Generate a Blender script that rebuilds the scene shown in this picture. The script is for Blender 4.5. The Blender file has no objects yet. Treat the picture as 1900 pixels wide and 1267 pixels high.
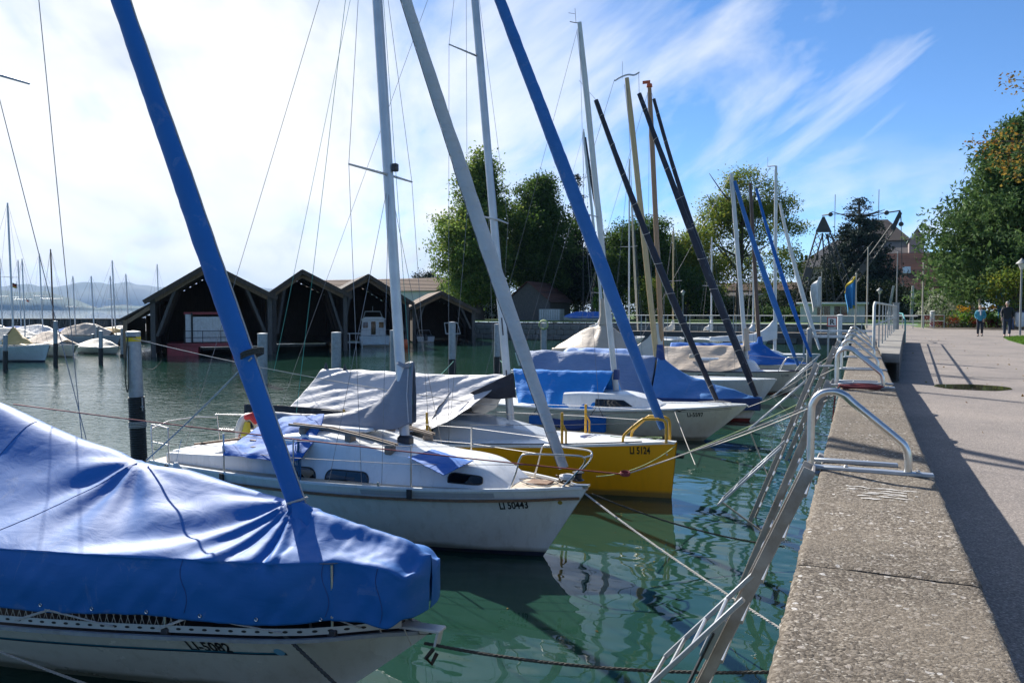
import bpy, bmesh, math, random
import numpy as np
from mathutils import Vector, Matrix, noise
from mathutils.bvhtree import BVHTree

S = bpy.context.scene
COL = S.collection
R = math.radians
random.seed(7)

# ------------------------------------------------------------------ camera
CAM_H = 3.5
YAW = R(24.01)
HORIZON, FPX = 574.0, 1450.0
PITCH = math.atan((633.5 - HORIZON) / FPX)
cd = bpy.data.cameras.new('camera')
cd.sensor_width = 36.0
cd.lens = FPX / 1900.0 * 36.0
cd.clip_start = 0.05
cd.clip_end = 60000.0
cam = bpy.data.objects.new('camera', cd)
cam.location = (0, 0, CAM_H)
cam.rotation_euler = (math.pi / 2 - PITCH, 0, YAW)
COL.objects.link(cam)
S.camera = cam

# ------------------------------------------------------------------ sky and sun
SUN_EL = R(38)
SUN_DIR = Vector((-0.82 * math.cos(SUN_EL), 0.572 * math.cos(SUN_EL), math.sin(SUN_EL))).normalized()
W = bpy.data.worlds.new('World')
S.world = W
W.use_nodes = True
wn, wl = W.node_tree.nodes, W.node_tree.links
wn.clear()


def N(tree, t, **kw):
    n = tree.nodes.new(t)
    for k, v in kw.items():
        if k.startswith('i_'):
            key = k[2:]
            key = int(key) if key.isdigit() else key.replace('_', ' ')
            n.inputs[key].default_value = v
        else:
            setattr(n, k, v)
    return n


def math_node(tree, op, a, b=None, clamp=False):
    n = tree.nodes.new('ShaderNodeMath')
    n.operation = op
    n.use_clamp = clamp
    for i, v in enumerate((a, b)):
        if v is None:
            continue
        if isinstance(v, (int, float)):
            n.inputs[i].default_value = v
        else:
            tree.links.new(v, n.inputs[i])
    return n.outputs[0]


def ramp(tree, fac, stops, interp='LINEAR'):
    n = tree.nodes.new('ShaderNodeValToRGB')
    n.color_ramp.interpolation = interp
    els = n.color_ramp.elements
    while len(els) < len(stops):
        els.new(0.5)
    for e, (p, c) in zip(els, stops):
        e.position = p
        e.color = tuple(c) + (1,) if len(c) == 3 else c
    tree.links.new(fac, n.inputs[0])
    return n.outputs[0]


def build_world():
    T = W.node_tree
    out = N(T, 'ShaderNodeOutputWorld')
    bg = N(T, 'ShaderNodeBackground')
    bg.inputs[1].default_value = 0.105
    sky = N(T, 'ShaderNodeTexSky', sky_type='NISHITA')
    sky.sun_disc = False
    sky.sun_elevation = SUN_EL
    sky.sun_rotation = math.atan2(SUN_DIR.x, SUN_DIR.y)
    sky.altitude = 2000
    sky.air_density = 0.8
    sky.dust_density = 0.0
    sky.ozone_density = 3.5
    tc = N(T, 'ShaderNodeTexCoord')
    sp = N(T, 'ShaderNodeSeparateXYZ')
    T.links.new(tc.outputs['Generated'], sp.inputs[0])
    x, y, z = sp.outputs
    zz = math_node(T, 'ADD', math_node(T, 'MAXIMUM', z, 0.0), 0.16)
    cx = math_node(T, 'DIVIDE', x, zz)
    cy = math_node(T, 'DIVIDE', y, zz)
    cb = N(T, 'ShaderNodeCombineXYZ')
    T.links.new(cx, cb.inputs[0])
    T.links.new(cy, cb.inputs[1])
    # wispy high cloud, drawn out along one wind direction
    mp = N(T, 'ShaderNodeMapping')
    mp.vector_type = 'TEXTURE'
    mp.inputs['Rotation'].default_value = (0, 0, R(-52))
    mp.inputs['Scale'].default_value = (1.9, 0.75, 1)
    mp.inputs['Location'].default_value = (7.7, 2.9, 0)
    T.links.new(cb.outputs[0], mp.inputs[0])
    n1 = N(T, 'ShaderNodeTexNoise', i_Scale=1.15, i_Detail=7.0, i_Roughness=0.58, i_Distortion=0.55)
    T.links.new(mp.outputs[0], n1.inputs['Vector'])
    # low cumulus near the horizon
    mp2 = N(T, 'ShaderNodeMapping')
    mp2.inputs['Scale'].default_value = (1.0, 1.0, 2.2)
    mp2.inputs['Location'].default_value = (0.3, 2.3, 0)
    T.links.new(tc.outputs['Generated'], mp2.inputs[0])
    n2 = N(T, 'ShaderNodeTexNoise', i_Scale=5.2, i_Detail=5.0, i_Roughness=0.55, i_Distortion=0.2)
    T.links.new(mp2.outputs[0], n2.inputs['Vector'])
    # the cloud bank lies towards the sun side of the sky, blue sky opens away from it
    hl = math_node(T, 'SQRT', math_node(T, 'ADD', math_node(T, 'MULTIPLY', x, x), math_node(T, 'MULTIPLY', y, y)))
    hl = math_node(T, 'MAXIMUM', hl, 0.001)
    dl = math_node(T, 'DIVIDE', math_node(T, 'ADD', math_node(T, 'MULTIPLY', x, -0.80), math_node(T, 'MULTIPLY', y, 0.60)), hl)
    bank = math_node(T, 'MULTIPLY', math_node(T, 'SUBTRACT', dl, 0.765), 1.35)
    bank = math_node(T, 'MINIMUM', math_node(T, 'MAXIMUM', bank, -0.10), 0.33)
    c1 = math_node(T, 'ADD', n1.outputs['Fac'], bank)
    f1 = ramp(T, c1, [(0.0, (0, 0, 0)), (0.45, (0, 0, 0)), (0.60, (.62, .62, .62)), (0.74, (.97, .97, .97)), (1, (1, 1, 1))])
    lowm = ramp(T, z, [(0.0, (1, 1, 1)), (0.06, (1, 1, 1)), (0.20, (0, 0, 0)), (1, (0, 0, 0))])
    c2 = math_node(T, 'MULTIPLY', ramp(T, n2.outputs['Fac'], [(0, (0, 0, 0)), (0.46, (0, 0, 0)), (0.60, (1, 1, 1)), (1, (1, 1, 1))]), lowm)
    fac = math_node(T, 'MAXIMUM', f1, math_node(T, 'MULTIPLY', c2, 0.9))
    # light and grey parts of the clouds
    n3 = N(T, 'ShaderNodeTexNoise', i_Scale=2.3, i_Detail=4.0, i_Roughness=0.5, i_Distortion=0.4)
    T.links.new(mp.outputs[0], n3.inputs['Vector'])
    n4 = math_node(T, 'ADD', math_node(T, 'MULTIPLY', n3.outputs['Fac'], 0.55), math_node(T, 'MULTIPLY', n2.outputs['Fac'], 0.45))
    ccol = ramp(T, n4, [(0.0, (3.2, 3.7, 4.3)), (0.36, (4.2, 4.6, 5.1)), (0.48, (5.5, 5.7, 5.9)), (0.60, (6.1, 6.15, 6.25)), (1.0, (6.7, 6.7, 6.7))])
    mx = N(T, 'ShaderNodeMix', data_type='RGBA')
    T.links.new(fac, mx.inputs[0])
    hs = N(T, 'ShaderNodeHueSaturation', i_Saturation=1.13, i_Value=1.0)   # the film's richer blue, the same over the whole sky
    T.links.new(sky.outputs[0], hs.inputs['Color'])
    T.links.new(hs.outputs[0], mx.inputs[6])
    T.links.new(ccol, mx.inputs[7])
    T.links.new(mx.outputs[2], bg.inputs[0])
    T.links.new(bg.outputs[0], out.inputs[0])


build_world()
sd = bpy.data.lights.new('sun', 'SUN')
sd.energy = 5.0
sd.angle = R(0.6)
sd.color = (1.0, 0.95, 0.88)
sun = bpy.data.objects.new('sun', sd)
sun.rotation_euler = (-SUN_DIR).to_track_quat('-Z', 'Y').to_euler()
sun.location = (-30, 20, 40)
COL.objects.link(sun)
vs = S.view_settings
vs.view_transform = 'Standard'
vs.look = 'None'
vs.exposure = 0.88
vs.gamma = 1.0
S.render.engine = 'CYCLES'
S.cycles.max_bounces = 6
S.cycles.diffuse_bounces = 3
S.cycles.glossy_bounces = 4
S.cycles.transmission_bounces = 3
S.cycles.volume_bounces = 0
S.cycles.transparent_max_bounces = 8
S.cycles.caustics_reflective = False
S.cycles.caustics_refractive = False

# ------------------------------------------------------------------ placing things by sight lines at their true distance
CY, SY = math.cos(YAW), math.sin(YAW)


def _ray(px, py):
    x = (px - 950.0) / FPX
    y = (633.5 - py) / FPX
    fw = math.cos(PITCH) + y * math.sin(PITCH)
    up = -math.sin(PITCH) + y * math.cos(PITCH)
    return Vector((x * CY - fw * SY, x * SY + fw * CY, up))


def qy(px, py, Y):
    r = _ray(px, py)
    return Vector((0, 0, CAM_H)) + r * (Y / r.y)


def qz(px, py, z=0.0):
    r = _ray(px, py)
    return Vector((0, 0, CAM_H)) + r * ((z - CAM_H) / r.z)


def qx(px, py, X):
    r = _ray(px, py)
    return Vector((0, 0, CAM_H)) + r * (X / r.x)


# ------------------------------------------------------------------ materials
MATS = {}


def _new(name):
    m = bpy.data.materials.new(name)
    m.use_nodes = True
    t = m.node_tree
    t.nodes.clear()
    out = N(t, 'ShaderNodeOutputMaterial')
    b = N(t, 'ShaderNodeBsdfPrincipled')
    t.links.new(b.outputs[0], out.inputs[0])
    MATS[name] = m
    return m, t, b, out


def pm(name, c1, c2=None, scale=3.0, rough=0.5, metal=0.0, bump=0.0, bscale=30.0, detail=4.0, spec=0.5, dirt=None,
       dscale=1.2, stretch=None, coat=0.0, sheen=0.0, bdist=0.01, island=False, rvar=0.0):
    """procedural material: two tones over noise, optional dirt patches, fine relief"""
    m, t, b, out = _new(name)
    tc = N(t, 'ShaderNodeTexCoord')
    vec = tc.outputs['Object']
    if stretch:
        mp = N(t, 'ShaderNodeMapping')
        mp.inputs['Scale'].default_value = stretch
        t.links.new(vec, mp.inputs[0])
        vec = mp.outputs[0]
    if c2 is None:
        c2 = tuple(v * 0.82 for v in c1)
    n = N(t, 'ShaderNodeTexNoise', i_Scale=scale, i_Detail=detail, i_Roughness=0.6)
    t.links.new(vec, n.inputs['Vector'])
    fac = n.outputs['Fac']
    if island:
        g = N(t, 'ShaderNodeNewGeometry')
        fac = math_node(t, 'ADD', math_node(t, 'MULTIPLY', fac, 0.5), math_node(t, 'MULTIPLY', g.outputs['Random Per Island'], 0.5))
    col = ramp(t, fac, [(0.0, c2), (0.33, c2), (0.67, c1), (1.0, c1)])
    if dirt:
        n2 = N(t, 'ShaderNodeTexNoise', i_Scale=dscale, i_Detail=8.0, i_Roughness=0.7)
        t.links.new(vec, n2.inputs['Vector'])
        f2 = ramp(t, n2.outputs['Fac'], [(0, (0, 0, 0)), (0.5, (0, 0, 0)), (0.75, (.8, .8, .8)), (1, (1, 1, 1))])
        mx = N(t, 'ShaderNodeMix', data_type='RGBA')
        t.links.new(f2, mx.inputs[0])
        t.links.new(col, mx.inputs[6])
        mx.inputs[7].default_value = tuple(dirt) + (1,)
        col = mx.outputs[2]
    t.links.new(col, b.inputs['Base Color'])
    b.inputs['Roughness'].default_value = rough
    if rvar:
        rr = math_node(t, 'ADD', math_node(t, 'MULTIPLY', n.outputs['Fac'], rvar), rough - rvar * 0.5, clamp=True)
        t.links.new(rr, b.inputs['Roughness'])
    b.inputs['Metallic'].default_value = metal
    b.inputs['Specular IOR Level'].default_value = spec
    if coat:
        b.inputs['Coat Weight'].default_value = coat
        b.inputs['Coat Roughness'].default_value = 0.08
    if sheen:
        b.inputs['Sheen Weight'].default_value = sheen
    if bump:
        n3 = N(t, 'ShaderNodeTexNoise', i_Scale=bscale, i_Detail=5.0, i_Roughness=0.6)
        t.links.new(vec, n3.inputs['Vector'])
        bp = N(t, 'ShaderNodeBump', i_Strength=bump, i_Distance=bdist)
        t.links.new(n3.outputs['Fac'], bp.inputs['Height'])
        t.links.new(bp.outputs[0], b.inputs['Normal'])
    return m


def m_tarp(name, c, rough=0.55, wr=0.5, fade=None, spec=0.4):
    """woven boat cover cloth: fine weave, soft creases, faded and stained patches"""
    m, t, b, out = _new(name)
    tc = N(t, 'ShaderNodeTexCoord')
    vec = tc.outputs['Object']
    n = N(t, 'ShaderNodeTexNoise', i_Scale=0.9, i_Detail=7.0, i_Roughness=0.65)
    t.links.new(vec, n.inputs['Vector'])
    c2 = fade or tuple(min(1, v * 1.18 + 0.012) for v in c)
    col = ramp(t, n.outputs['Fac'], [(0, tuple(v * 0.86 for v in c)), (0.42, c), (0.7, c2), (1, c2)])
    # dried water marks and a little grime
    ns = N(t, 'ShaderNodeTexNoise', i_Scale=3.3, i_Detail=9.0, i_Roughness=0.72, i_Distortion=0.8)
    t.links.new(vec, ns.inputs['Vector'])
    fs_ = ramp(t, ns.outputs['Fac'], [(0, (.10, .10, .10)), (0.40, (0, 0, 0)), (0.57, (0, 0, 0)), (0.66, (.16, .16, .16)), (0.70, (.03, .03, .03)), (1, (.10, .10, .10))])
    ms_ = N(t, 'ShaderNodeMix', data_type='RGBA')
    t.links.new(fs_, ms_.inputs[0])
    t.links.new(col, ms_.inputs[6])
    ms_.inputs[7].default_value = (.36, .37, .38, 1)
    col = ms_.outputs[2]
    t.links.new(col, b.inputs['Base Color'])
    b.inputs['Roughness'].default_value = rough
    b.inputs['Specular IOR Level'].default_value = spec
    b.inputs['Sheen Weight'].default_value = 0.04
    mp = N(t, 'ShaderNodeMapping')
    mp.inputs['Scale'].default_value = (0.5, 1.0, 1.6)
    t.links.new(vec, mp.inputs[0])
    n1 = N(t, 'ShaderNodeTexNoise', i_Scale=5.0, i_Detail=5.0, i_Roughness=0.55, i_Distortion=1.2)
    t.links.new(mp.outputs[0], n1.inputs['Vector'])
    n2 = N(t, 'ShaderNodeTexNoise', i_Scale=330.0, i_Detail=2.0)
    t.links.new(vec, n2.inputs['Vector'])
    b1 = N(t, 'ShaderNodeBump', i_Strength=wr, i_Distance=0.05)
    t.links.new(n1.outputs['Fac'], b1.inputs['Height'])
    b2 = N(t, 'ShaderNodeBump', i_Strength=0.25, i_Distance=0.002)
    t.links.new(n2.outputs['Fac'], b2.inputs['Height'])
    t.links.new(b1.outputs[0], b2.inputs['Normal'])
    t.links.new(b2.outputs[0], b.inputs['Normal'])
    return m


def m_gel(name, c, streak=(0.30, 0.27, 0.20), amt=0.35, rough=0.25):
    """fibreglass gelcoat with rain streaks and a little chalking"""
    m, t, b, out = _new(name)
    tc = N(t, 'ShaderNodeTexCoord')
    mp = N(t, 'ShaderNodeMapping')
    mp.inputs['Scale'].default_value = (5.0, 5.0, 0.35)
    t.links.new(tc.outputs['Object'], mp.inputs[0])
    n = N(t, 'ShaderNodeTexNoise', i_Scale=1.6, i_Detail=8.0, i_Roughness=0.7)
    t.links.new(mp.outputs[0], n.inputs['Vector'])
    f = ramp(t, n.outputs['Fac'], [(0, (0, 0, 0)), (0.5, (0, 0, 0)), (0.85, (amt, amt, amt)), (1, (amt, amt, amt))])
    n2 = N(t, 'ShaderNodeTexNoise', i_Scale=1.1, i_Detail=6.0)
    t.links.new(tc.outputs['Object'], n2.inputs['Vector'])
    base = ramp(t, n2.outputs['Fac'], [(0, tuple(v * 0.9 for v in c)), (0.6, c), (1, c)])
    mx = N(t, 'ShaderNodeMix', data_type='RGBA')
    t.links.new(f, mx.inputs[0])
    t.links.new(base, mx.inputs[6])
    mx.inputs[7].default_value = tuple(streak) + (1,)
    # weed and scum dried on along the waterline
    sz = N(t, 'ShaderNodeSeparateXYZ')
    t.links.new(tc.outputs['Object'], sz.inputs[0])
    wz = math_node(t, 'ADD', sz.outputs[2], math_node(t, 'MULTIPLY', n2.outputs['Fac'], -0.16))
    wl_ = ramp(t, wz, [(0.0, (.75, .75, .75)), (0.015, (.6, .6, .6)), (0.07, (0, 0, 0)), (1, (0, 0, 0))])
    mw = N(t, 'ShaderNodeMix', data_type='RGBA')
    t.links.new(wl_, mw.inputs[0])
    t.links.new(mx.outputs[2], mw.inputs[6])
    mw.inputs[7].default_value = (.10, .105, .055, 1)
    t.links.new(mw.outputs[2], b.inputs['Base Color'])
    rr = math_node(t, 'ADD', math_node(t, 'MULTIPLY', n2.outputs['Fac'], 0.25), rough - 0.1)
    t.links.new(rr, b.inputs['Roughness'])
    return m


def m_leaf(name, cols, trans=0.35, rough=0.7, scale=0.25):
    m, t, b, out = _new(name)
    g = N(t, 'ShaderNodeNewGeometry')
    tc = N(t, 'ShaderNodeTexCoord')
    n = N(t, 'ShaderNodeTexNoise', i_Scale=scale, i_Detail=4.0)
    t.links.new(tc.outputs['Object'], n.inputs['Vector'])
    f = math_node(t, 'ADD', math_node(t, 'MULTIPLY', g.outputs['Random Per Island'], 0.6), math_node(t, 'MULTIPLY', n.outputs['Fac'], 0.4))
    st = [(0.15 + 0.7 * i / max(1, len(cols) - 1), c) for i, c in enumerate(cols)]
    col = ramp(t, f, st)
    t.links.new(col, b.inputs['Base Color'])
    b.inputs['Roughness'].default_value = rough
    b.inputs['Specular IOR Level'].default_value = 0.12
    tr = N(t, 'ShaderNodeBsdfTranslucent')
    t.links.new(col, tr.inputs[0])
    ms = N(t, 'ShaderNodeMixShader')
    ms.inputs[0].default_value = trans
    t.links.new(b.outputs[0], ms.inputs[1])
    t.links.new(tr.outputs[0], ms.inputs[2])
    t.links.new(ms.outputs[0], out.inputs[0])
    return m


def m_water():
    m, t, b, out = _new('lake_water')
    g = N(t, 'ShaderNodeNewGeometry')
    P = g.outputs['Position']
    n0 = N(t, 'ShaderNodeTexNoise', i_Scale=0.05, i_Detail=3.0)
    t.links.new(P, n0.inputs['Vector'])
    col = ramp(t, n0.outputs['Fac'], [(0.0, (0.011, 0.038, 0.025)), (0.4, (0.013, 0.043, 0.030)), (0.7, (0.014, 0.047, 0.034)), (1.0, (0.016, 0.051, 0.038))])
    t.links.new(col, b.inputs['Base Color'])
    b.inputs['Roughness'].default_value = 0.02
    b.inputs['IOR'].default_value = 1.333
    b.inputs['Specular IOR Level'].default_value = 0.5
    mp = N(t, 'ShaderNodeMapping')
    mp.inputs['Rotation'].default_value = (0, 0, R(28))
    mp.inputs['Scale'].default_value = (1.0, 1.9, 1)
    t.links.new(P, mp.inputs[0])
    n1 = N(t, 'ShaderNodeTexNoise', i_Scale=0.75, i_Detail=2.0, i_Roughness=0.4, i_Distortion=0.3)
    n2 = N(t, 'ShaderNodeTexNoise', i_Scale=3.4, i_Detail=3.0, i_Roughness=0.5, i_Distortion=0.4)
    t.links.new(mp.outputs[0], n1.inputs['Vector'])
    t.links.new(mp.outputs[0], n2.inputs['Vector'])
    # the wind reaches the open basin, the berths by the wall lie calm
    sp = N(t, 'ShaderNodeSeparateXYZ')
    t.links.new(P, sp.inputs[0])
    wind = math_node(t, 'MULTIPLY', math_node(t, 'ADD', sp.outputs[0], 4.0), -0.055, clamp=True)
    n4 = N(t, 'ShaderNodeTexNoise', i_Scale=0.11, i_Detail=3.0)
    t.links.new(P, n4.inputs['Vector'])
    gust = ramp(t, n4.outputs['Fac'], [(0, (.25, .25, .25)), (0.38, (.35, .35, .35)), (0.62, (1, 1, 1)), (1, (1, 1, 1))])
    wind = math_node(t, 'MULTIPLY', wind, gust)
    h = math_node(t, 'ADD', math_node(t, 'MULTIPLY', n1.outputs['Fac'], 0.026),
                  math_node(t, 'MULTIPLY', n2.outputs['Fac'], math_node(t, 'ADD', math_node(t, 'MULTIPLY', wind, 0.034), 0.0005)))
    bp = N(t, 'ShaderNodeBump', i_Strength=1.0, i_Distance=1.0)
    t.links.new(h, bp.inputs['Height'])
    t.links.new(bp.outputs[0], b.inputs['Normal'])
    return m


def m_concrete():
    """weathered exposed-aggregate concrete"""
    m, t, b, out = _new('aggregate_concrete')
    g = N(t, 'ShaderNodeNewGeometry')
    P = g.outputs['Position']
    nd = N(t, 'ShaderNodeTexNoise', i_Scale=40.0, i_Detail=3.0)
    t.links.new(P, nd.inputs['Vector'])
    ad = N(t, 'ShaderNodeMix', data_type='RGBA', blend_type='ADD')
    ad.inputs[0].default_value = 0.018
    t.links.new(P, ad.inputs[6])
    t.links.new(nd.outputs['Color'], ad.inputs[7])
    v1 = N(t, 'ShaderNodeTexVoronoi', i_Scale=120.0)
    v2 = N(t, 'ShaderNodeTexVoronoi', i_Scale=44.0)
    t.links.new(ad.outputs[2], v1.inputs['Vector'])
    t.links.new(ad.outputs[2], v2.inputs['Vector'])
    s1 = N(t, 'ShaderNodeSeparateColor')
    t.links.new(v1.outputs['Color'], s1.inputs[0])
    small = ramp(t, s1.outputs[0], [(0, (.022, .017, .013)), (0.25, (.055, .043, .032)), (0.5, (.110, .090, .068)), (0.75, (.175, .147, .115)), (0.93, (.26, .225, .18)), (1, (.42, .39, .34))])
    s2 = N(t, 'ShaderNodeSeparateColor')
    t.links.new(v2.outputs['Color'], s2.inputs[0])
    big = ramp(t, s2.outputs[1], [(0, (.09, .075, .06)), (0.45, (.20, .17, .14)), (0.8, (.33, .29, .25)), (1, (.55, .53, .50))])
    pick = math_node(t, 'MULTIPLY', math_node(t, 'GREATER_THAN', s2.outputs[0], 0.72), math_node(t, 'LESS_THAN', v2.outputs['Distance'], 0.42))
    mx = N(t, 'ShaderNodeMix', data_type='RGBA')
    t.links.new(pick, mx.inputs[0])
    t.links.new(small, mx.inputs[6])
    t.links.new(big, mx.inputs[7])
    # worn patches where the cement skin is left, and dark lichen
    n1 = N(t, 'ShaderNodeTexNoise', i_Scale=2.6, i_Detail=7.0, i_Roughness=0.65)
    t.links.new(P, n1.inputs['Vector'])
    f1 = ramp(t, n1.outputs['Fac'], [(0, (.15, .15, .15)), (0.45, (.35, .35, .35)), (0.62, (.8, .8, .8)), (1, (.92, .92, .92))])
    mx2 = N(t, 'ShaderNodeMix', data_type='RGBA')
    t.links.new(f1, mx2.inputs[0])
    t.links.new(mx.outputs[2], mx2.inputs[6])
    n5 = N(t, 'ShaderNodeTexNoise', i_Scale=60.0, i_Detail=6.0, i_Roughness=0.7)
    t.links.new(P, n5.inputs['Vector'])
    skin = ramp(t, n5.outputs['Fac'], [(0.25, (.055, .044, .033)), (0.5, (.110, .091, .069)), (0.75, (.18, .152, .118))])
    t.links.new(skin, mx2.inputs[7])
    # broad damp and dirty areas, lichen spots
    n7 = N(t, 'ShaderNodeTexNoise', i_Scale=1.3, i_Detail=9.0, i_Roughness=0.7)
    t.links.new(P, n7.inputs['Vector'])
    wv = ramp(t, n7.outputs['Fac'], [(0.2, (.72, .72, .72)), (0.42, (1.08, 1.10, 1.12)), (0.58, (1.36, 1.38, 1.40)), (0.8, (1.70, 1.70, 1.68))])
    mx3 = N(t, 'ShaderNodeMix', data_type='RGBA', blend_type='MULTIPLY')
    mx3.inputs[0].default_value = 1.0
    t.links.new(mx2.outputs[2], mx3.inputs[6])
    t.links.new(wv, mx3.inputs[7])
    n8 = N(t, 'ShaderNodeTexNoise', i_Scale=16.0, i_Detail=4.0, i_Roughness=0.6)
    t.links.new(P, n8.inputs['Vector'])
    lf = ramp(t, n8.outputs['Fac'], [(0, (0, 0, 0)), (0.66, (0, 0, 0)), (0.72, (.7, .7, .7)), (1, (.8, .8, .8))])
    mx4 = N(t, 'ShaderNodeMix', data_type='RGBA')
    t.links.new(lf, mx4.inputs[0])
    t.links.new(mx3.outputs[2], mx4.inputs[6])
    mx4.inputs[7].default_value = (.30, .28, .23, 1)
    t.links.new(mx4.outputs[2], b.inputs['Base Color'])
    b.inputs['Roughness'].default_value = 0.9
    b.inputs['Specular IOR Level'].default_value = 0.25
    hh = math_node(t, 'ADD', math_node(t, 'MULTIPLY', v1.outputs['Distance'], -0.5), math_node(t, 'MULTIPLY', n5.outputs['Fac'], 0.9))
    bp = N(t, 'ShaderNodeBump', i_Strength=0.7, i_Distance=0.007)
    t.links.new(hh, bp.inputs['Height'])
    t.links.new(bp.outputs[0], b.inputs['Normal'])
    return m


def m_asphalt():
    m, t, b, out = _new('path_asphalt')
    g = N(t, 'ShaderNodeNewGeometry')
    P = g.outputs['Position']
    v = N(t, 'ShaderNodeTexVoronoi', i_Scale=110.0)
    t.links.new(P, v.inputs['Vector'])
    s = N(t, 'ShaderNodeSeparateColor')
    t.links.new(v.outputs['Color'], s.inputs[0])
    c = ramp(t, s.outputs[0], [(0, (.125, .110, .100)), (0.5, (.200, .174, .156)), (0.9, (.255, .224, .200)), (1, (.37, .33, .30))])
    n = N(t, 'ShaderNodeTexNoise', i_Scale=0.7, i_Detail=8.0, i_Roughness=0.6)
    t.links.new(P, n.inputs['Vector'])
    w = ramp(t, n.outputs['Fac'], [(0, (.60, .60, .61)), (0.38, (.84, .84, .84)), (0.52, (1.0, .99, .98)), (0.66, (1.14, 1.12, 1.09)), (1, (1.25, 1.22, 1.18))])
    mx = N(t, 'ShaderNodeMix', data_type='RGBA', blend_type='MULTIPLY')
    mx.inputs[0].default_value = 1.0
    t.links.new(c, mx.inputs[6])
    t.links.new(w, mx.inputs[7])
    t.links.new(mx.outputs[2], b.inputs['Base Color'])
    b.inputs['Roughness'].default_value = 0.85
    bp = N(t, 'ShaderNodeBump', i_Strength=0.5, i_Distance=0.006)
    t.links.new(v.outputs['Distance'], bp.inputs['Height'])
    t.links.new(bp.outputs[0], b.inputs['Normal'])
    return m


m_water(); m_concrete(); m_asphalt()
m_gel('gel_white', (.74, .76, .76)); m_gel('gel_cream', (.74, .74, .65)); m_gel('gel_hull', (.76, .79, .77), amt=.45); m_gel('gel_offwhite', (.58, .59, .54), amt=.5)
m_gel('gel_yellow', (.84, .39, .008), streak=(.30, .16, .02), amt=.25, rough=0.3); m_gel('gel_grey', (.45, .48, .50)); m_gel('gel_pale', (.52, .60, .62))
pm('deck_beige', (.55, .47, .36), (.48, .41, .32), 8, .8, bump=.3, bscale=150)
pm('deck_plank', (.06, .05, .05), (.035, .03, .03), 6, .7, stretch=(1, 12, 1))
pm('antifoul_navy', (.012, .018, .045), (.008, .012, .03), 4, .7, dirt=(.06, .07, .05)); pm('antifoul_red', (.20, .03, .025), None, 4, .7)
m_tarp('tarp_blue', (.002, .112, .385), rough=.60, wr=.10, fade=(.004, .128, .415), spec=.46); m_tarp('tarp_royal', (.004, .105, .39), rough=.7, wr=.4, spec=.3); m_tarp('tarp_azure', (.008, .19, .56), wr=.45, rough=.7, spec=.3)
m_tarp('tarp_slate', (.12, .19, .34), wr=.7, fade=(.16, .235, .39)); m_tarp('tarp_mid', (.05, .18, .43), wr=.5); m_tarp('tarp_grey', (.42, .42, .44), wr=.35); m_tarp('tarp_charcoal', (.20, .215, .25), wr=.35)
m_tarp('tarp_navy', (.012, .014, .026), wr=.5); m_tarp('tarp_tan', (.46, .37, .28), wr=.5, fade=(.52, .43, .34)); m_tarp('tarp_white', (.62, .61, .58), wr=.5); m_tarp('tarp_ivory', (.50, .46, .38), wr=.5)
m_tarp('tarp_ochre', (.52, .36, .13), wr=.4); m_tarp('sail_grey', (.47, .46, .45), wr=.8); m_tarp('tarp_darkblue', (.015, .045, .17), wr=.4); m_tarp('tarp_jib_blue', (.015, .12, .36), wr=.5); m_tarp('sail_beige', (.48, .41, .30), wr=.5)
pm('mast_alu', (.52, .54, .56), (.44, .46, .48), 3, .42, metal=.55); pm('mast_white', (.60, .61, .60), (.52, .53, .52), 3, .4)
pm('stainless', (.62, .61, .59), (.52, .51, .49), 20, .28, metal=1.0); pm('wire', (.20, .20, .21), None, 20, .45, metal=.6); pm('galv', (.33, .36, .38), (.25, .28, .31), 9, .55, metal=.45, dirt=(.20, .19, .17), dscale=3)
pm('beam_steel', (.42, .40, .375), (.29, .272, .25), 5, .6, metal=.15, dirt=(.17, .12, .075), dscale=2.2, bump=.2, bscale=40)
pm('beam_rail', (.42, .44, .46), (.34, .36, .38), 8, .4, metal=.6)
pm('rubber_black', (.018, .018, .018), (.010, .010, .010), 10, .55); pm('plastic_dark', (.03, .03, .035), None, 10, .4); pm('window_dark', (.008, .009, .010), (.004, .004, .005), 2, .06, spec=.6)
pm('window_tan', (.35, .24, .14), (.30, .20, .12), 2, .2); pm('teak', (.24, .13, .065), (.12, .06, .03), 4, .6, stretch=(2, 14, 14), bump=.2, dirt=(.10, .075, .06)); pm('teak_grey', (.27, .22, .17), (.18, .14, .11), 4, .75, stretch=(2, 14, 14), bump=.2)
pm('mast_pine', (.52, .37, .17), (.40, .27, .11), 3, .35, stretch=(16, 16, 1.2), coat=.4); pm('mast_oak', (.36, .19, .07), (.25, .12, .04), 3, .35, stretch=(16, 16, 1.2), coat=.4); pm('mast_brown', (.09, .05, .03), (.06, .03, .02), 3, .4, stretch=(16, 16, 1.2))
pm('rope_white', (.52, .50, .46), (.36, .34, .31), 60, .85, bump=.8, bscale=90); pm('rope_dark', (.07, .07, .06), (.035, .035, .03), 60, .85, bump=.8, bscale=90); pm('rope_red', (.26, .045, .045), (.17, .03, .03), 60, .8); pm('rope_green', (.06, .30, .24), None, 60, .8); pm('rope_lime', (.30, .40, .18), None, 60, .8); pm('rope_blue', (.03, .14, .28), None, 60, .8); pm('rope_yellow', (.55, .46, .05), None, 60, .8)
pm('pipe_yellow', (.62, .34, .01), (.54, .29, .01), 8, .35, dirt=(.35, .26, .14), dscale=9); pm('letter_black', (.012, .012, .014), None, 3, .4); pm('letter_grey', (.16, .18, .20), None, 3, .5); pm('sticker_ochre', (.40, .30, .06), None, 3, .5); pm('sticker_blue', (.16, .42, .62), None, 3, .5); pm('stripe_teal', (.02, .16, .24), None, 3, .35); pm('stripe_navy', (.012, .014, .05), None, 3, .35)
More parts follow.
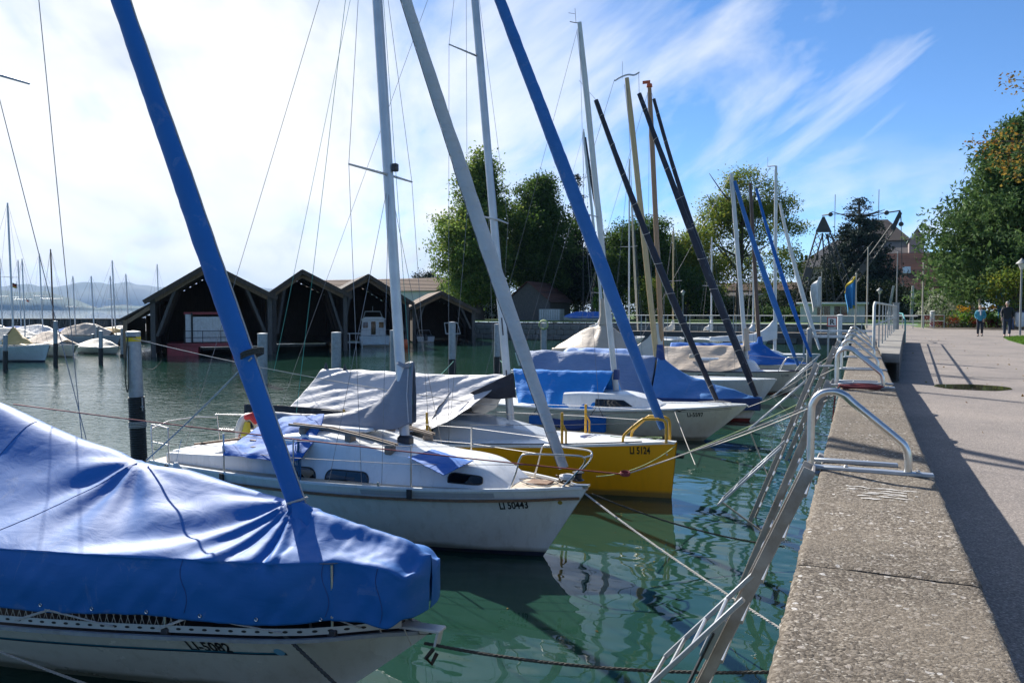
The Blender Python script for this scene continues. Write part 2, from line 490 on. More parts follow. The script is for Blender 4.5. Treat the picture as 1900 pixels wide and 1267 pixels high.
pm('orange_float', (.65, .12, .03), None, 3, .5); pm('ring_white', (.66, .64, .58), None, 3, .5); pm('red_cloth', (.55, .04, .04), None, 3, .7); pm('fender_white', (.60, .62, .62), (.50, .52, .52), 4, .35); pm('fender_blue', (.012, .03, .12), None, 4, .35)
pm('wood_dark', (.095, .068, .048), (.050, .036, .026), 3, .85, stretch=(6, 6, .6), bump=.3, dirt=(.08, .06, .045)); pm('wood_beam', (.30, .20, .12), (.17, .11, .065), 3, .8, stretch=(6, 6, .7), bump=.3); pm('wood_grey', (.11, .10, .09), (.065, .06, .055), 3, .85, stretch=(5, 5, .6), bump=.3)
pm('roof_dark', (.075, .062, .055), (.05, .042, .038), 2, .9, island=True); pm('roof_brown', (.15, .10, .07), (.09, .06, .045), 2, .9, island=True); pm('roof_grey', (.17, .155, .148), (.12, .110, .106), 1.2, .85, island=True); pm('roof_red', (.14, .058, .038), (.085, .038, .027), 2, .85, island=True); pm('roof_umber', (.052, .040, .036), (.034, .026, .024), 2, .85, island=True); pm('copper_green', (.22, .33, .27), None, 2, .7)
pm('stucco_cream', (.52, .44, .31), (.46, .38, .27), 1.5, .9, dirt=(.36, .30, .22)); pm('stucco_rose', (.36, .30, .28), (.31, .25, .24), 1.5, .9); pm('stucco_white', (.62, .61, .57), (.55, .54, .51), 1.5, .85, dirt=(.42, .41, .38)); pm('paint_white', (.70, .71, .70), (.60, .61, .60), 5, .5, dirt=(.42, .38, .33), dscale=4); pm('paint_rail', (.48, .50, .47), (.38, .40, .37), 8, .55, dirt=(.30, .24, .18), dscale=6)
pm('paint_red', (.34, .045, .05), (.27, .03, .035), 2, .55, dirt=(.14, .05, .04), dscale=1.5); pm('paint_teal', (.04, .22, .22), None, 4, .5); pm('crane_iron', (.045, .05, .052), (.03, .033, .035), 3, .6, dirt=(.07, .06, .05)); pm('pole_grey', (.30, .31, .30), (.22, .23, .22), 3, .6); pm('pole_cream', (.50, .46, .36), (.42, .38, .30), 3, .6); pm('pole_rust', (.34, .10, .04), (.25, .07, .03), 3, .6)
pm('stone_wall', (.16, .145, .125), (.085, .078, .068), 2.2, .9, bump=.6, bscale=8, bdist=.05, dirt=(.06, .065, .045)); pm('stone_block', (.24, .23, .21), (.16, .155, .14), 2.2, .9, bump=.6, bscale=8, bdist=.04, island=True)
pm('plank_deck', (.23, .205, .175), (.155, .135, .115), 5, .9, stretch=(1, 14, 1), bump=.3, dirt=(.12, .10, .08)); pm('concrete_plain', (.25, .235, .21), (.18, .17, .15), 3, .9, bump=.3, bscale=25, dirt=(.11, .10, .08))
pm('grass_lawn', (.085, .17, .022), (.055, .12, .015), 6, .8, bump=1, bscale=60, bdist=.05); pm('soil', (.06, .045, .03), None, 5, .95)
pm('bark', (.075, .06, .045), (.04, .032, .025), 4, .9, stretch=(6, 6, 1), bump=.8, bscale=14, bdist=.04); pm('bark_pale', (.55, .53, .48), (.25, .22, .19), 5, .8)
m_leaf('leaf_poplar', [(.060, .115, .024), (.11, .185, .036), (.165, .245, .052), (.26, .27, .055)], trans=.5); m_leaf('leaf_oak', [(.034, .074, .016), (.064, .118, .024), (.10, .165, .036)], trans=.45); m_leaf('leaf_dark', [(.008, .018, .008), (.014, .028, .010), (.024, .044, .014)], trans=.15)
m_leaf('leaf_locust', [(.060, .11, .018), (.11, .17, .026), (.17, .22, .032), (.31, .28, .035)], trans=.5); m_leaf('leaf_cedar', [(.016, .030, .022), (.028, .046, .034), (.045, .066, .050)], trans=.12); m_leaf('leaf_pine', [(.028, .062, .020), (.055, .108, .032), (.090, .155, .046), (.13, .20, .062)], trans=.35)
m_leaf('leaf_autumn', [(.14, .06, .015), (.24, .14, .025), (.28, .20, .04), (.14, .16, .03)], trans=.45); m_leaf('leaf_bright', [(.07, .16, .02), (.12, .24, .03), (.17, .28, .04)], trans=.4); m_leaf('leaf_mid', [(.025, .055, .015), (.05, .10, .025), (.08, .14, .04)]); m_leaf('leaf_burgundy', [(.10, .012, .018), (.17, .02, .03), (.06, .01, .012)]); m_leaf('petal_yellow', [(.62, .42, .02), (.70, .30, .02)]); m_leaf('petal_white', [(.40, .42, .33), (.50, .52, .42), (.14, .20, .07)]); m_leaf('petal_red', [(.45, .03, .03), (.55, .08, .03)]); m_leaf('grass_blade', [(.06, .13, .015), (.10, .20, .025), (.13, .24, .03)], trans=.4)
pm('flag_white', (.70, .70, .68), None, 3, .8); pm('flag_blue', (.04, .25, .52), None, 3, .8); pm('flag_yellow', (.62, .46, .03), None, 3, .8); pm('flag_red', (.55, .05, .03), None, 3, .8); pm('flag_black', (.02, .02, .02), None, 3, .8); pm('flag_gold', (.60, .38, .03), None, 3, .8)
pm('skin', (.52, .33, .25), None, 6, .5); pm('hair_fair', (.30, .21, .11), None, 30, .6); pm('hair_grey', (.28, .25, .22), None, 30, .6); pm('jacket_teal', (.04, .27, .36), (.03, .21, .29), 6, .7); pm('scarf_grey', (.42, .44, .47), None, 20, .8); pm('jeans_dark', (.016, .020, .034), None, 10, .8); pm('jacket_black', (.012, .012, .013), None, 8, .7); pm('jeans_blue', (.03, .042, .075), None, 10, .8); pm('shoe_black', (.02, .017, .015), None, 8, .5)
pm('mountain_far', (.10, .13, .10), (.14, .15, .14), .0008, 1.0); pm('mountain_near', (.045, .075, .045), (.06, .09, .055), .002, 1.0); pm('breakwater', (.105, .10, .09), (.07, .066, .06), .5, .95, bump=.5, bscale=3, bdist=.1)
pm('net_cord', (.36, .34, .29), None, 30, .8); pm('chain', (.06, .05, .045), (.04, .03, .025), 30, .5, metal=.7); pm('chalk', (.62, .60, .56), (.45, .43, .40), 30, .9, dirt=(.16, .14, .12), dscale=22)
pm('lamp_glass', (.6, .6, .56), None, 3, .3)

# ------------------------------------------------------------------ building helpers
class MB:
    """collects shapes and links them as one mesh object"""
    def __init__(s):
        s.v = []; s.f = []; s.mi = []; s.cur = 0

    def add(s, vs, fs):
        o = len(s.v)
        s.v += [tuple(p) for p in vs]
        s.f += [tuple(i + o for i in f) for f in fs]
        s.mi += [s.cur] * len(fs)
        return s

    def box(s, c, size, rot=None, ch=0.0):
        hx, hy, hz = size[0] / 2, size[1] / 2, size[2] / 2
        c = Vector(c)
        if ch > 0:
            bm = bmesh.new()
            bmesh.ops.create_cube(bm, size=1.0)
            for v in bm.verts:
                v.co = Vector((v.co.x * size[0], v.co.y * size[1], v.co.z * size[2]))
            bmesh.ops.bevel(bm, geom=bm.edges[:], offset=ch, segments=1, affect='EDGES', profile=0.5)
            bm.verts.index_update()
            pts = [v.co.copy() for v in bm.verts]
            fs = [tuple(v.index for v in f.verts) for f in bm.faces]
            bm.free()
        else:
            pts = [Vector((x, y, z)) for z in (-hz, hz) for x, y in ((-hx, -hy), (hx, -hy), (hx, hy), (-hx, hy))]
            fs = [(3, 2, 1, 0), (4, 5, 6, 7), (0, 1, 5, 4), (1, 2, 6, 5), (2, 3, 7, 6), (3, 0, 4, 7)]
        if rot is not None:
            pts = [rot @ p for p in pts]
        return s.add([p + c for p in pts], fs)

    def bar(s, a, b, w, h, up=(0, 0, 1), ch=0.0):
        a, b = Vector(a), Vector(b)
        d = b - a
        L = d.length
        d.normalize()
        up = Vector(up)
        sx = d.cross(up)
        if sx.length < 1e-4:
            sx = d.cross(Vector((1, 0, 0)))
        sx.normalize()
        uz = sx.cross(d)
        rot = Matrix((d, sx, uz)).transposed()
        return s.box((a + b) / 2, (L, w, h), rot, ch)

    def ring_loft(s, rings, closed=True, cap0=True, cap1=True):
        n = len(rings[0])
        vs = [p for r in rings for p in r]
        fs = []
        for i in range(len(rings) - 1):
            for j in range(n if closed else n - 1):
                k = (j + 1) % n
                fs.append((i * n + j, i * n + k, (i + 1) * n + k, (i + 1) * n + j))
        if closed and cap0:
            fs.append(tuple(range(n))[::-1])
        if closed and cap1:
            fs.append(tuple((len(rings) - 1) * n + j for j in range(n)))
        return s.add(vs, fs)

    def tube(s, pts, r, n=8, cap=True, flat=1.0, fa=None):
        pts = [Vector(p) for p in pts]
        rs = r if isinstance(r, (list, tuple)) else [r] * len(pts)
        t0 = (pts[1] - pts[0]).normalized()
        ref = Vector(fa) if fa is not None else (Vector((0, 0, 1)) if abs(t0.z) < 0.9 else Vector((1, 0, 0)))
        nrm = (ref - t0 * ref.dot(t0)).normalized()
        rings = []
        pt = t0
        for i, p in enumerate(pts):
            a = pts[max(0, i - 1)]
            c = pts[min(len(pts) - 1, i + 1)]
            t = (c - a)
            t = t.normalized() if t.length > 1e-9 else pt
            nrm = (nrm - t * nrm.dot(t))
            if nrm.length < 1e-6:
                nrm = t.orthogonal()
            nrm.normalize()
            bi = t.cross(nrm)
            rings.append([p + nrm * (math.cos(2 * math.pi * k / n) * rs[i]) + bi * (math.sin(2 * math.pi * k / n) * rs[i] * flat) for k in range(n)])
            pt = t
        return s.ring_loft(rings, True, cap, cap)

    def lathe(s, prof, c=(0, 0, 0), n=12):
        c = Vector(c)
        rings = [[c + Vector((r * math.cos(2 * math.pi * k / n), r * math.sin(2 * math.pi * k / n), z)) for k in range(n)] for r, z in prof]
        return s.ring_loft(rings)

    def grid(s, P):
        n, m = len(P), len(P[0])
        return s.add([p for row in P for p in row], [(i * m + j, i * m + j + 1, (i + 1) * m + j + 1, (i + 1) * m + j) for i in range(n - 1) for j in range(m - 1)])

    def poly(s, outline, d):
        """flat outline given a depth vector"""
        n = len(outline)
        d = Vector(d)
        a = [Vector(p) for p in outline]
        return s.add(a + [p + d for p in a], [tuple(range(n))[::-1], tuple(range(n, 2 * n))] + [(i, (i + 1) % n, n + (i + 1) % n, n + i) for i in range(n)])

    def build(s, name, mat, parent=None, smooth=40, loc=None):
        me = bpy.data.meshes.new(name)
        me.from_pydata(s.v, [], s.f)
        mats = mat if isinstance(mat, (list, tuple)) else [mat]
        for m in mats:
            me.materials.append(MATS[m])
        if len(mats) > 1:
            me.polygons.foreach_set('material_index', s.mi)
        bm = bmesh.new(); bm.from_mesh(me)
        bmesh.ops.recalc_face_normals(bm, faces=bm.faces)
        bm.to_mesh(me); bm.free()
        if smooth:
            me.polygons.foreach_set('use_smooth', [True] * len(me.polygons))
            me.set_sharp_from_angle(angle=R(smooth))
        return link(name, me, parent, loc)


def link(name, me, parent=None, loc=None):
    o = bpy.data.objects.new(name, me)
    COL.objects.link(o)
    if parent is not None:
        o.parent = parent
    if loc is not None:
        o.location = loc
    return o


def tag(o, label=None, cat=None, group=None, kind=None):
    if label: o['label'] = label
    if cat: o['category'] = cat
    if group: o['group'] = group
    if kind: o['kind'] = kind
    return o


def thing(name, loc, label, cat, group=None, rz=0.0):
    o = bpy.data.objects.new(name, None)
    o.empty_display_size = 0.2
    o.location = loc
    o.rotation_euler = (0, 0, rz)
    COL.objects.link(o)
    return tag(o, label, cat, group)


def dup(root, loc=None, rz=None, label=None, scale=None):
    """copy of a thing with copies of its parts and sub-parts"""
    r = root.copy(); COL.objects.link(r)
    for ch in KIDS.get(root.name, [c for c in ALLOBJ() if c.parent == root]):
        c = ch.copy(); COL.objects.link(c); c.parent = r
        for g in [k for k in ALLOBJ() if k.parent == ch]:
            d = g.copy(); COL.objects.link(d); d.parent = c
    if loc is not None: r.location = loc
    if rz is not None: r.rotation_euler = (0, 0, rz)
    if scale is not None: r.scale = scale
    if label: r['label'] = label
    return r


KIDS = {}


def ALLOBJ():
    return list(COL.objects)


def V(*a):
    return Vector(a)


def catmull(pts, n):
    """resample rows of control points (k, ...) to n rows"""
    P = np.asarray(pts, float)
    k = len(P)
    out = []
    for i in range(n):
        t = i / (n - 1) * (k - 1)
        j = min(int(t), k - 2)
        f = t - j
        p0, p1, p2, p3 = P[max(j - 1, 0)], P[j], P[j + 1], P[min(j + 2, k - 1)]
        out.append(0.5 * ((2 * p1) + (-p0 + p2) * f + (2 * p0 - 5 * p1 + 4 * p2 - p3) * f * f + (-p0 + 3 * p1 - 3 * p2 + p3) * f ** 3))
    return np.array(out)


def resample(ctrl, nu, nv):
    A = np.array([[tuple(p) for p in row] for row in ctrl], float)
    A = catmull(A, nu)
    A = np.swapaxes(catmull(np.swapaxes(A, 0, 1), nv), 0, 1)
    return A


def cloth(name, mat, ctrl, nu, nv, parent, amp=0.01, freq=3.0, disp=None, thick=0.006, loc=None, aniso=(1, 1, 1), seed=0.0, linear=False):
    """a sheet through control points with small wrinkles, given a thickness"""
    if linear:
        A = np.array([[tuple(p) for p in row] for row in ctrl], float)
        def lin(B, n):
            k = len(B); t = np.linspace(0, k - 1, n); j = np.minimum(t.astype(int), k - 2); f = (t - j).reshape((-1,) + (1,) * (B.ndim - 1))
            return B[j] * (1 - f) + B[j + 1] * f
        A = np.swapaxes(lin(np.swapaxes(lin(A, nu), 0, 1), nv), 0, 1)
    else:
        A = resample(ctrl, nu, nv)
    du = np.gradient(A, axis=0); dv = np.gradient(A, axis=1)
    nn = np.cross(du, dv)
    nn /= np.maximum(np.linalg.norm(nn, axis=2, keepdims=True), 1e-9)
    if nn[..., 2].mean() < 0:
        nn = -nn
    for i in range(nu):
        for j in range(nv):
            p = Vector(A[i, j])
            h = 0.0
            if amp:
                q = Vector((p.x * aniso[0], p.y * aniso[1], p.z * aniso[2])) * freq + Vector((seed, seed * 1.7, 0))
                h += amp * (noise.noise(q) + 0.5 * noise.noise(q * 2.3))
            if disp:
                h += disp(i / (nu - 1), j / (nv - 1), p)
            A[i, j] += nn[i, j] * h
    mb = MB()
    mb.grid(A.tolist())
    o = mb.build(name, mat, parent, smooth=60, loc=loc)
    sm = o.modifiers.new('thickness', 'SOLIDIFY')
    sm.thickness = thick
    sm.offset = 0.0
    return o


def sag(a, b, s, n=14):
    a, b = Vector(a), Vector(b)
    return [a.lerp(b, i / n) - Vector((0, 0, s * 4 * (i / n) * (1 - i / n))) for i in range(n + 1)]


def rope(a, b, sg, r, mat, label, twist=False, group=None, pts=None, name='mooring_rope', cat='rope', parent=None):
    P = pts or sag(a, b, sg)
    mb = MB()
    if twist:
        L = sum((P[i + 1] - P[i]).length for i in range(len(P) - 1))
        n = int(L / 0.011)
        D = catmull(P, n)
        for k in range(3):
            S3 = []
            for i in range(n):
                t = Vector(D[min(i + 1, n - 1)]) - Vector(D[max(i - 1, 0)])
                t.normalize()
                u = t.cross(Vector((0, 0, 1)))
                u = u.normalized() if u.length > 1e-3 else Vector((1, 0, 0))
                w = u.cross(t)
                ph = 2 * math.pi * (i * 0.011 / (r * 9.0) + k / 3)
                S3.append(Vector(D[i]) + (u * math.cos(ph) + w * math.sin(ph)) * r * 0.52)
            mb.tube(S3, r * 0.55, 5)
    else:
        mb.tube(P, r, 6)
    o = mb.build(name, mat, parent, smooth=60)
    if label:
        tag(o, label, cat, group)
    return o


def wire(parent, a, b, r=0.004, mat='wire', name='stay', loc=None, sg=0.0):
    mb = MB()
    mb.tube(sag(a, b, sg, 8) if sg else [a, b], r, 5)
    return mb.build(name, mat, parent, smooth=60, loc=loc)


# text is drawn once, early, while the scene is still small
TXT = {}


def text_mesh(s):
    if s in TXT:
        return TXT[s]
    cu = bpy.data.curves.new('t', 'FONT')
    cu.body = s
    cu.size = 1.0
    cu.offset = 0.028
    cu.resolution_u = 3
    ob = bpy.data.objects.new('t', cu)
    me = bpy.data.meshes.new_from_object(ob)
    vs = [tuple(v.co) for v in me.vertices]
    fs = [tuple(p.vertices) for p in me.polygons]
    bpy.data.objects.remove(ob); bpy.data.meshes.remove(me); bpy.data.curves.remove(cu)
    TXT[s] = (vs, fs)
    return TXT[s]


def lettering(s, proj, x0, z0, h, mat, parent, name='registration_number', xs=0.72, slope=0.0):
    """letters lying on a surface; proj(x, z) gives the surface point"""
    vs, fs = text_mesh(s)
    mb = MB()
    k = h / 0.72
    pts = [proj(x0 + v[0] * k * xs, z0 + v[1] * k + slope * v[0] * k * xs) for v in vs]
    mb.add(pts, fs)
    return mb.build(name, mat, parent, smooth=0)


def bvh_of(obj):
    me = obj.data
    return BVHTree.FromPolygons([v.co.copy() for v in me.vertices], [tuple(p.vertices) for p in me.polygons])


def side_proj(bvh, off=0.004, y0=-6.0):
    """looks at a boat's near side and returns the point on it"""
    last = [Vector((0, 0, 0))]
    def f(x, z):
        hit = bvh.ray_cast(Vector((x, y0, z)), Vector((0, 1, 0)))
        if hit[0] is None:
            hit2 = bvh.find_nearest(Vector((x, last[0].y, z)))
            p = hit2[0].copy(); p.x = x; p.z = z
            return p - Vector((0, off, 0))
        last[0] = hit[0]
        return hit[0] - Vector((0, off, 0))
    return f


def rrect(x0, z0, x1, z1, r, n=5, shear=0.0, dz=0.0):
    pts = []
    for cx, cz, a0 in ((x1 - r, z1 - r, 0), (x0 + r, z1 - r, 90), (x0 + r, z0 + r, 180), (x1 - r, z0 + r, 270)):
        for i in range(n + 1):
            a = R(a0 + 90 * i / n)
            x, z = cx + r * math.cos(a), cz + r * math.sin(a)
            pts.append((x + shear * (z - z0), z + dz * (x - x0)))
    return pts


def plate_on(proj, outline, d, mat, parent, name, frame=None, fw=0.02, cen=0.004):
    """a pane following a surface; frame is a rubber bead round it"""
    P = [proj(x, z) for x, z in outline]
    c = proj(sum(p[0] for p in outline) / len(outline), sum(p[1] for p in outline) / len(outline))
    mb = MB()
    n = len(P)
    Q = [p + Vector((0, -d, 0)) for p in P]
    mb.add(P + Q + [c + Vector((0, -d - cen, 0))], [(i, (i + 1) % n, n + (i + 1) % n, n + i) for i in range(n)] + [(n + i, n + (i + 1) % n, 2 * n) for i in range(n)])
    o = mb.build(name, mat, parent, smooth=50)
    if frame:
        fb = MB()
        fb.tube(Q + [Q[0]], fw, 6, cap=False)
        fb.build('frame', frame, o, smooth=60)
    return o


def furl(parent, a, b, r0, rm, r1, mat, name='furled_jib', sag_=0.05, cord=None, seed=0.0, flat=0.82, n=46, cordside=1):
    """a jib rolled on its stay in a long sleeve"""
    a, b = Vector(a), Vector(b)
    P, rs = [], []
    for i in range(n + 1):
        t = i / n
        p = a.lerp(b, t)
        p = p - Vector((sag_ * 4 * t * (1 - t), 0, 0)) + Vector((0.004 * noise.noise(Vector((t * 9, seed, 0))), 0.004 * noise.noise(Vector((t * 9, seed, 5))), 0))
        r = r0 + (rm - r0) * min(1, t * 3.5) if t < 0.5 else r1 + (rm - r1) * min(1, (1 - t) * 1.6)
        rs.append(r * (1 + 0.05 * noise.noise(Vector((t * 24, seed + 3, 0)))))
        P.append(p)
    mb = MB()
    mb.tube(P, rs, 14, flat=flat)
    # soft creases run round the sleeve
    for k, v in enumerate(mb.v):
        q = Vector(v)
        i = k // 14
        if i <= n:
            d = (q - P[i])
            h = 1 + 0.05 * noise.noise(q * 9 + Vector((seed, 0, 0))) + 0.05 * noise.noise(Vector((q.x * 25, q.y * 25, q.z * 12)))
            mb.v[k] = tuple(P[i] + d * h)
    o = mb.build(name, mat, parent, smooth=70)
    if mat == 'tarp_navy':
        # lashings that hold the sleeve closed
        dd = (b - a).normalized()
        e1 = dd.orthogonal().normalized(); e2 = dd.cross(e1)
        k = 3
        while k < n - 2:
            rr_ = rs[k] * 1.07 + .004
            tb = MB()
            tb.tube([P[k] + (e1 * math.cos(q) + e2 * math.sin(q)) * rr_ + dd * (.03 * math.sin(q + k)) for q in [2 * math.pi * j / 14 for j in range(15)]], .007, 5)
            tb.build('sail_tie', 'rope_white', o, smooth=60)
            k += 7
    if cord:
        cb = MB()
        d = (b - a).normalized()
        sd = Vector((0.885 * cordside, 0.345 * cordside, 0.0))
        sd = (sd - d * sd.dot(d)).normalized()
        cb.tube([P[i] + sd * (rs[i] * 0.96 + 0.004) for i in range(n + 1)], 0.010 if cord != 'wire' else 0.005, 5)
        cb.build('closing_cord', cord, o, smooth=60)
    return o


def make_hull(parent, L, hb, sheer, over=0.6, fine=1.0, full=0.38, draft=0.35, tr=0.15, mats=('gel_white',), boot=None, n=40, m=14, deck='gel_white', camber=0.05, toe=0.03, name='hull', xbow=0.0, stemcurve=1.3, deckname='deck'):
    """lofted hull; hb and sheer are lists over the length from stem to stern. Returns hull, deck, helper functions"""
    H = catmull(np.array(hb).reshape(-1, 1), n + 1)[:, 0]
    Z = catmull(np.array(sheer).reshape(-1, 1), n + 1)[:, 0]
    H = np.maximum(H, 0.006)
    us = np.linspace(0, 1, n + 1) ** 1.25
    kk = np.linspace(0, 1, n + 1)
    H = np.interp(us, kk, H); Z = np.interp(us, kk, Z)
    def pt(i, s, side):
        u = us[i]
        z = -draft + (Z[i] + draft) * s
        e = full + (fine - full) * max(0, 1 - u * 1.7) ** 1.2
        y = H[i] * (max(s, 0) ** e)
        x = xbow - L * u - over * ((1 - s) * (Z[i] + draft) / Z[i]) ** stemcurve * (1 - u) ** 4 + tr * (1 - s) * u ** 6
        return (x, side * y, z)
    mb = MB()
    for side in (-1, 1):
        rows = [[pt(i, (j / m), side) for j in range(m + 1)] for i in range(n + 1)]
        o0 = len(mb.f)
        mb.grid(rows)
        if boot is not None:
            for fi in range(o0, len(mb.f)):
                zc = max(mb.v[k][2] for k in mb.f[fi])
                if zc < boot + 1e-6:
                    mb.mi[fi] = 1
    st = [pt(n, j / m, -1) for j in range(m + 1)] + [pt(n, j / m, 1) for j in range(m, -1, -1)]
    mb.add(st, [tuple(range(len(st)))])
    hull = mb.build(name, list(mats), parent, smooth=35)
    bm = bmesh.new(); bm.from_mesh(hull.data); bmesh.ops.remove_doubles(bm, verts=bm.verts, dist=0.003); bmesh.ops.recalc_face_normals(bm, faces=bm.faces); bm.to_mesh(hull.data); bm.free()
    db = MB()
    rows = []
    for i in range(n + 1):
        p = pt(i, 1, 1)
        row = []
        for j in range(9):
            f = -1 + 2 * j / 8
            row.append((p[0], p[1] * 0.985 * f, p[2] - toe + camber * (1 - f * f) * min(1, H[i] / 0.6)))
        rows.append(row)
    db.grid(rows)
    dk = db.build(deckname, deck, parent, smooth=50)
    def sheer_at(x, side=-1):
        u = min(1, max(0, (xbow - x) / L))
        return Vector((x, side * float(np.interp(u, us, H)), float(np.interp(u, us, Z))))
    return hull, dk, side_proj(bvh_of(hull)), sheer_at


def rail_along(parent, sheer_at, x0, x1, side, w, h, dz, mat, name, n=40, dy=0.0):
    mb = MB()
    P = []
    for i in range(n + 1):
        x = x0 + (x1 - x0) * i / n
        p = sheer_at(x, side)
        P.append(p + Vector((0, side * dy, dz)))
    rings = []
    for i, p in enumerate(P):
        rings.append([p + Vector((0, -w / 2, -h / 2)), p + Vector((0, w / 2, -h / 2)), p + Vector((0, w / 2, h / 2)), p + Vector((0, -w / 2, h / 2))])
    mb.ring_loft(rings)
    return mb.build(name, mat, parent, smooth=40)


def cabin(parent, secs, mat, name='cabin', nseg=5):
    """coachroof lofted through sections (x, half width at deck, half width at top, z deck, z top)"""
    S5 = catmull(secs, len(secs) * 5)
    rings = []
    for x, wb, wt, zb, zt in S5:
        r = []
        r.append((x, -wb, zb - 0.05))
        r.append((x, -wb, zb))
        for k in range(nseg + 1):
            a = k / nseg
            # shoulder rounds from the side to the crown
            yy = -(wb + (wt - wb) * (0.75 + 0.25 * a)) * (1 - 0.12 * a * a)
            r.append((x, yy, zb + (zt - zb) * (0.72 + 0.22 * math.sin(a * math.pi / 2))))
        for k in range(1, 5):
            a = k / 5
            r.append((x, -wt * 0.88 * (1 - a), zb + (zt - zb) * (0.94 + 0.06 * math.sin(a * math.pi / 2))))
        r += [(p[0], -p[1], p[2]) for p in [(x, 0, zt)] + r[::-1]][0:]
        rings.append(r)
    mb = MB()
    mb.ring_loft(rings, True)
    return mb.build(name, mat, parent, smooth=50)


def mast_part(parent, a, b, r, mat, spreaders=(), sl=0.7, sw_aft=0.15, name='mast', track=True, flat=0.7):
    a, b = Vector(a), Vector(b)
    mb = MB()
    mb.tube([a, a.lerp(b, 0.85), b], [r, r, r * 0.75], 12, flat=flat, fa=(1, 0, 0))
    o = mb.build(name, mat, parent, smooth=60)
    for t in spreaders:
        p = a.lerp(b, t)
        for s in (-1, 1):
            sb = MB()
            sb.tube([p, p + Vector((-sw_aft, s * sl, 0.03))], [0.020, 0.014], 6)
            sb.build('spreader', 'mast_alu', o, smooth=60)
    if track:
        tb = MB()
        tb.bar(a + Vector((-r - .006, 0, .6)), b + Vector((-r * .75 - .006, 0, -.2)), 0.016, 0.014)
        tb.build('sail_track', 'mast_alu', o)
    return o


def pulpit(parent, pts_list, r, mat, name='pulpit'):
    mb = MB()
    for pts in pts_list:
        D = catmull([tuple(p) for p in pts], len(pts) * 6)
        mb.tube(D.tolist(), r, 8)
    return mb.build(name, mat, parent, smooth=60)


# ---- foliage -----------------------------------------------------
def leaf_mesh(name, mat, centers, sizes, rng, parent=None, aspect=0.6, droop=0.0, up=None, n_tri=False):
    """many small four-cornered leaves as one crown mesh"""
    n = len(centers)
    a = rng.normal(size=(n, 3)); a[:, 2] -= droop
    a /= np.linalg.norm(a, axis=1, keepdims=True)
    b = rng.normal(size=(n, 3))
    b -= (b * a).sum(1, keepdims=True) * a
    b /= np.linalg.norm(b, axis=1, keepdims=True)
    s = np.asarray(sizes).reshape(-1, 1)
    L, Wd = a * s, b * s * aspect
    nn = np.cross(a, b) * s * 0.18
    q = np.stack([centers - L * .5, centers - Wd * .5 + nn, centers + L * .5, centers + Wd * .5 + nn], axis=1).reshape(-1, 3)
    me = bpy.data.meshes.new(name)
    me.vertices.add(4 * n); me.loops.add(4 * n); me.polygons.add(n)
    me.vertices.foreach_set('co', q.ravel())
    me.loops.foreach_set('vertex_index', np.arange(4 * n, dtype=np.int32))
    me.polygons.foreach_set('loop_start', np.arange(0, 4 * n, 4, dtype=np.int32))
    me.update(calc_edges=True)
    me.materials.append(MATS[mat])
    return link(name, me, parent)


def clumps(rng, lobes, nclump, per, cr, leaf, shell=0.55):
    """leaf centres: lobes (cx,cy,cz,rx,ry,rz) -> clumps on/in the lobes -> leaves about each clump"""
    L = np.array(lobes, float)
    vol = (L[:, 3] * L[:, 4] * L[:, 5]) ** (2 / 3)
    pick = rng.choice(len(L), nclump, p=vol / vol.sum())
    d = rng.normal(size=(nclump, 3)); d /= np.linalg.norm(d, axis=1, keepdims=True)
    rr = (shell + (1 - shell) * rng.random((nclump, 1))) * (0.85 + 0.3 * rng.random((nclump, 1)))
    cc = L[pick, :3] + d * rr * L[pick, 3:6]
    sz = cr * (0.6 + 0.8 * rng.random((nclump, 1)))
    pts = np.repeat(cc, per, axis=0) + rng.normal(size=(nclump * per, 3)) * np.repeat(sz, per, axis=0) * np.array([1, 1, 0.7]) * 0.6
    s = leaf * (0.6 + 0.8 * rng.random(nclump * per))
    return pts, s, cc


def trunk_part(parent, h, r, lean=(0, 0), branches=(), mat='bark', base=(0, 0, 0), taper=0.35):
    mb = MB()
    b = Vector(base)
    P = [b + Vector((lean[0] * t * t + 0.12 * math.sin(t * 5 + h), lean[1] * t * t + 0.1 * math.cos(t * 4 + h) - .1, h * t)) for t in [i / 8 for i in range(9)]]
    rs = [r * (1.35 if i == 0 else 1) * (1 - (1 - taper) * i / 8) for i in range(9)]
    mb.tube(P, rs, 9)
    for (t, dx, dy, dz, br) in branches:
        i = min(8, int(t * 8))
        p = P[i]
        e = p + Vector((dx, dy, dz))
        mid = p.lerp(e, 0.5) + Vector((0, 0, -0.06 * Vector((dx, dy, dz)).length))
        mb.tube(catmull([tuple(p), tuple(mid), tuple(e)], 7).tolist(), [br * (1 - 0.8 * k / 6) for k in range(7)], 6)
    return mb.build('trunk', mat, parent, smooth=70)


def rand_branches(rng, k, t0, t1, reach, rise, r):
    out = []
    for i in range(k):
        a = rng.random() * 6.283
        l = reach * (0.5 + 0.6 * rng.random())
        out.append((t0 + (t1 - t0) * rng.random(), l * math.cos(a), l * math.sin(a), rise * (0.4 + rng.random()), r * (0.6 + 0.6 * rng.random())))
    return out


def tree(name, base, lobes, label, mat, trunk_h, trunk_r, nclump, per, cr, leaf, seed, group=None, cat='tree', shell=0.5, aspect=0.6, droop=0.0, lean=(0, 0), nb=10, reach=3, rise=3, tm='bark', inner=0):
    rng = np.random.default_rng(seed)
    t = thing(name, base, label, cat, group)
    pts, s, cc = clumps(rng, lobes, nclump, per, cr, leaf, shell)
    br = rand_branches(rng, nb, 0.35, 0.98, reach, rise, trunk_r * 0.35)
    tr = trunk_part(t, trunk_h, trunk_r, lean, br, tm)
    leaf_mesh('crown', mat, pts, s, rng, t, aspect=aspect, droop=droop)
    return t


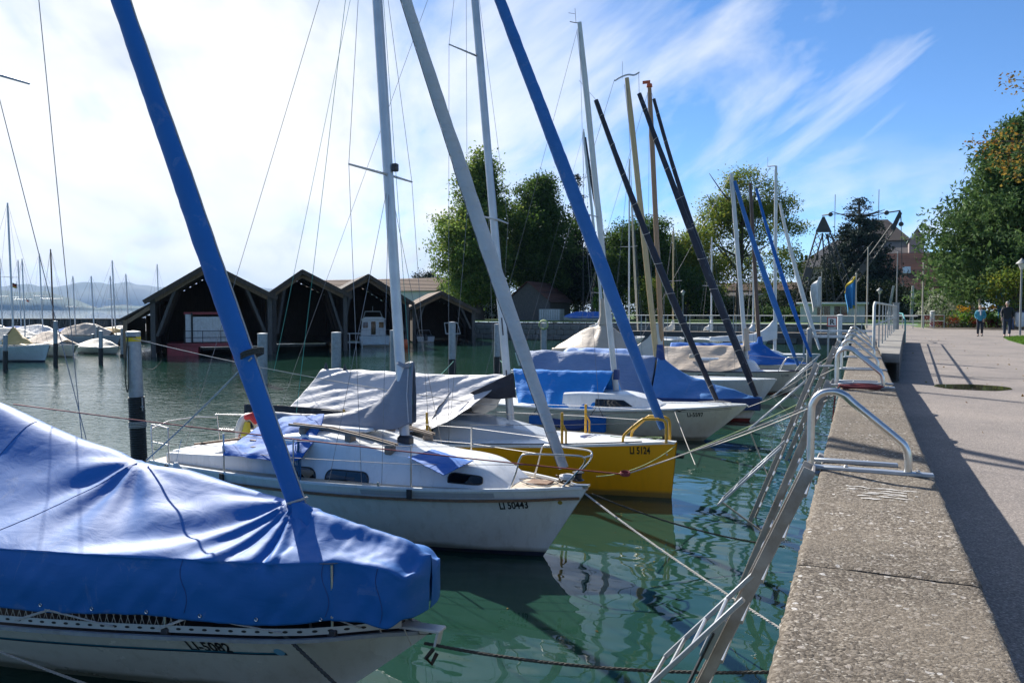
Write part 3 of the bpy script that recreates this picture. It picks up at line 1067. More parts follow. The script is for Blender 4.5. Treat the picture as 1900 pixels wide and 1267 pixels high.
for s_ in ('LI-5082', 'LI 50443', 'LI 5124', 'LI-5597', 'LI 508', 'NEPTUN', 'R', 'LE-ANJE'):
    text_mesh(s_)

# ================================================================== the setting
WALL_Z, PATH_Z = 2.60, 2.05
WX0, WX1 = -0.20, 0.385


def setting():
    # lake
    mb = MB()
    xs = [-10900, -600, -120, -50, -20, 2.0, 60, 3900]
    ys = [-1900, -20, 20, 60, 120, 600, 11900]
    mb.grid([[(x, y, 0.0) for y in ys] for x in xs])
    tag(mb.build('lake_water', 'lake_water', smooth=0), kind='structure')
    # land: the promenade side and the far shore, one sheet
    mb = MB()
    mb.add([(0.36, -60, 2.03), (400, -60, 2.03), (400, 84, 2.03), (0.36, 84, 2.03), (3800, 6000, 2.03), (-90, 600, 2.03), (-90, 84, 2.03), (0.36, 64, 2.03)],
           [(0, 1, 2, 3), (6, 3, 2, 4, 5)])
    tag(mb.build('ground', 'grass_lawn', smooth=0), kind='structure')
    # promenade path
    mb = MB()
    out = [(0.38, -30), (9, -30), (9.0, 8), (7.2, 24), (6.1, 37), (6.35, 43), (6.75, 47.2), (7.6, 49.2), (10, 50.0), (40, 51.5), (40, 60), (14.5, 62), (10, 66), (5.3, 68), (4.2, 72), (4.0, 83), (0.38, 83)]
    bm_pts = [(x, y, PATH_Z) for x, y in out]
    mb.add(bm_pts, [tuple(range(len(out)))])
    tag(mb.build('path', 'path_asphalt', smooth=0), kind='structure')
    # narrow dark lines crossing the path
    for y0, x1 in ((19.3, 4.6), (25.6, 5.3)):
        mb = MB()
        n = 24
        L = [(0.95 + (x1 - 0.95) * i / n, y0 - 0.06 * i / n * 4 + 0.03 * noise.noise(Vector((i * .6, y0, 0)))) for i in range(n + 1)]
        mb.grid([[(x, y - 0.018, PATH_Z + .004), (x, y + 0.018, PATH_Z + .004)] for x, y in L])
        tag(mb.build('path_line', 'rubber_black', smooth=0), kind='structure')
    # puddle
    mb = MB()
    c = V(1.92, 16.75, PATH_Z + 0.004)
    n = 48
    P = []
    for i in range(n):
        a = 2 * math.pi * i / n
        r = 1 + 0.16 * noise.noise(Vector((math.cos(a) * 1.6, math.sin(a) * 1.6, 3.3)))
        P.append(c + V(0.66 * r * math.cos(a), 0.62 * r * math.sin(a), 0))
    mb.add(P, [tuple(range(n))])
    tag(mb.build('puddle', 'puddle', smooth=0), kind='structure')
    # few fallen leaves and crumbs on the path
    rng = np.random.default_rng(5)
    pts = np.stack([rng.uniform(1.1, 7, 140), rng.uniform(8, 46, 140), np.full(140, PATH_Z + .012)], axis=1)
    o = leaf_mesh('fallen_leaves', 'leaf_autumn', pts, 0.03 + .035 * rng.random(140), rng)
    tag(o, 'scattered small fallen leaves lying on the asphalt path', 'leaves', kind='stuff')


m_, t_, b_, o_ = _new('puddle')
b_.inputs['Base Color'].default_value = (.035, .030, .026, 1)
b_.inputs['Roughness'].default_value = 0.03
setting()


def quay_wall():
    w = thing('quay_wall', (0, 0, 0), 'long low concrete harbour wall of pebbly slabs beside the path', 'wall')
    mb = MB()
    mb.box((0.0925, 10.0, 0.70), (0.555, 60, 3.30))
    mb.build('wall_core', 'concrete_plain', w)
    mb = MB()
    mb.box((0.0925, 28, 2.395), (0.53, 24, 0.07))
    rng = random.Random(3)
    y = -4.55
    k = 0
    while y < 27.5:
        L = 2.5 if k % 3 else 2.48
        y1 = y + L - 0.008
        near = y < 14
        nx, ny = (40, 120) if near else (10, 30)
        b = MB()
        def P(i, j, top=True):
            x = WX0 + (WX1 - WX0) * i / nx
            yy = y + (y1 - y) * j / ny
            z = WALL_Z
            q = Vector((x * 9, yy * 9, k * 3.1))
            z += 0.0035 * noise.noise(q) + 0.002 * noise.noise(q * 3.5) + (.0015 if k % 2 else -.001)
            ed = min(i, nx - i, )
            if i in (0, nx):
                z -= 0.016 + 0.008 * noise.noise(Vector((yy * 8, x * 10, 2)))
                ch_ = max(0, noise.noise(Vector((yy * 5.3, 3.1 * i, 9))) - .38)
                z -= .10 * ch_
                x += (.09 if i == 0 else -.09) * ch_
                x += (0.0045 * noise.noise(Vector((yy * 9, 7.7 * i, 1))) + 0.006 * noise.noise(Vector((yy * 40, 7.7 * i, 1))) - (0.004 if i else -0.004)) * 1.2
            elif ed == 1 and near:
                z -= 0.003
            if j in (0, ny):
                z -= 0.006
            return (x, yy, z)
        rows = [[P(i, j) for j in range(ny + 1)] for i in range(nx + 1)]
        b.grid(rows)
        zb = 2.36
        for i in (0, nx):
            b.grid([[rows[i][j], (rows[i][j][0], rows[i][j][1], zb)] for j in range(ny + 1)])
        for j in (0, ny):
            b.grid([[rows[i][j], (rows[i][j][0], rows[i][j][1], zb)] for i in range(nx + 1)])
        b.build('coping_slab', 'aggregate_concrete', w, smooth=50)
        y += L
        k += 1
    # dark mortar in the slab joints
    for yj in range(0, 14):
        pass
    # chalky paint left on the wall top
    rng = random.Random(11)
    for (cy, cx, wx) in ((4.24, 0.11, 0.17), (4.10, 0.12, .12), (9.35, 0.08, .16), (11.6, 0.09, .15)):
        b = MB()
        for r_ in range(3):
            pts = []
            n = 26
            yy = cy + (r_ - 1) * 0.055
            x0 = cx - wx * (0.8 + .3 * rng.random()); x1 = cx + wx * (0.7 + .4 * rng.random())
            for i in range(n + 1):
                x = x0 + (x1 - x0) * i / n
                pts.append((x, yy + 0.02 * noise.noise(Vector((x * 14, yy * 5, 0))) + 0.014 * noise.noise(Vector((x * 31, yy * 17, 3)))))
            for i in range(n):
                (xa, ya), (xb, yb) = pts[i], pts[i + 1]
                w_ = .013 * (noise.noise(Vector((xa * 23, ya * 31, 2.2))) + .35)
                if w_ <= .002:
                    continue
                b.add([(xa, ya - w_, WALL_Z + .0052), (xb, yb - w_ * .8, WALL_Z + .0052), (xb, yb + w_, WALL_Z + .0052), (xa, ya + w_ * .9, WALL_Z + .0052)], [(0, 1, 2, 3)])
        tag(b.build('paint_trace', 'chalk', w, smooth=0), kind='stuff')
    return w


quay_wall()


def raised_walk():
    """raised concrete walk with a white railing beside the wall"""
    w = thing('raised_walk', (0.4, 17, 0), 'raised concrete walkway with white railing joining the harbour wall', 'walkway')
    b = MB()
    pr = [(0.40, 17.4), (0.72, 17.2), (1.35, 30), (1.78, 38.2), (1.35, 38.4), (0.60, 26), (0.40, 22)]
    def W2(z):
        return [(x - 0.4, y - 17, z) for x, y in pr]
    b.add(W2(2.62) + W2(2.44), [tuple(range(7)), tuple(range(7, 14))[::-1]] + [(i, (i + 1) % 7, 7 + (i + 1) % 7, 7 + i) for i in range(7)])
    b.build('deck_slab', 'concrete_plain', w)
    b = MB()
    for i, (a, c) in enumerate((((0.72, 17.25), (1.35, 30)), ((1.35, 30), (1.78, 38)))):
        b.bar((a[0] - 0.42, a[1] - 17, 2.26), (c[0] - 0.42, c[1] - 17, 2.26), 0.05, 0.36)
    b.build('edge_board', 'wood_grey', w)
    # white railing on the water side
    A0, A1 = V(0.28, 18.0, 2.62), V(1.42, 37.8, 2.62)
    b = MB()
    H = 1.02
    for h in (H,):
        b.tube([A0 + V(-.4, -17, h), A1 + V(-.4, -17, h)], 0.026, 8)
    b.build('top_rail', 'paint_rail', w, smooth=60)
    b = MB()
    for h in (0.55,):
        b.tube([A0 + V(-.4, -17, h), A1 + V(-.4, -17, h)], 0.022, 6)
    b.build('mid_rail', 'paint_rail', w, smooth=60)
    n = 9
    for i in range(n + 1):
        p = A0.lerp(A1, i / n) + V(-.4, -17, 0)
        b = MB()
        b.bar(p, p + V(0, 0, H), 0.03, 0.03, up=(1, 0, 0))
        b.build('post', 'paint_rail', w)
    b = MB()
    b.tube([A0 + V(-.4, -17, H), A0 + V(-.42, -17.25, H - .08), A0 + V(-.42, -17.45, 0.25), A0 + V(-.42, -17.45, 0)], 0.03, 8)
    b.build('end_brace', 'paint_rail', w, smooth=60)
    # grey post and green rail at the far end
    p = thing('gate_post', (1.45, 38.6, PATH_Z), 'thick grey square post at the far end of the raised walkway', 'post')
    b = MB(); b.box((0, 0, .85), (.24, .24, 1.7), ch=.02); b.build('shaft', 'pole_grey', p)
    b = MB(); b.box((0, 0, 1.72), (.28, .28, .05)); b.build('cap', 'pole_grey', p)
    g = thing('green_rail', (1.8, 38.2, PATH_Z), 'short teal green hand rail beside the grey post', 'railing')
    b = MB(); b.tube([(0, 0, 0), (0, 0, .95)], .035, 8); b.build('upright', 'paint_teal', g, smooth=60)
    b = MB(); b.tube([(0, 0, .93), (-.05, 1.3, 1.25), (-.3, 3.0, 1.3)], .035, 8); b.build('rail', 'paint_teal', g, smooth=60)


raised_walk()


def handrail(y, label, two=True):
    t = thing('ladder_handrail', (0, y, WALL_Z), label, 'handrail', 'looped steel handrails along the wall')
    b = MB()
    prof = [(-.245, 0, 0.0), (-.245, 0, .30), (-.235, 0, .375), (-.195, 0, .425), (-.13, 0, .44), (-.07, 0, .42), (-.02, 0, .375), (.19, 0, .20), (.235, 0, .15), (.25, 0, .09), (.25, 0, .0)]
    b.tube(catmull(prof, 56).tolist(), 0.021, 12)
    b.build('loop', 'stainless', t, smooth=70)
    b = MB(); b.box((.045, 0, .010), (.66, .055, .020), ch=.004); b.build('base_bar', 'beam_rail', t)
    b = MB(); b.box((-.02, .215, .012), (.46, .045, .022), ch=.004); b.build('base_bar', 'beam_rail', t)
    for x in (-.06, .30):
        b = MB(); b.lathe([(.0, .021), (.011, .021), (.011, .028), (.006, .032), (0, .032)], (x, 0, 0), 6); b.build('bolt', 'stainless', t)
    return t


HR = [(4.72, 'polished steel ladder handrail loop nearest on the wall top'), (9.85, 'second nearest looped steel handrail, beside the coil of red rope'), (10.35, 'third steel handrail loop from the near end, just behind the second'), (12.7, 'fourth steel handrail loop from the near end of the wall'), (15.9, 'fifth steel handrail loop along the wall, before the raised walkway'), (19.0, 'sixth steel handrail loop along the wall, beside the white railing'), (22.4, 'seventh and farthest steel handrail loop on the wall')]
for y_, l_ in HR:
    handrail(y_, l_)


def mooring_beam(y, label, X0, ramp_pts, tread=False, off=0.28):
    """steel beam leaning from the wall into the water with a fold-out boarding frame"""
    t = thing('boarding_beam', (WX0, y, WALL_Z), label, 'steel beam', 'leaning steel beams along the wall')
    a = V(-0.02, 0, 0.02); c = V(-1.32, 0.25, -3.0)
    if X0 is not None:
        a = V(X0, 0, .06); c = V(X0 - 1.15, 0.25, -3.0)
    b = MB()
    d = (c - a).normalized()
    # channel section: web and two flanges
    b.bar(a, c, 0.12, 0.012, up=(1, 0, .4))
    b.build('web', 'beam_steel', t)
    up = Vector((1, 0, .4)); up = (up - d * up.dot(d)).normalized()
    sx = d.cross(up).normalized()
    for s in (-1, 1):
        b = MB()
        b.bar(a + sx * s * .063 - up * .025, c + sx * s * .063 - up * .025, 0.010, 0.062, up=up)
        b.build('flange', 'beam_steel', t)
    if tread:
        b = MB()
        a2 = a.lerp(c, .33) - V(.10, 0, 0); c2 = a.lerp(c, .98) - V(.10, 0, 0)
        b.bar(a2 + V(0, -.10, 0), c2 + V(0, -.10, 0), 0.10, 0.012, up=(1, 0, .4))
        for i in range(26):
            p = a2.lerp(c2, i / 26) + V(0, -.10 + (.03 if i % 2 else -.03), 0) + up * .008
            b.bar(p, p + d * .035 + V(0, .02, 0), .008, .006, up=up)
        b.build('tread_plate', 'plastic_dark', t)
        b = MB(); p = a.lerp(c, .30) - V(.09, .10, 0); b.bar(p, p + d * .28, .075, .055, up=(1, 0, .4), ch=.004); b.build('hinge_box', 'beam_rail', t)
    # boarding frame: two rails and rungs
    base = V(WX0, y, WALL_Z)
    r0, r1 = [Vector(p) - base for p in ramp_pts]
    for s in (0, 1):
        o = V(0, -off * s, 0)
        b = MB(); b.bar(r0 + o, r1 + o, .032, .026, ch=.003); b.build('frame_rail', 'beam_rail', t)
    n = 4
    for i in range(n + 1):
        p = r0.lerp(r1, 0.05 + .95 * i / n)
        if i in (0,):
            continue
        b = MB(); b.tube([p, p + V(0, -off, 0)], .011, 6); b.build('rung', 'beam_rail', t, smooth=60)
    # second stringer and the ladder rungs between them
    b = MB(); b.bar(a + V(.02, .46, 0), c + V(.02, .46, 0), .05, .03, up=(1, 0, .4)); b.build('stringer', 'beam_steel', t)
    for i in range(9):
        p = a.lerp(c, .06 + .09 * i)
        b = MB(); b.bar(p + V(.01, .08, 0), p + V(.01, .44, 0), .05, .022, up=(0, 0, 1)); b.build('ladder_rung', 'beam_rail', t)
    lo = (a.lerp(c, .62))
    b = MB(); b.tube([r1 + V(0, -off * .5, 0), lo], .012, 6); b.build('strut', 'beam_rail', t, smooth=60)
    b = MB(); b.tube([a + V(0, .08, -.04), a + V(.22, .08, -.03)], .016, 6); b.build('bracket', 'beam_rail', t, smooth=60)
    return t


mooring_beam(4.62, 'nearest leaning rusty steel beam with dark tread plate, at bottom of frame', None, (qy(1398, 1065, 4.62), qy(1234, 1218, 4.62)), True, 0.42)
mooring_beam(9.72, 'second leaning steel beam with fold-out boarding frame, opposite the yellow boat', -0.10, (qy(1457, 818, 9.72), qy(1343, 922, 9.72)), False, .45)
mooring_beam(12.9, 'third leaning steel beam with boarding frame, beyond the yellow boat', -0.38, (qy(1497, 704, 12.9), qy(1393, 793, 12.9)), False, .4)
mooring_beam(18.9, 'fourth leaning steel beam, far along the wall by the white railing', -0.3, (V(-.95, 18.9, 2.3), V(-1.8, 18.9, 1.5)), False, .4)
mooring_beam(22.3, 'farthest leaning steel beam at the end of the wall', -0.3, (V(-.95, 22.3, 2.3), V(-1.8, 22.3, 1.5)), False, .4)

# chain hanging from the wall, near the first beam
t = thing('mooring_chain', (-0.22, 3.6, 2.2), 'dark iron chain hanging between the wall and nearest steel beam', 'chain')
P = catmull([(0, 0, -.2), (-.08, .05, -.62), (-.2, .1, -.85), (-.36, .2, -.80)], 15)
for i in range(14):
    p, q = Vector(P[i]), Vector(P[i + 1])
    d = (q - p); L = d.length; d.normalize()
    u = d.cross(V(0, 1, .3)).normalized() if i % 2 else d.cross(V(1, 0, .2)).normalized()
    b = MB()
    ring = [p + d * (L * .5 + L * .62 * math.cos(a)) + u * (.018 * math.sin(a)) for a in [2 * math.pi * k / 12 for k in range(13)]]
    b.tube(ring, .006, 6, cap=False)
    b.build('chain_link', 'chain', t, smooth=60)
# red rope coil on the wall
t = MB()
for k in range(5):
    rr = .09 + .018 * k
    t.tube([V(.02 + (.16 + rr * .5) * math.cos(a) * .95, 9.62 + rr * math.sin(a), WALL_Z + .018 + .006 * k + .005 * math.sin(3 * a + k)) for a in [2 * math.pi * i / 30 for i in range(31)]], .0095, 6)
t.tube(catmull([(-.15, 9.6, WALL_Z + .04), (-.24, 9.55, WALL_Z - .05), (-.28, 9.5, 1.9), (-.30, 9.55, 1.2), (-.33, 9.5, .5)], 20).tolist(), .009, 6)
tag(t.build('coiled_rope', 'rope_red', smooth=60), 'coil of red rope lying on the wall by a handrail', 'rope')


def pile(px, ytop, ybot, wpx, label, sleeve=None, dx=0.0, cap=False, zw=None):
    """round steel mooring pile; ybot is where it meets the water"""
    g = qz(px, ybot, 0)
    d = (Vector((g.x, g.y, 0))).dot(Vector((-SY, CY, 0)))
    top = qy(px - dx, ytop, g.y)
    r = wpx / FPX * d / 2
    h = top.z
    t = thing('mooring_pile', (g.x, g.y, 0), label, 'pile', 'steel mooring piles in the water')
    lean = V(top.x - g.x, 0, 0)
    b = MB()
    n = 20
    pts = [V(0, 0, -1.0)] + [lean * (k / 6) + V(0, 0, h * k / 6) for k in range(7)]
    b.tube(pts, r, n)
    b.build('shaft', 'galv', t, smooth=50)
    b = MB(); b.lathe([(r * 1.03, -.03), (r * 1.03, .012), (r * .2, .03), (0, .03)], lean + V(0, 0, h), n); b.build('cap', 'galv', t, smooth=40)
    if sleeve:
        s0, s1 = sleeve
        b = MB()
        z0, z1 = h * s0, h * s1
        k = int((z1 - z0) / .05) if d < 25 else int((z1 - z0) / .12)
        P, rs = [], []
        for i in range(k * 2 + 1):
            z = z0 + (z1 - z0) * i / (k * 2)
            P.append(lean * (z / h) + V(0, 0, z)); rs.append(r * (1.10 if i % 2 else 1.18))
        b.tube(P, rs, n)
        b.build('rubber_sleeve', 'rubber_black', t, smooth=40)
    return t, r, h, lean


PL = [pile(259, 616, 866, 25, 'nearest grey steel pile with yellow band and black ribbed sleeve', (0, .52), 12),
      pile(487, 619, 712, 18, 'grey pile just right of the big blue furled sail', None, 0),
      pile(624, 617, 712, 18, 'tall grey pile behind the grey boat tent, before the second shed', None, 0),
      pile(731, 613, 706, 15, 'grey pile hidden partly behind the white mast', (0, .18)),
      pile(839, 598, 715, 13, 'grey blue pile with black sleeve before the smallest shed', (0, .42)),
      pile(923, 602, 712, 12, 'pale pile with black sleeve beside the second white mast', (0, .46)),
      pile(1009, 600, 656, 11, 'pale pile with a coiled hose on its top', (0, .12)),
      pile(10, 622, 686, 7.5, 'leftmost pile with black sleeve before the cream covered boat', (0, .55)),
      pile(103, 596, 678, 7, 'slim pile with black sleeve under the navy topped mast', (0, .5)),
      pile(187, 614, 675, 7, 'slim pile with black sleeve before the low covered dinghy', (0, .48)),
      pile(229, 610, 662, 10, 'grey pile at the left corner of the big boat shed', (0, .1)),
      pile(172, 620, 648, 5, 'thin far pile among the covered boats on the left', (0, .3)),
      pile(180, 606, 650, 5, 'thin far pile with dark foot among the covered boats', (0, .3)),
      pile(1268, 610, 648, 8, 'lavender grey pile before the long footbridge', None),
      ]
t0, r0, h0, l0 = PL[0]
b = MB(); b.tube([l0 * .93 + V(0, 0, h0 * .93), l0 * .96 + V(0, 0, h0 * .965)], r0 * 1.02, 20); b.build('yellow_band', 'flag_yellow', t0, smooth=50)
b = MB(); b.tube([l0 * .965 + V(-.02, -r0 - .02, h0 * .965), l0 * .965 + V(r0 * 1.2, -r0 * .6, h0 * .965)], .012, 6); b.tube(catmull([tuple(l0 * .96 + V(.02, -r0 - .02, h0 * .96)), tuple(l0 + V(-.06, -r0 - .03, h0 * .7)), tuple(l0 + V(0.0, -r0 - .03, h0 * .56)), tuple(l0 + V(.05, -r0 - .03, h0 * .66)), tuple(l0 + V(.04, -r0 - .02, h0 * .9))], 20).tolist(), .012, 6); b.build('hanging_line', 'rope_dark', t0, smooth=60)
b = MB()
for k in range(4):
    z = h0 * (.30 + .012 * k)
    b.tube([l0 * .3 + V((r0 * 1.22) * math.cos(a), (r0 * 1.22) * math.sin(a), z) for a in [2 * math.pi * i / 18 for i in range(19)]], .012, 5)
b.build('rope_turns', 'rope_white', t0, smooth=60)
b = MB(); b.bar(l0 * .4 + V(r0 * 1.3, -.02, h0 * .42), l0 * .4 + V(r0 * 1.3, -.02, h0 * .52), .02, .02); b.bar(l0 * .4 + V(r0 * 1.0, -.02, h0 * .45), l0 * .4 + V(r0 * 1.6, -.02, h0 * .45), .03, .02); b.build('cleat', 'galv', t0)
t6, r6, h6, l6 = PL[6]
b = MB()
for k in range(4):
    b.tube([V(.1 + .38 * math.cos(a), -r6 - .05 - .03 * k, h6 - .1 + .38 * math.sin(a) * (1 - .06 * k)) for a in [2 * math.pi * i / 20 for i in range(21)]], .035, 6)
b.build('coiled_hose', 'rope_lime', t6, smooth=60)

# ================================================================== boats by the wall
def stanchion(parent, p, h, mat='stainless', r=0.0125, base=True, name='stanchion'):
    b = MB()
    b.tube([p, p + V(0, 0, h)], r, 8)
    o = b.build(name, mat, parent, smooth=60)
    if base:
        c = MB(); c.box(p + V(0, 0, .02), (.09, .05, .07), ch=.008); c.build('stanchion_foot', 'plastic_dark', o)
    return o


def boat_a():
    rt = V(-3.25, 5.65, 0)
    t = thing('sailing_boat', rt, 'white sailing boat LI-5082 under a big royal blue cover, nearest the camera', 'boat', 'sailing boats moored bow to the wall')
    L = lambda p: Vector(p) - rt
    hull, dk, pj, sh = make_hull(t, 9.6, [.02, .53, .82, 1.08, 1.30, 1.42, 1.45, 1.42, 1.33, 1.2, 1.05], [.80, .76, .73, .71, .70, .69, .69, .69, .70, .71, .72],
                                 over=1.05, stemcurve=1.05, mats=('gel_offwhite', 'antifoul_navy'), boot=-.05, deck='deck_plank', n=70, m=16)
    for s in (-1, 1):
        rail_along(t, sh, -.10, -9.4, s, .035, .030, -.012, 'galv', 'rub_rail', dy=.006)
        rb = rail_along(t, sh, -.25, -9.4, s, .006, .060, .050, 'mast_alu', 'toe_rail', dy=-.035)
        if s == -1:
            sb = MB()
            for i in range(62):
                x = -.5 - i * .115
                p = sh(x, s); q = sh(x - .045, s)
                off = V(0, .035 - .0045, .052)
                a, c = p + off, q + off
                n = 10
                pts = []
                for k in range(n):
                    an = 2 * math.pi * k / n
                    m = a.lerp(c, .5 + .5 * math.cos(an))
                    pts.append(m + V(0, 0, .011 * math.sin(an)))
                sb.add(pts, [tuple(range(n))])
            tag(sb.build('toe_rail_slots', 'letter_black', rb, smooth=0), kind='stuff')
    # stripes and number
    st = MB(); st2 = MB()
    for (mb_, z0, z1) in ((st, .158, .176), (st2, .176, .190)):
        rows = []
        for i in range(90):
            x = -1.15 - i * .085
            p = sh(x)
            zz = p.z
            rows.append([pj(x, zz - z1), pj(x, zz - z0)])
        mb_.grid(rows)
    st.build('hull_stripe', 'stripe_teal', t, smooth=0); st2.build('hull_stripe', 'stripe_navy', t, smooth=0)
    lettering('LI-5082', pj, -1.98, .565, .115, 'letter_black', t, xs=.78, slope=.012)
    pts = [pj(-1.20 + .042 * math.cos(a), .60 + .042 * math.sin(a)) for a in [2 * math.pi * k / 16 for k in range(16)]]
    b = MB(); b.add(pts, [tuple(range(16))]); b.build('sticker', 'sticker_blue', t, smooth=0)
    ol = [(-.10, .76), (-.62, .715), (-.72, .60), (-.93, .36), (-.62, .36), (-.20, .66)]
    # stem fitting
    b = MB(); b.bar(V(-.30, 0, .80), V(.10, 0, .82), .13, .03, ch=.008); b.bar(V(.07, 0, .80), V(.04, 0, .68), .09, .02); b.build('stem_fitting', 'mast_white', t)
    b = MB(); b.tube([V(.03, -.04, .66), V(-.03, -.06, .58), V(0, -.02, .52), V(.03, .02, .60)], .018, 7); b.build('shackle', 'chain', t, smooth=60)
    # stanchions and netting along the near side
    ST = [-.75, -2.15, -3.9, -5.6, -7.4]
    for s in (-1, 1):
        for x in ST:
            p = sh(x, s) + V(0, -s * .05, 0)
            stanchion(t, p, .60, r=.013)
        b = MB()
        for h in (.33, .61):
            b.tube([sh(x, s) + V(0, -s * .05, h) for x in [-.3] + ST + [-9]], .004, 5)
        b.build('lifeline', 'wire', t, smooth=60)
    b = MB()
    for i in range(60):
        x = -2.0 - i * .065
        p = sh(x) + V(0, .05, .03); q = sh(x - .10) + V(0, .05, .34); q2 = sh(x + .10) + V(0, .05, .34)
        b.tube([p, q], .0035, 4); b.tube([p, q2], .0035, 4)
    b.build('safety_net', 'net_cord', t, smooth=60)
    # pulpit (under the cover)
    for s in (-1, 1):
        b = MB(); b.tube(catmull([(-1.0, s * .34, .75), (-.95, s * .34, 1.15), (-.4, s * .20, 1.18), (-.15, s * .08, 1.18), (-.15, 0, 1.18)], 24).tolist(), .014, 7); b.build('pulpit_tube', 'stainless', t, smooth=60)
    # the cover
    rid = [(-10.6, 2.62), (-9.7, 2.56), (-8.89, 2.46), (-7.7, 2.14), (-6.66, 1.94), (-5.69, 1.82), (-4.68, 1.73), (-3.83, 1.60), (-3.36, 1.53), (-3.18, 1.44)]
    rx = [r[0] for r in rid]; rzv = [r[1] for r in rid]
    XS = [-10.6, -9.8, -9.1, -8.4, -7.7, -7.1, -6.6, -6.1, -5.6, -5.1, -4.68, -4.3, -3.95, -3.6, -3.36, -3.22, -3.15, -3.11]
    rows = []
    for X in XS:
        x = X - rt.x
        hbk = max(.33 if X < -3.3 else (.30 if X < -3.2 else (.22 if X < -3.12 else .02)), (abs(sh(min(x, -.02)).y) - .03) if X < -3.3 else 0)
        rz = float(np.interp(X, rx, rzv))
        kz = 1.40 if X < -3.5 else (1.39 if X < -3.3 else (1.33 if X < -3.12 else 1.24))
        lz = .86 + .02 * math.sin(X * 3.1) + (.0 if X < -5 else .05 * (X + 5) / 1.5)
        if X > -3.8: lz = .90 if X < -3.3 else .98
        sagv = .035 if X < -5 else .02
        half = [V(x, -hbk * 1.0, lz), V(x, -hbk * 1.03, (lz + kz) / 2), V(x, -hbk, kz - .05), V(x, -hbk * .97, kz), V(x, -hbk * .66, kz + (rz - kz) * .30 - sagv), V(x, -hbk * .33, kz + (rz - kz) * .64 - sagv * .7), V(x, 0, rz)]
        rows.append(half + [V(p.x, -p.y, p.z) for p in half[-2::-1]])
    for row in rows:      # the cover stops short of the stem
        for p in row:
            xw = p.x + rt.x
            if xw > -4.3:
                p.x = -4.3 + (xw + 4.3) * .87 - rt.x
    F = V(-4.68 - rt.x, 0, 1.72)
    def disp(u, v, p):
        dx, dy = p.x - F.x, p.y - F.y
        r = math.hypot(dx, dy)
        ang = math.atan2(dy, -dx)
        top = max(0, min(1, (p.z - 1.30) / .12))
        h = 0
        if dx < 0.25:
            amp = .040 * math.exp(-((r - 1.0) / 1.1) ** 2) * top
            h += amp * math.sin(ang * 15 + 2.2 * noise.noise(Vector((ang * 2.0, r * .5, 0))) + .3 * r) * (0.55 + .9 * noise.noise(Vector((ang * 3, r * .8, 4))))
            G = V(-6.66 - rt.x, 0, 0)
            r2 = math.hypot(p.x - G.x, dy); a2 = math.atan2(dy, p.x - G.x)
            h += .020 * math.exp(-((r2 - .55) / .5) ** 2) * top * math.sin(a2 * 9)
        else:
            h += .016 * top * noise.noise(Vector((p.x * 4, p.y * 5, 1))) + .005 * top * noise.noise(Vector((p.x * 12, p.y * 12, 1)))
        side = 1 - top
        h += side * (.016 * noise.noise(Vector((p.x * 2.2 + p.z * 3.0, 0, p.z * 1.4))) + .012 * noise.noise(Vector((p.x * 6.5 - p.z * 5, 2, p.z * 2))))
        if p.x > -.75:
            h += side * (.014 * math.sin(p.x * 13 + p.z * 5 + 2 * noise.noise(p * 3)))
        h += .010 * noise.noise(Vector((p.x * 1.6, p.y * 1.6, p.z)))
        return h
    cv = cloth('boat_cover', 'tarp_blue', rows, 300, 110, t, amp=.003, freq=9, disp=disp, thick=.006)
    # seams of the cover
    for X, dxs in ((-6.66, -.75), (-8.2, 0)):
        b = MB()
        pts = []
        bv = bvh_of(cv)
        for k in range(60):
            f = k / 59
            y = -1.45 + f * 1.45
            x = X - rt.x + dxs * (1 - f) ** 1.2
            hit = bv.ray_cast(V(x, y, 4), V(0, 0, -1))
            if hit[0] is not None:
                pts.append(hit[0] + V(0, 0, .005))
        if len(pts) > 4:
            b.tube(pts, .003, 4)
            b.build('seam', 'tarp_darkblue', cv, smooth=60)
    bv = bvh_of(cv)
    for X in (-7.05, -5.2, -4.05, -3.55):
        pts = []
        for k in range(30):
            z = .93 + .46 * k / 29
            hit = bv.ray_cast(V(X - rt.x + .03 * math.sin(k * .2), -4, z), V(0, 1, 0))
            if hit[0] is not None:
                pts.append(hit[0] + V(0, -.005, 0))
        if len(pts) > 4:
            b = MB(); b.tube(pts, .003, 4); b.build('seam', 'tarp_darkblue', cv, smooth=60)
    hem = []
    for k in range(120):
        x = -6.0 + 5.3 * k / 119
        hit = None
        for z in (.90, .94, .98, 1.02):
            hit = bv.ray_cast(V(x, -4, z), V(0, 1, 0))
            if hit[0] is not None and hit[0].y < 0:
                break
        if hit and hit[0] is not None and hit[0].y < 0:
            hem.append(hit[0] + V(0, -.005, .012))
    for k in range(6, len(hem), 11):
        p = hem[k]; b = MB(); b.tube([p + V(.014 * math.cos(q), -.002, .014 * math.sin(q)) for q in [2 * math.pi * j / 10 for j in range(11)]], .0045, 5); b.build('eyelet', 'stainless', cv, smooth=60)
    # ties of the cover down to the rail
    for (xa, xb) in ((-1.85, -1.15), (-3.25, -2.62), (-3.2, -3.55), (-4.5, -4.95), (-1.9, -2.2), (-5.9, -6.2), (-.75, -.55)):
        p = sh(xa) + V(0, .03, .17); q = sh(xb) + V(0, .03, .05)
        b = MB(); b.tube([p, q], .007, 5); b.tube([p + V(0, 0, -.01), q + V(.03, 0, 0)], .005, 5); b.build('cover_tie', 'rope_white', t, smooth=60)
    for x in (-.38, -.12):
        b = MB(); b.tube([V(x, -.25, .88), V(x - .02, -.12, .70)], .006, 5); b.build('cover_tie', 'rope_white', t, smooth=60)
    # furled jib in its blue sleeve
    a = V(-4.66, 5.65, 1.70); m = qy(225, 0, 5.65)
    top = a + (m - a) * 1.3
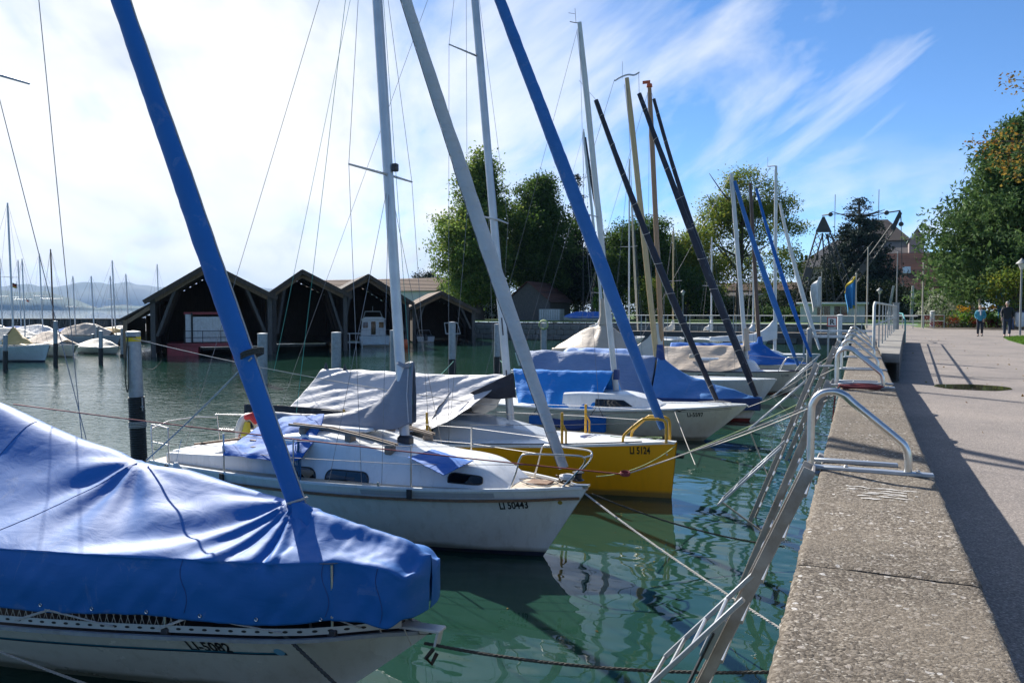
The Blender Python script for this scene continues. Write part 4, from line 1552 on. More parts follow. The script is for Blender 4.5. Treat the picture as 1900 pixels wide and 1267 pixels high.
    jb = furl(t, L(a), L(top), .085, .105, .09, 'tarp_blue', cord='rope_white', sag_=.02, n=90, seed=2.0)
    k = (qy(468, 660, 5.65) - rt)
    b = MB()
    for i in range(3):
        b.tube([k + V(.10 * math.cos(an), .10 * math.sin(an), .02 * i + .035 * math.cos(an)) for an in [2 * math.pi * q / 20 for q in range(21)]], .010, 6)
    b.build('sail_tie', 'rope_dark', jb, smooth=60)
    b = MB(); c = L(a); b.tube([c + V(.088 * math.cos(an), .088 * math.sin(an), .06 + .03 * math.cos(an)) for an in [2 * math.pi * q / 20 for q in range(21)]], .011, 6); b.build('sail_tie', 'rope_white', jb, smooth=60)
    # collar flap of the cover around the sleeve
    c = L(a)
    cl = [[c + V(.02, -.10, .06), c + V(.09, -.06, .07), c + V(.12, .0, .04)], [c + V(.05, -.13, -.06), c + V(.19, -.12, -.05), c + V(.24, 0, -.05)], [c + V(.10, -.16, -.17), c + V(.32, -.17, -.17), c + V(.34, -.02, -.13)]]
    cloth('cover_collar', 'tarp_blue', cl, 14, 14, cv, amp=.01, freq=8)
    # mast, boom cover end, shrouds
    mt = V(-9.25, 5.65, .75); mtop = V(-9.45, 5.65, 12.5)
    mast_part(t, L(mt), L(mtop), .085, 'mast_alu', (.47,), .9)
    b = MB(); b.tube([L(V(-8.98, 5.65, 2.42)), L(V(-8.97, 5.65, 2.62)), L(V(-8.98, 5.65, 2.95))], [.07, .05, .045], 9); b.build('cover_neck', 'tarp_darkblue', t, smooth=60)
    for (p0, p1) in (((152, 815), (72, 0)), ((160, 815), (-2, 180))):
        A = qy(p0[0], p0[1], 6.95); Bp = qy(p1[0], p1[1], 6.7)
        wire(t, L(A), L(A + (Bp - A) * 1.5), .0055, 'wire', 'shroud')
    b = MB(); p = qy(455, 775 / 1.0, 5.9)
    return t


boat_a()


def boat_b():
    rt = V(-3.40, 10.2, 0)
    t = thing('sailing_boat', rt, 'white cabin sailing boat LI 50443 with brown rub rail and grey boom cover', 'boat', 'sailing boats moored bow to the wall')
    L = lambda p: Vector(p) - rt
    hull, dk, pj, sh = make_hull(t, 7.5, [.03, .44, .76, .96, 1.08, 1.14, 1.15, 1.12, 1.05, .95, .82], [1.03, 1.02, 1.01, 1.0, .99, .98, .975, .97, .965, .96, .96],
                                 over=.66, stemcurve=1.0, mats=('gel_hull', 'antifoul_navy'), boot=.115, deck='deck_beige', n=60, m=20, toe=.02, camber=.04)
    for s in (-1, 1):
        rail_along(t, sh, -.10, -7.4, s, .03, .034, -.135, 'teak', 'rub_rail', n=60, dy=-.004)
        rail_along(t, sh, -.06, -7.4, s, .05, .035, .012, 'gel_white', 'gunwale', n=60, dy=-.02)
    # grey worn band below the gunwale
    b = MB(); rows = []
    for i in range(40):
        x = -1.15 - i * .048
        z = sh(x).z
        rows.append([pj(x, z - .10), pj(x, z - .028)])
    b.grid(rows); b.build('worn_band', 'gel_grey', t, smooth=0)
    lettering('LI 50443', pj, -1.12, .735, .115, 'letter_black', t, xs=.66, slope=.05)
    pts = [pj(-.36 + .030 * math.cos(a), .825 + .030 * math.sin(a)) for a in [2 * math.pi * k / 16 for k in range(16)]]
    b = MB(); b.add(pts, [tuple(range(16))]); b.build('sticker', 'sticker_ochre', t, smooth=0)
    lettering('NEPTUN', pj, -7.30, .725, .11, 'letter_black', t, name='boat_name', xs=.62)
    # coachroof
    cb = cabin(t, [(-4.72, .80, .70, .97, 1.60), (-4.3, .80, .70, .97, 1.63), (-3.6, .80, .66, .97, 1.58), (-2.95, .77, .60, .98, 1.47), (-2.3, .70, .52, .99, 1.38), (-1.75, .61, .46, 1.0, 1.35), (-1.42, .54, .40, 1.01, 1.29), (-1.18, .47, .35, 1.01, 1.16), (-1.02, .42, .30, 1.02, 1.04)], 'gel_white')
    cp = side_proj(bvh_of(cb), .002)
    def win(x0, y0, x1, y1, mat, sh_=0.0, dz=0.0, Yw=9.44):
        A = L(qy(x0, y1, Yw)); Bq = L(qy(x1, y0, Yw))
        h = Bq.z - A.z
        return plate_on(cp, rrect(A.x, A.z, Bq.x, Bq.z, h * .42, 5, sh_, dz), .006, mat, t, 'window', 'rubber_black', .010)
    w1 = win(519, 868, 588, 898, 'window_dark')
    win(607, 877, 684, 905, 'window_dark')
    plate_on(cp, catmull([(-1.86, 1.075), (-1.62, 1.066), (-1.40, 1.066), (-1.38, 1.12), (-1.42, 1.165), (-1.62, 1.185), (-1.82, 1.195), (-1.87, 1.14)], 24).tolist(), .012, 'window_dark', t, 'window', 'rubber_black', .010)
    A = L(qy(560, 895, 9.44)); Bq = L(qy(585, 872, 9.44))
    plate_on(cp, rrect(A.x, A.z, Bq.x, Bq.z, .03, 3), .010, 'window_tan', w1, 'curtain')
    # grab rails
    for s in (-1, 1):
        y = s * .50
        for dz, dy in ((0, 0), (.0, .11 * s)):
            b = MB()
            P = [V(-4.65, y + dy, 1.72), V(-3.9, y + dy, 1.70), V(-3.2, y + dy * .9, 1.60), V(-2.75, y + dy * .8, 1.52)]
            for i in range(3):
                b.bar(P[i], P[i + 1], .035, .035)
            b.build('grab_rail', 'teak_grey', t)
        for x, z in ((-4.4, 1.60), (-3.55, 1.55), (-2.85, 1.42)):
            b = MB(); b.box((x, y + .05 * s, z + .03), (.12, .16, .13), ch=.02); b.build('rail_block', 'teak_grey', t)
    b = MB(); b.box((-3.95, 0, 1.655), (1.1, .70, .05), ch=.02); b.build('sliding_hatch', 'gel_white', t)
    # cockpit coamings, hatch boards, winch
    for s in (-1, 1):
        b = MB()
        P = [[V(-4.7, s * .80, .95), V(-4.7, s * .80, 1.55), V(-4.7, s * .70, 1.57), V(-4.7, s * .68, .95)], [V(-5.1, s * .80, .95), V(-5.1, s * .80, 1.24), V(-5.1, s * .70, 1.25), V(-5.1, s * .68, .95)], [V(-5.9, s * .78, .95), V(-5.9, s * .78, 1.17), V(-5.9, s * .68, 1.18), V(-5.9, s * .66, .95)], [V(-7.2, s * .66, .95), V(-7.2, s * .66, 1.10), V(-7.2, s * .56, 1.10), V(-7.2, s * .54, .95)]]
        b.ring_loft(P); b.build('cockpit_coaming', 'gel_white', t, smooth=40)
    b = MB(); b.box((-5.4, -.30, 1.18), (.04, .52, .42)); b.box((-5.4, -.30, 1.41), (.12, .58, .03)); b.build('hatch_board', 'teak', t)
    b = MB(); b.box((-6.75, .0, 1.10), (.9, 1.1, .06), ch=.02); b.build('aft_bench', 'gel_white', t)
    b = MB(); b.lathe([(.07, 0), (.07, .03), (.045, .05), (.045, .11), (.065, .14), (.065, .17), (0, .17)], V(-5.25, -.73, 1.19), 14); b.build('winch', 'plastic_dark', t, smooth=40)
    b = MB(); b.tube([V(-7.3, .05, 1.12), V(-6.3, .10, 1.28)], .022, 8); b.build('tiller', 'teak', t, smooth=60)
    # stanchions and lifelines, pulpit and pushpit
    SX = [-2.27, -4.16, -5.55, -6.9]
    for s in (-1, 1):
        for x in SX:
            stanchion(t, sh(x, s) + V(0, -s * .04, 0), .62, base=False)
            b = MB(); b.box(sh(x, s) + V(0, s * .012, -.055), (.07, .03, .13)); b.build('stanchion_foot', 'plastic_dark', t)
        for h in (.35, .60):
            b = MB(); b.tube([sh(x, s) + V(0, -s * .04, h) for x in [-.72] + SX + [-7.4]], .0045, 5); b.build('lifeline', 'wire', t, smooth=60)
        pp = [(-.98, s * .43, 1.02), (-.90, s * .42, 1.25), (-.84, s * .40, 1.46), (-.76, s * .38, 1.515), (-.55, s * .33, 1.52), (-.12, s * .24, 1.52), (.0, s * .18, 1.49), (-.02, s * .12, 1.38), (-.20, s * .12, 1.18), (-.34, s * .15, 1.03)]
        b = MB(); b.tube(catmull(pp, 60).tolist(), .0135, 9); b.build('pulpit', 'stainless', t, smooth=70)
        b = MB(); b.tube(catmull([(-7.4, s * .75, .97), (-7.45, s * .74, 1.5), (-7.4, s * .7, 1.56), (-6.9, s * .88, 1.56)], 20).tolist(), .0125, 8); b.tube([V(-7.42, s * .75, 1.28), V(-6.9, s * .88, 1.28)], .0125, 7); b.build('pushpit', 'stainless', t, smooth=70)
    b = MB(); b.tube([V(.0, -.18, 1.49), V(.05, 0, 1.49), V(.0, .18, 1.49)], .0135, 9); b.build('pulpit_bow_tube', 'stainless', t, smooth=70)
    b = MB(); b.tube([V(-7.45, -.74, 1.5), V(-7.55, -.3, 1.56), V(-7.55, .3, 1.56), V(-7.45, .74, 1.5)], .0125, 8); b.build('pushpit_tube', 'stainless', t, smooth=70)
    # bow roller, anchor gear, furling drum
    b = MB(); b.bar(V(-.25, 0, 1.05), V(.02, 0, 1.07), .10, .03); b.build('bow_roller', 'stainless', t)
    b = MB()
    for i in range(5):
        b.tube([V(-.36 + .09 * math.cos(a + i), .02 + .07 * math.sin(a), 1.09 + .02 * i + .015 * math.sin(2 * a + i)) for a in [2 * math.pi * k / 14 for k in range(15)]], .011, 5)
    b.build('chain_heap', 'chain', t, smooth=60)
    b = MB(); b.lathe([(.06, 0), (.085, .01), (.05, .03), (.05, .10), (.085, .12), (.06, .13), (0, .13)], V(-.13, -.02, 1.13), 14); b.build('furling_drum', 'plastic_dark', t, smooth=40)
    b = MB(); b.box((-.72, .02, 1.045), (.34, .26, .03), ch=.012); b.build('anchor_hatch', 'teak', t)
    b = MB(); b.tube(catmull([(-.95, -.1, 1.06), (-.6, -.22, 1.055), (-.45, .05, 1.06), (-.7, .2, 1.06), (-1.0, .1, 1.06), (-1.2, -.2, 1.06)], 30).tolist(), .009, 6); b.build('deck_line', 'rope_white', t, smooth=60)
    # mast with spreaders and rigging
    a = L(V(-6.33, 10.2, 1.36)); m = L(qy(700, 0, 10.2)); top = a + (m - a) * 1.35
    ms = mast_part(t, a, top, .085, 'mast_alu', (), .85)
    sp = L(qy(722, 325, 10.2))
    tips = {}
    for s in (-1, 1):
        e = sp + V(-.12, s * .86, .03)
        b = MB(); b.tube([sp, e], [.022, .015], 7); b.build('spreader', 'mast_alu', ms, smooth=60)
        tips[s] = e
        wire(t, e, top, .0042, name='shroud'); wire(t, e, sh(-3.05, s) + V(0, -s * .1, .02), .0042, name='shroud')
        wire(t, sp + V(0, 0, -.05), sh(-2.75, s) + V(0, -s * .12, .02), .0042, name='shroud'); wire(t, sp + V(0, 0, -.05), sh(-3.6, s) + V(0, -s * .12, .02), .0042, name='shroud')
    b = MB(); b.box(sp + V(.12, -.02, .10), (.09, .09, .12), ch=.015); b.build('steaming_light', 'plastic_dark', ms)
    wire(t, top, V(-7.5, 0, 1.0), .0045, name='backstay')
    b = MB(); b.tube(sag(top + V(.1, 0, -.2), a + V(.16, -.05, .7), 0, 6), .004, 5); b.build('halyard', 'rope_green', t, smooth=60)
    b = MB(); b.tube([top + V(-.1, 0, -.3), V(-5.1, .1, 1.75)], .0045, 5); b.build('topping_lift', 'rope_green', t, smooth=60)
    b = MB(); b.box(a + V(0, -.0, .12), (.22, .20, .20), ch=.04); b.build('mast_foot', 'plastic_dark', ms)
    # furled jib, pale grey
    ja = L(qy(1046, 868, 10.2)); jm = L(qy(757, 0, 10.2)); jt = ja + (jm - ja) * 1.28
    jb = furl(t, ja, jt, .070, .108, .068, 'sail_grey', cord='wire', sag_=.05, n=90, seed=5.0, cordside=-1)
    b = MB(); b.lathe([(.05, 0), (.12, .02), (.12, .06), (.05, .08), (0, .08)], ja + V(.06, 0, -.16), 14); b.build('furler_collar', 'mast_white', jb, smooth=40)
    # boom and its grey cover
    b0, b1 = a + V(-.08, 0, .50), V(-5.2, 0, 1.68)
    b = MB(); b.tube([b0, b1], .045, 10); b.build('boom', 'mast_alu', t, smooth=60)
    rows = []
    prof = [(0.16, 2.72, 1.78, .07), (0.05, 2.66, 1.74, .11), (-.10, 2.52, 1.68, .14), (-.35, 2.20, 1.66, .15), (-.65, 2.00, 1.64, .15), (-1.0, 1.88, 1.62, .14), (-1.5, 1.82, 1.62, .12), (-2.1, 1.80, 1.63, .09), (-2.7, 1.80, 1.66, .06)]
    for dx, zt, zb, w in prof:
        x = a.x + dx
        rows.append([V(x, -w, zb), V(x, -w * .9, zb + (zt - zb) * .35), V(x, -w * .5, zb + (zt - zb) * .8), V(x, 0, zt), V(x, w * .5, zb + (zt - zb) * .8), V(x, w * .9, zb + (zt - zb) * .35), V(x, w, zb)])
    def dsp(u, v, p):
        d = math.hypot(p.x - a.x, (p.z - 2.6))
        ang = math.atan2(p.z - 2.7, a.x - p.x)
        return .022 * math.sin(ang * 16 + 2 * noise.noise(p * 2)) * min(1, d * 1.5) * (0.4 + .6 * noise.noise(p * 1.5)) + .006 * noise.noise(p * 8)
    sc = cloth('sail_cover', 'tarp_charcoal', rows, 90, 44, t, amp=.004, freq=7, disp=dsp)
    b = MB()
    bvc = bvh_of(sc)
    b.tube([V(a.x + .125, -.115, 1.80), V(a.x + .09, -.10, 2.2), V(a.x + .10, -.07, 2.6)], .008, 5); b.build('edge_tape', 'tarp_grey', sc, smooth=60)
    b = MB(); b.tube([a + V(.10 * math.cos(q), .10 * math.sin(q), 1.30 + .02 * math.sin(2 * q)) for q in [2 * math.pi * k / 16 for k in range(17)]], .03, 6); b.build('cover_knot', 'tarp_charcoal', sc, smooth=60)
    # blue tarpaulin over the cockpit
    g = lambda x, y, Y_: L(qy(x, y, Y_))
    ct = [[g(505, 778, 10.2), g(545, 772, 10.1), g(602, 768, 10.0)], [g(470, 800, 9.9), g(525, 792, 9.8), g(596, 790, 9.75)], [g(440, 822, 9.6), g(510, 822, 9.5), g(582, 814, 9.5)], [g(414, 826, 9.25), g(480, 840, 9.15), g(560, 846, 9.2)], [g(413, 845, 9.1), g(470, 850, 9.05), g(540, 858, 9.1)]]
    cloth('cockpit_tarp', 'tarp_royal', ct, 60, 50, t, amp=.03, freq=3.2, disp=lambda u, v, p: .045 * math.sin(v * 16 + 2.5 * noise.noise(p * 1.3)) * u * (1 - u) * 2)
    # blue hatch cover lying on the foredeck
    ct = [[g(757, 848, 9.55), g(778, 842, 9.8), g(803, 834, 10.1)], [g(792, 866, 9.35), g(822, 852, 9.6), g(842, 846, 9.9)], [g(824, 882, 9.2), g(856, 866, 9.45), g(879, 855, 9.75)]]
    cloth('hatch_cover', 'tarp_royal', ct, 24, 24, t, amp=.012, freq=6, disp=lambda u, v, p: .05 * max(0, 1 - abs(u - .5) * 2.2) * max(0, 1 - abs(v - .5) * 2.2))
    # lifebuoy in its holder, fender, blue cords
    c = L(qy(462, 803, 11.1))
    b = MB(); b.tube([c + V(.28 * math.cos(q) * .5, .1 * math.cos(q), .30 * math.sin(q)) for q in [math.pi * (-.3 + 1.6 * k / 20) for k in range(21)]], .075, 10); lb = b.build('lifebuoy', 'ring_white', t, smooth=60)
    b = MB(); b.tube([c + V(-.14, -.06, -.06), c + V(-.06, -.09, -.06)], .088, 10); b.build('reflective_band', 'red_cloth', lb, smooth=60)
    b = MB(); b.tube([c + V(.06, -.10, .22), c + V(.05, -.14, -.05), c + V(.06, -.12, -.30)], [.05, .09, .06], 8); b.build('line_bag', 'rope_yellow', lb, smooth=60)
    b = MB(); b.tube([c + V(.02, -.08, .30), c + V(.16, -.1, .34), c + V(.26, -.1, .20)], [.06, .07, .03], 7); b.build('red_flag', 'red_cloth', lb, smooth=60)
    f = sh(-6.45) + V(0, -.16, -.18)
    b = MB(); b.lathe([(0, -.30), (.06, -.29), (.11, -.22), (.115, 0), (.11, .18), (.05, .26), (.03, .30), (0, .30)], f, 14); b.tube([f + V(0, 0, .3), f + V(0, .12, .65)], .006, 5); b.build('fender', 'fender_white', t, smooth=60)
    b = MB()
    for k in range(4):
        b.tube(sag(V(-4.18, -.98 + .01 * k, 1.58), V(-4.30 + .05 * k, -.95, 1.50 - .02 * k), .38 + .06 * k, 12), .007, 5)
    b.build('blue_cords', 'rope_blue', t, smooth=60)
    for k in range(2):
        b = MB(); b.box((-3.55 - .85 * (k - .5) * -1.9, -1.02, .99 + .05), (.04, .03, .08), ch=.006); b.build('turnbuckle', 'stainless', t)
    return t


boat_b()


def boat_c():
    rt = V(-3.06, 14.35, 0)
    t = thing('sailing_boat', rt, 'yellow hulled racing boat LI 5124 with white deck and yellow pulpit', 'boat', 'sailing boats moored bow to the wall')
    L = lambda p: Vector(p) - rt
    hull, dk, pj, sh = make_hull(t, 9.5, [.05, .42, .76, 1.0, 1.16, 1.24, 1.27, 1.26, 1.22, 1.15, 1.08], [1.03, .99, .95, .915, .88, .855, .835, .82, .81, .80, .80],
                                 over=.09, stemcurve=1.0, fine=.7, full=.3, mats=('gel_yellow',), deck='gel_white', n=60, m=14, toe=-.035, camber=.05)
    for s in (-1, 1):
        rail_along(t, sh, -.03, -9.4, s, .05, .045, .012, 'gel_white', 'gunwale', n=60, dy=-.018)
        b = MB(); b.tube([sh(-.6 - i * .25, s) + V(0, -s * .05, .05) for i in range(30)], .010, 5); b.build('deck_edge_line', 'rope_dark', t, smooth=60)
    lettering('LI 5124', pj, -.80, .83, .135, 'letter_black', t, xs=.62)
    b = MB(); pts = [pj(-.16 + .018 * math.cos(a), .82 + .018 * math.sin(a)) for a in [2 * math.pi * k / 12 for k in range(12)]]; b.add(pts, [tuple(range(12))]); b.build('sticker', 'fender_white', t, smooth=0)
    cabin(t, [(-5.6, .80, .62, .90, 1.30), (-5.0, .80, .62, .90, 1.34), (-4.2, .76, .56, .92, 1.31), (-3.4, .66, .44, .94, 1.22), (-2.7, .50, .30, .96, 1.10), (-2.2, .36, .2, .98, 1.0)], 'gel_grey')
    b = MB()
    b.lathe([(0, 0), (.27, 0), (.27, .018), (0, .03)], V(-1.62, .05, 1.02), 26); hp = b.build('foredeck_hatch', 'fender_blue', t, smooth=30)
    for k in range(3):
        b = MB(); b.bar(V(-1.70 + .08 * k, -.12, 1.047), V(-1.66 + .08 * k, .22, 1.047), .03, .006); b.build('hatch_marking', 'paint_white', hp)
    # yellow posts and pulpit
    for s in (-1, 1):
        for x in (-2.0, -4.65, -6.6, -8.4):
            p = sh(x, s) + V(0, -s * .10, .03)
            b = MB(); b.tube([p, p + V(0, 0, .60)], .026, 9); b.tube([p + V(0, 0, .40), p + V(.08, 0, .26), p + V(.08, 0, 0)], .020, 7); b.build('stanchion', 'pipe_yellow', t, smooth=60)
        for h in (.36, .56):
            b = MB(); b.tube([sh(x, s) + V(0, -s * .10, h + .03) for x in (-.7, -2.0, -4.65, -6.6, -8.4)], .005, 5); b.build('lifeline', 'wire', t, smooth=60)
        pp = [(-.94, s * .30, 1.03), (-.90, s * .30, 1.18), (-.62, s * .24, 1.44), (-.52, s * .22, 1.475), (-.30, s * .17, 1.48), (-.20, s * .155, 1.45), (-.165, s * .15, 1.34), (-.16, s * .15, 1.04)]
        b = MB(); b.tube(catmull(pp, 50).tolist(), .026, 10); b.build('pulpit', 'pipe_yellow', t, smooth=70)
    b = MB(); b.lathe([(0, 0), (.05, 0), (.05, .12), (.03, .14), (0, .14)], V(0, 0, 0), 10)
    o = b.build('bow_roller', 'plastic_dark', t, smooth=40, loc=(0.0, 0, .80)); o.rotation_euler = (0, R(90), 0)
    b = MB(); b.tube(catmull([(-.5, .0, 1.06), (-.3, .12, 1.10), (-.62, .16, 1.08), (-.85, 0, 1.06), (-1.3, .1, 1.06)], 24).tolist(), .010, 6); b.build('deck_line', 'rope_lime', t, smooth=60)
    # mast
    a = L(V(-6.42, 14.35, 1.28)); m = L(qy(881, 0, 14.35)); top = a + (m - a) * 1.25
    ms = mast_part(t, a, top, .085, 'mast_alu')
    for px, py, ln in ((884, 104, .75), (925, 408, .95)):
        sp = L(qy(px, py, 14.35))
        for s in (-1, 1):
            b = MB(); e = sp + V(-.22, s * ln, .03); b.tube([sp, e], [.022, .014], 7); b.build('spreader', 'mast_alu', ms, smooth=60)
            wire(t, e, top, .004, name='shroud'); wire(t, e, sh(-4.2, s) + V(0, -s * .12, 0), .004, name='shroud')
    wire(t, top, V(-9.4, 0, .85), .0045, name='backstay')
    b = MB(); b.tube([top, a + V(.12, 0, .4)], .004, 5); b.build('halyard', 'rope_dark', t, smooth=60)
    for z0, z1 in ((1.7, 2.05), (.6, 1.0)):
        b = MB(); p = a + (m - a) * (z0 / (m.z - a.z)); q = a + (m - a) * (z1 / (m.z - a.z)); b.bar(p + V(.02, -.064, 0), q + V(.02, -.064, 0), .02, .02); b.build('halyard_slot', 'plastic_dark', ms)
    ja = L(qy(1231, 795, 14.35)); jm = L(qy(927, 0, 14.35)); jt = ja + (jm - ja) * 1.25
    furl(t, ja, jt, .08, .135, .10, 'tarp_jib_blue', cord=None, sag_=.0, n=90, seed=9.0)
    wire(t, V(-.16, 0, 1.02), ja, .006, name='forestay_chain')
    # grey tent over the boom
    g = lambda x, y, Y_: L(qy(x, y, Y_))
    b = MB(); b.tube([a + V(-.05, 0, .85), V(-7.6, 0, 1.98)], .05, 10); b.build('boom', 'mast_alu', t, smooth=60)
    ridge = [g(600, 684, 14.35), g(680, 687, 14.35), g(770, 692, 14.35), g(860, 697, 14.35), g(948, 694, 14.35)]
    near = [g(518, 772, 13.25), g(612, 789, 13.2), g(700, 800, 13.2), g(780, 800, 13.2), g(829, 783, 13.25)]
    rows = []
    for r_, n_ in zip(ridge, near):
        f_ = V(n_.x, -n_.y, n_.z)
        mid1 = n_.lerp(r_, .35) + V(0, 0, -.05); mid2 = n_.lerp(r_, .7) + V(0, 0, -.04)
        rows.append([n_, mid1, mid2, r_, V(mid2.x, -mid2.y, mid2.z), V(mid1.x, -mid1.y, mid1.z), f_])
    def dsp(u, v, p):
        s_ = abs(v - .5) * 2
        w = p.x * 1.0 + s_ * 2.6
        w = p.x * .75 + s_ * 2.9
        return .020 * math.sin(w * 13.0 + 1.2 * noise.noise(p * .7)) * (.12 + max(0, noise.noise(p * 1.0 + V(3, 0, 0)))) * 1.6 + .006 * noise.noise(p * 3)
    tn = cloth('boom_tent', 'tarp_grey', rows, 120, 70, t, amp=.004, freq=6, disp=dsp)
    # dark curtains of the tent
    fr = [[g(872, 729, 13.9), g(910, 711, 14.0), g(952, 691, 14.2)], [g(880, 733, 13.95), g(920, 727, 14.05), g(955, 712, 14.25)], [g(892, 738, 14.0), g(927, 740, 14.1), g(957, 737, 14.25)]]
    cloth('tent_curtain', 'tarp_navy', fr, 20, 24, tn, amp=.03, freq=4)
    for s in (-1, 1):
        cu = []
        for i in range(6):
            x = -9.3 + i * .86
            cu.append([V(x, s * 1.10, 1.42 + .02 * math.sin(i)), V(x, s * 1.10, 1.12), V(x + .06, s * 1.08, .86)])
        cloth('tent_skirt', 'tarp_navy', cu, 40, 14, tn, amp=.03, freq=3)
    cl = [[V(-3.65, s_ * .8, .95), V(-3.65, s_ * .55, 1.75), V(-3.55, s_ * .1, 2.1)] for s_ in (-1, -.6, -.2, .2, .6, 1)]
    cloth('tent_front_or_shade_sheet', 'tarp_navy', [[V(-4.75, -1.05, .93), V(-4.70, -.95, 1.25), V(-4.62, -.50, 1.66), V(-4.5, -.06, 2.04)], [V(-4.75, -.35, .95), V(-4.72, -.3, 1.3), V(-4.66, -.15, 1.7), V(-4.5, 0, 2.04)], [V(-4.75, .35, .95), V(-4.72, .3, 1.3), V(-4.66, .15, 1.7), V(-4.5, .01, 2.04)], [V(-4.75, 1.05, .93), V(-4.70, .95, 1.25), V(-4.62, .5, 1.66), V(-4.5, .06, 2.04)]], 30, 30, tn, amp=.03, freq=4)  # dark sheet added across the tent so its inside looks shaded
    for px, py in ((605, 683), (640, 686)):
        p = L(qy(px, py, 14.35))
        b = MB(); b.lathe([(.05, -.02), (.03, .06), (.012, .12), (0, .13)], p, 8); b.build('tent_cleat', 'plastic_dark', tn, smooth=40)
    return t


boat_c()

def tent(parent, pts, mat, name='boat_cover', amp=.02, folds=6.0, nu=50, nv=36, sagf=.05, seed=0.0, fold_amp=.02, skirt=0.0):
    """gabled cover: pts are (x, ridge z, half width, edge z)"""
    rows = []
    for x, rz, hw, ez in pts:
        half = []
        if skirt:
            half.append(V(x, -hw * 1.02, ez - skirt))
        half += [V(x, -hw, ez), V(x, -hw * .68, ez + (rz - ez) * .36 - sagf), V(x, -hw * .33, ez + (rz - ez) * .70 - sagf * .7), V(x, 0, rz)]
        rows.append(half + [V(p.x, -p.y, p.z) for p in half[-2::-1]])
    def d(u, v, p):
        s_ = abs(v - .5) * 2
        w = p.x + (1.4 if seed < 3 else -1.2) * s_
        return fold_amp * math.sin(w * folds + 2.2 * noise.noise(p * .8 + V(seed, 0, 0))) * (.3 + max(0, noise.noise(p * .9 + V(seed, 7, 0)))) * (1 - .3 * s_)
    return cloth(name, mat, rows, nu, nv, parent, amp=amp, freq=2.2, disp=d, seed=seed)


def small_boat(rt, label, Lh, hb, fb, group='sailing boats moored bow to the wall', over=.6, mats=('gel_white',), boot=None, deck='gel_white', rz=0.0, name='sailing_boat', cat='boat', rub=None, n=40, m=12, fine=1.0):
    t = thing(name, rt, label, cat, group, rz)
    prof = [.03, .40, .66, .83, .93, .98, 1.0, .98, .92, .84, .74]
    hull, dk, pj, sh = make_hull(t, Lh, [p * hb for p in prof], fb, over=over, mats=mats, boot=boot, deck=deck, n=n, m=m, stemcurve=1.1, fine=fine)
    for s in (-1, 1):
        rail_along(t, sh, -.06, -Lh + .1, s, .04, .04, .0, rub or deck, 'gunwale', n=30, dy=-.012)
    return t, pj, sh


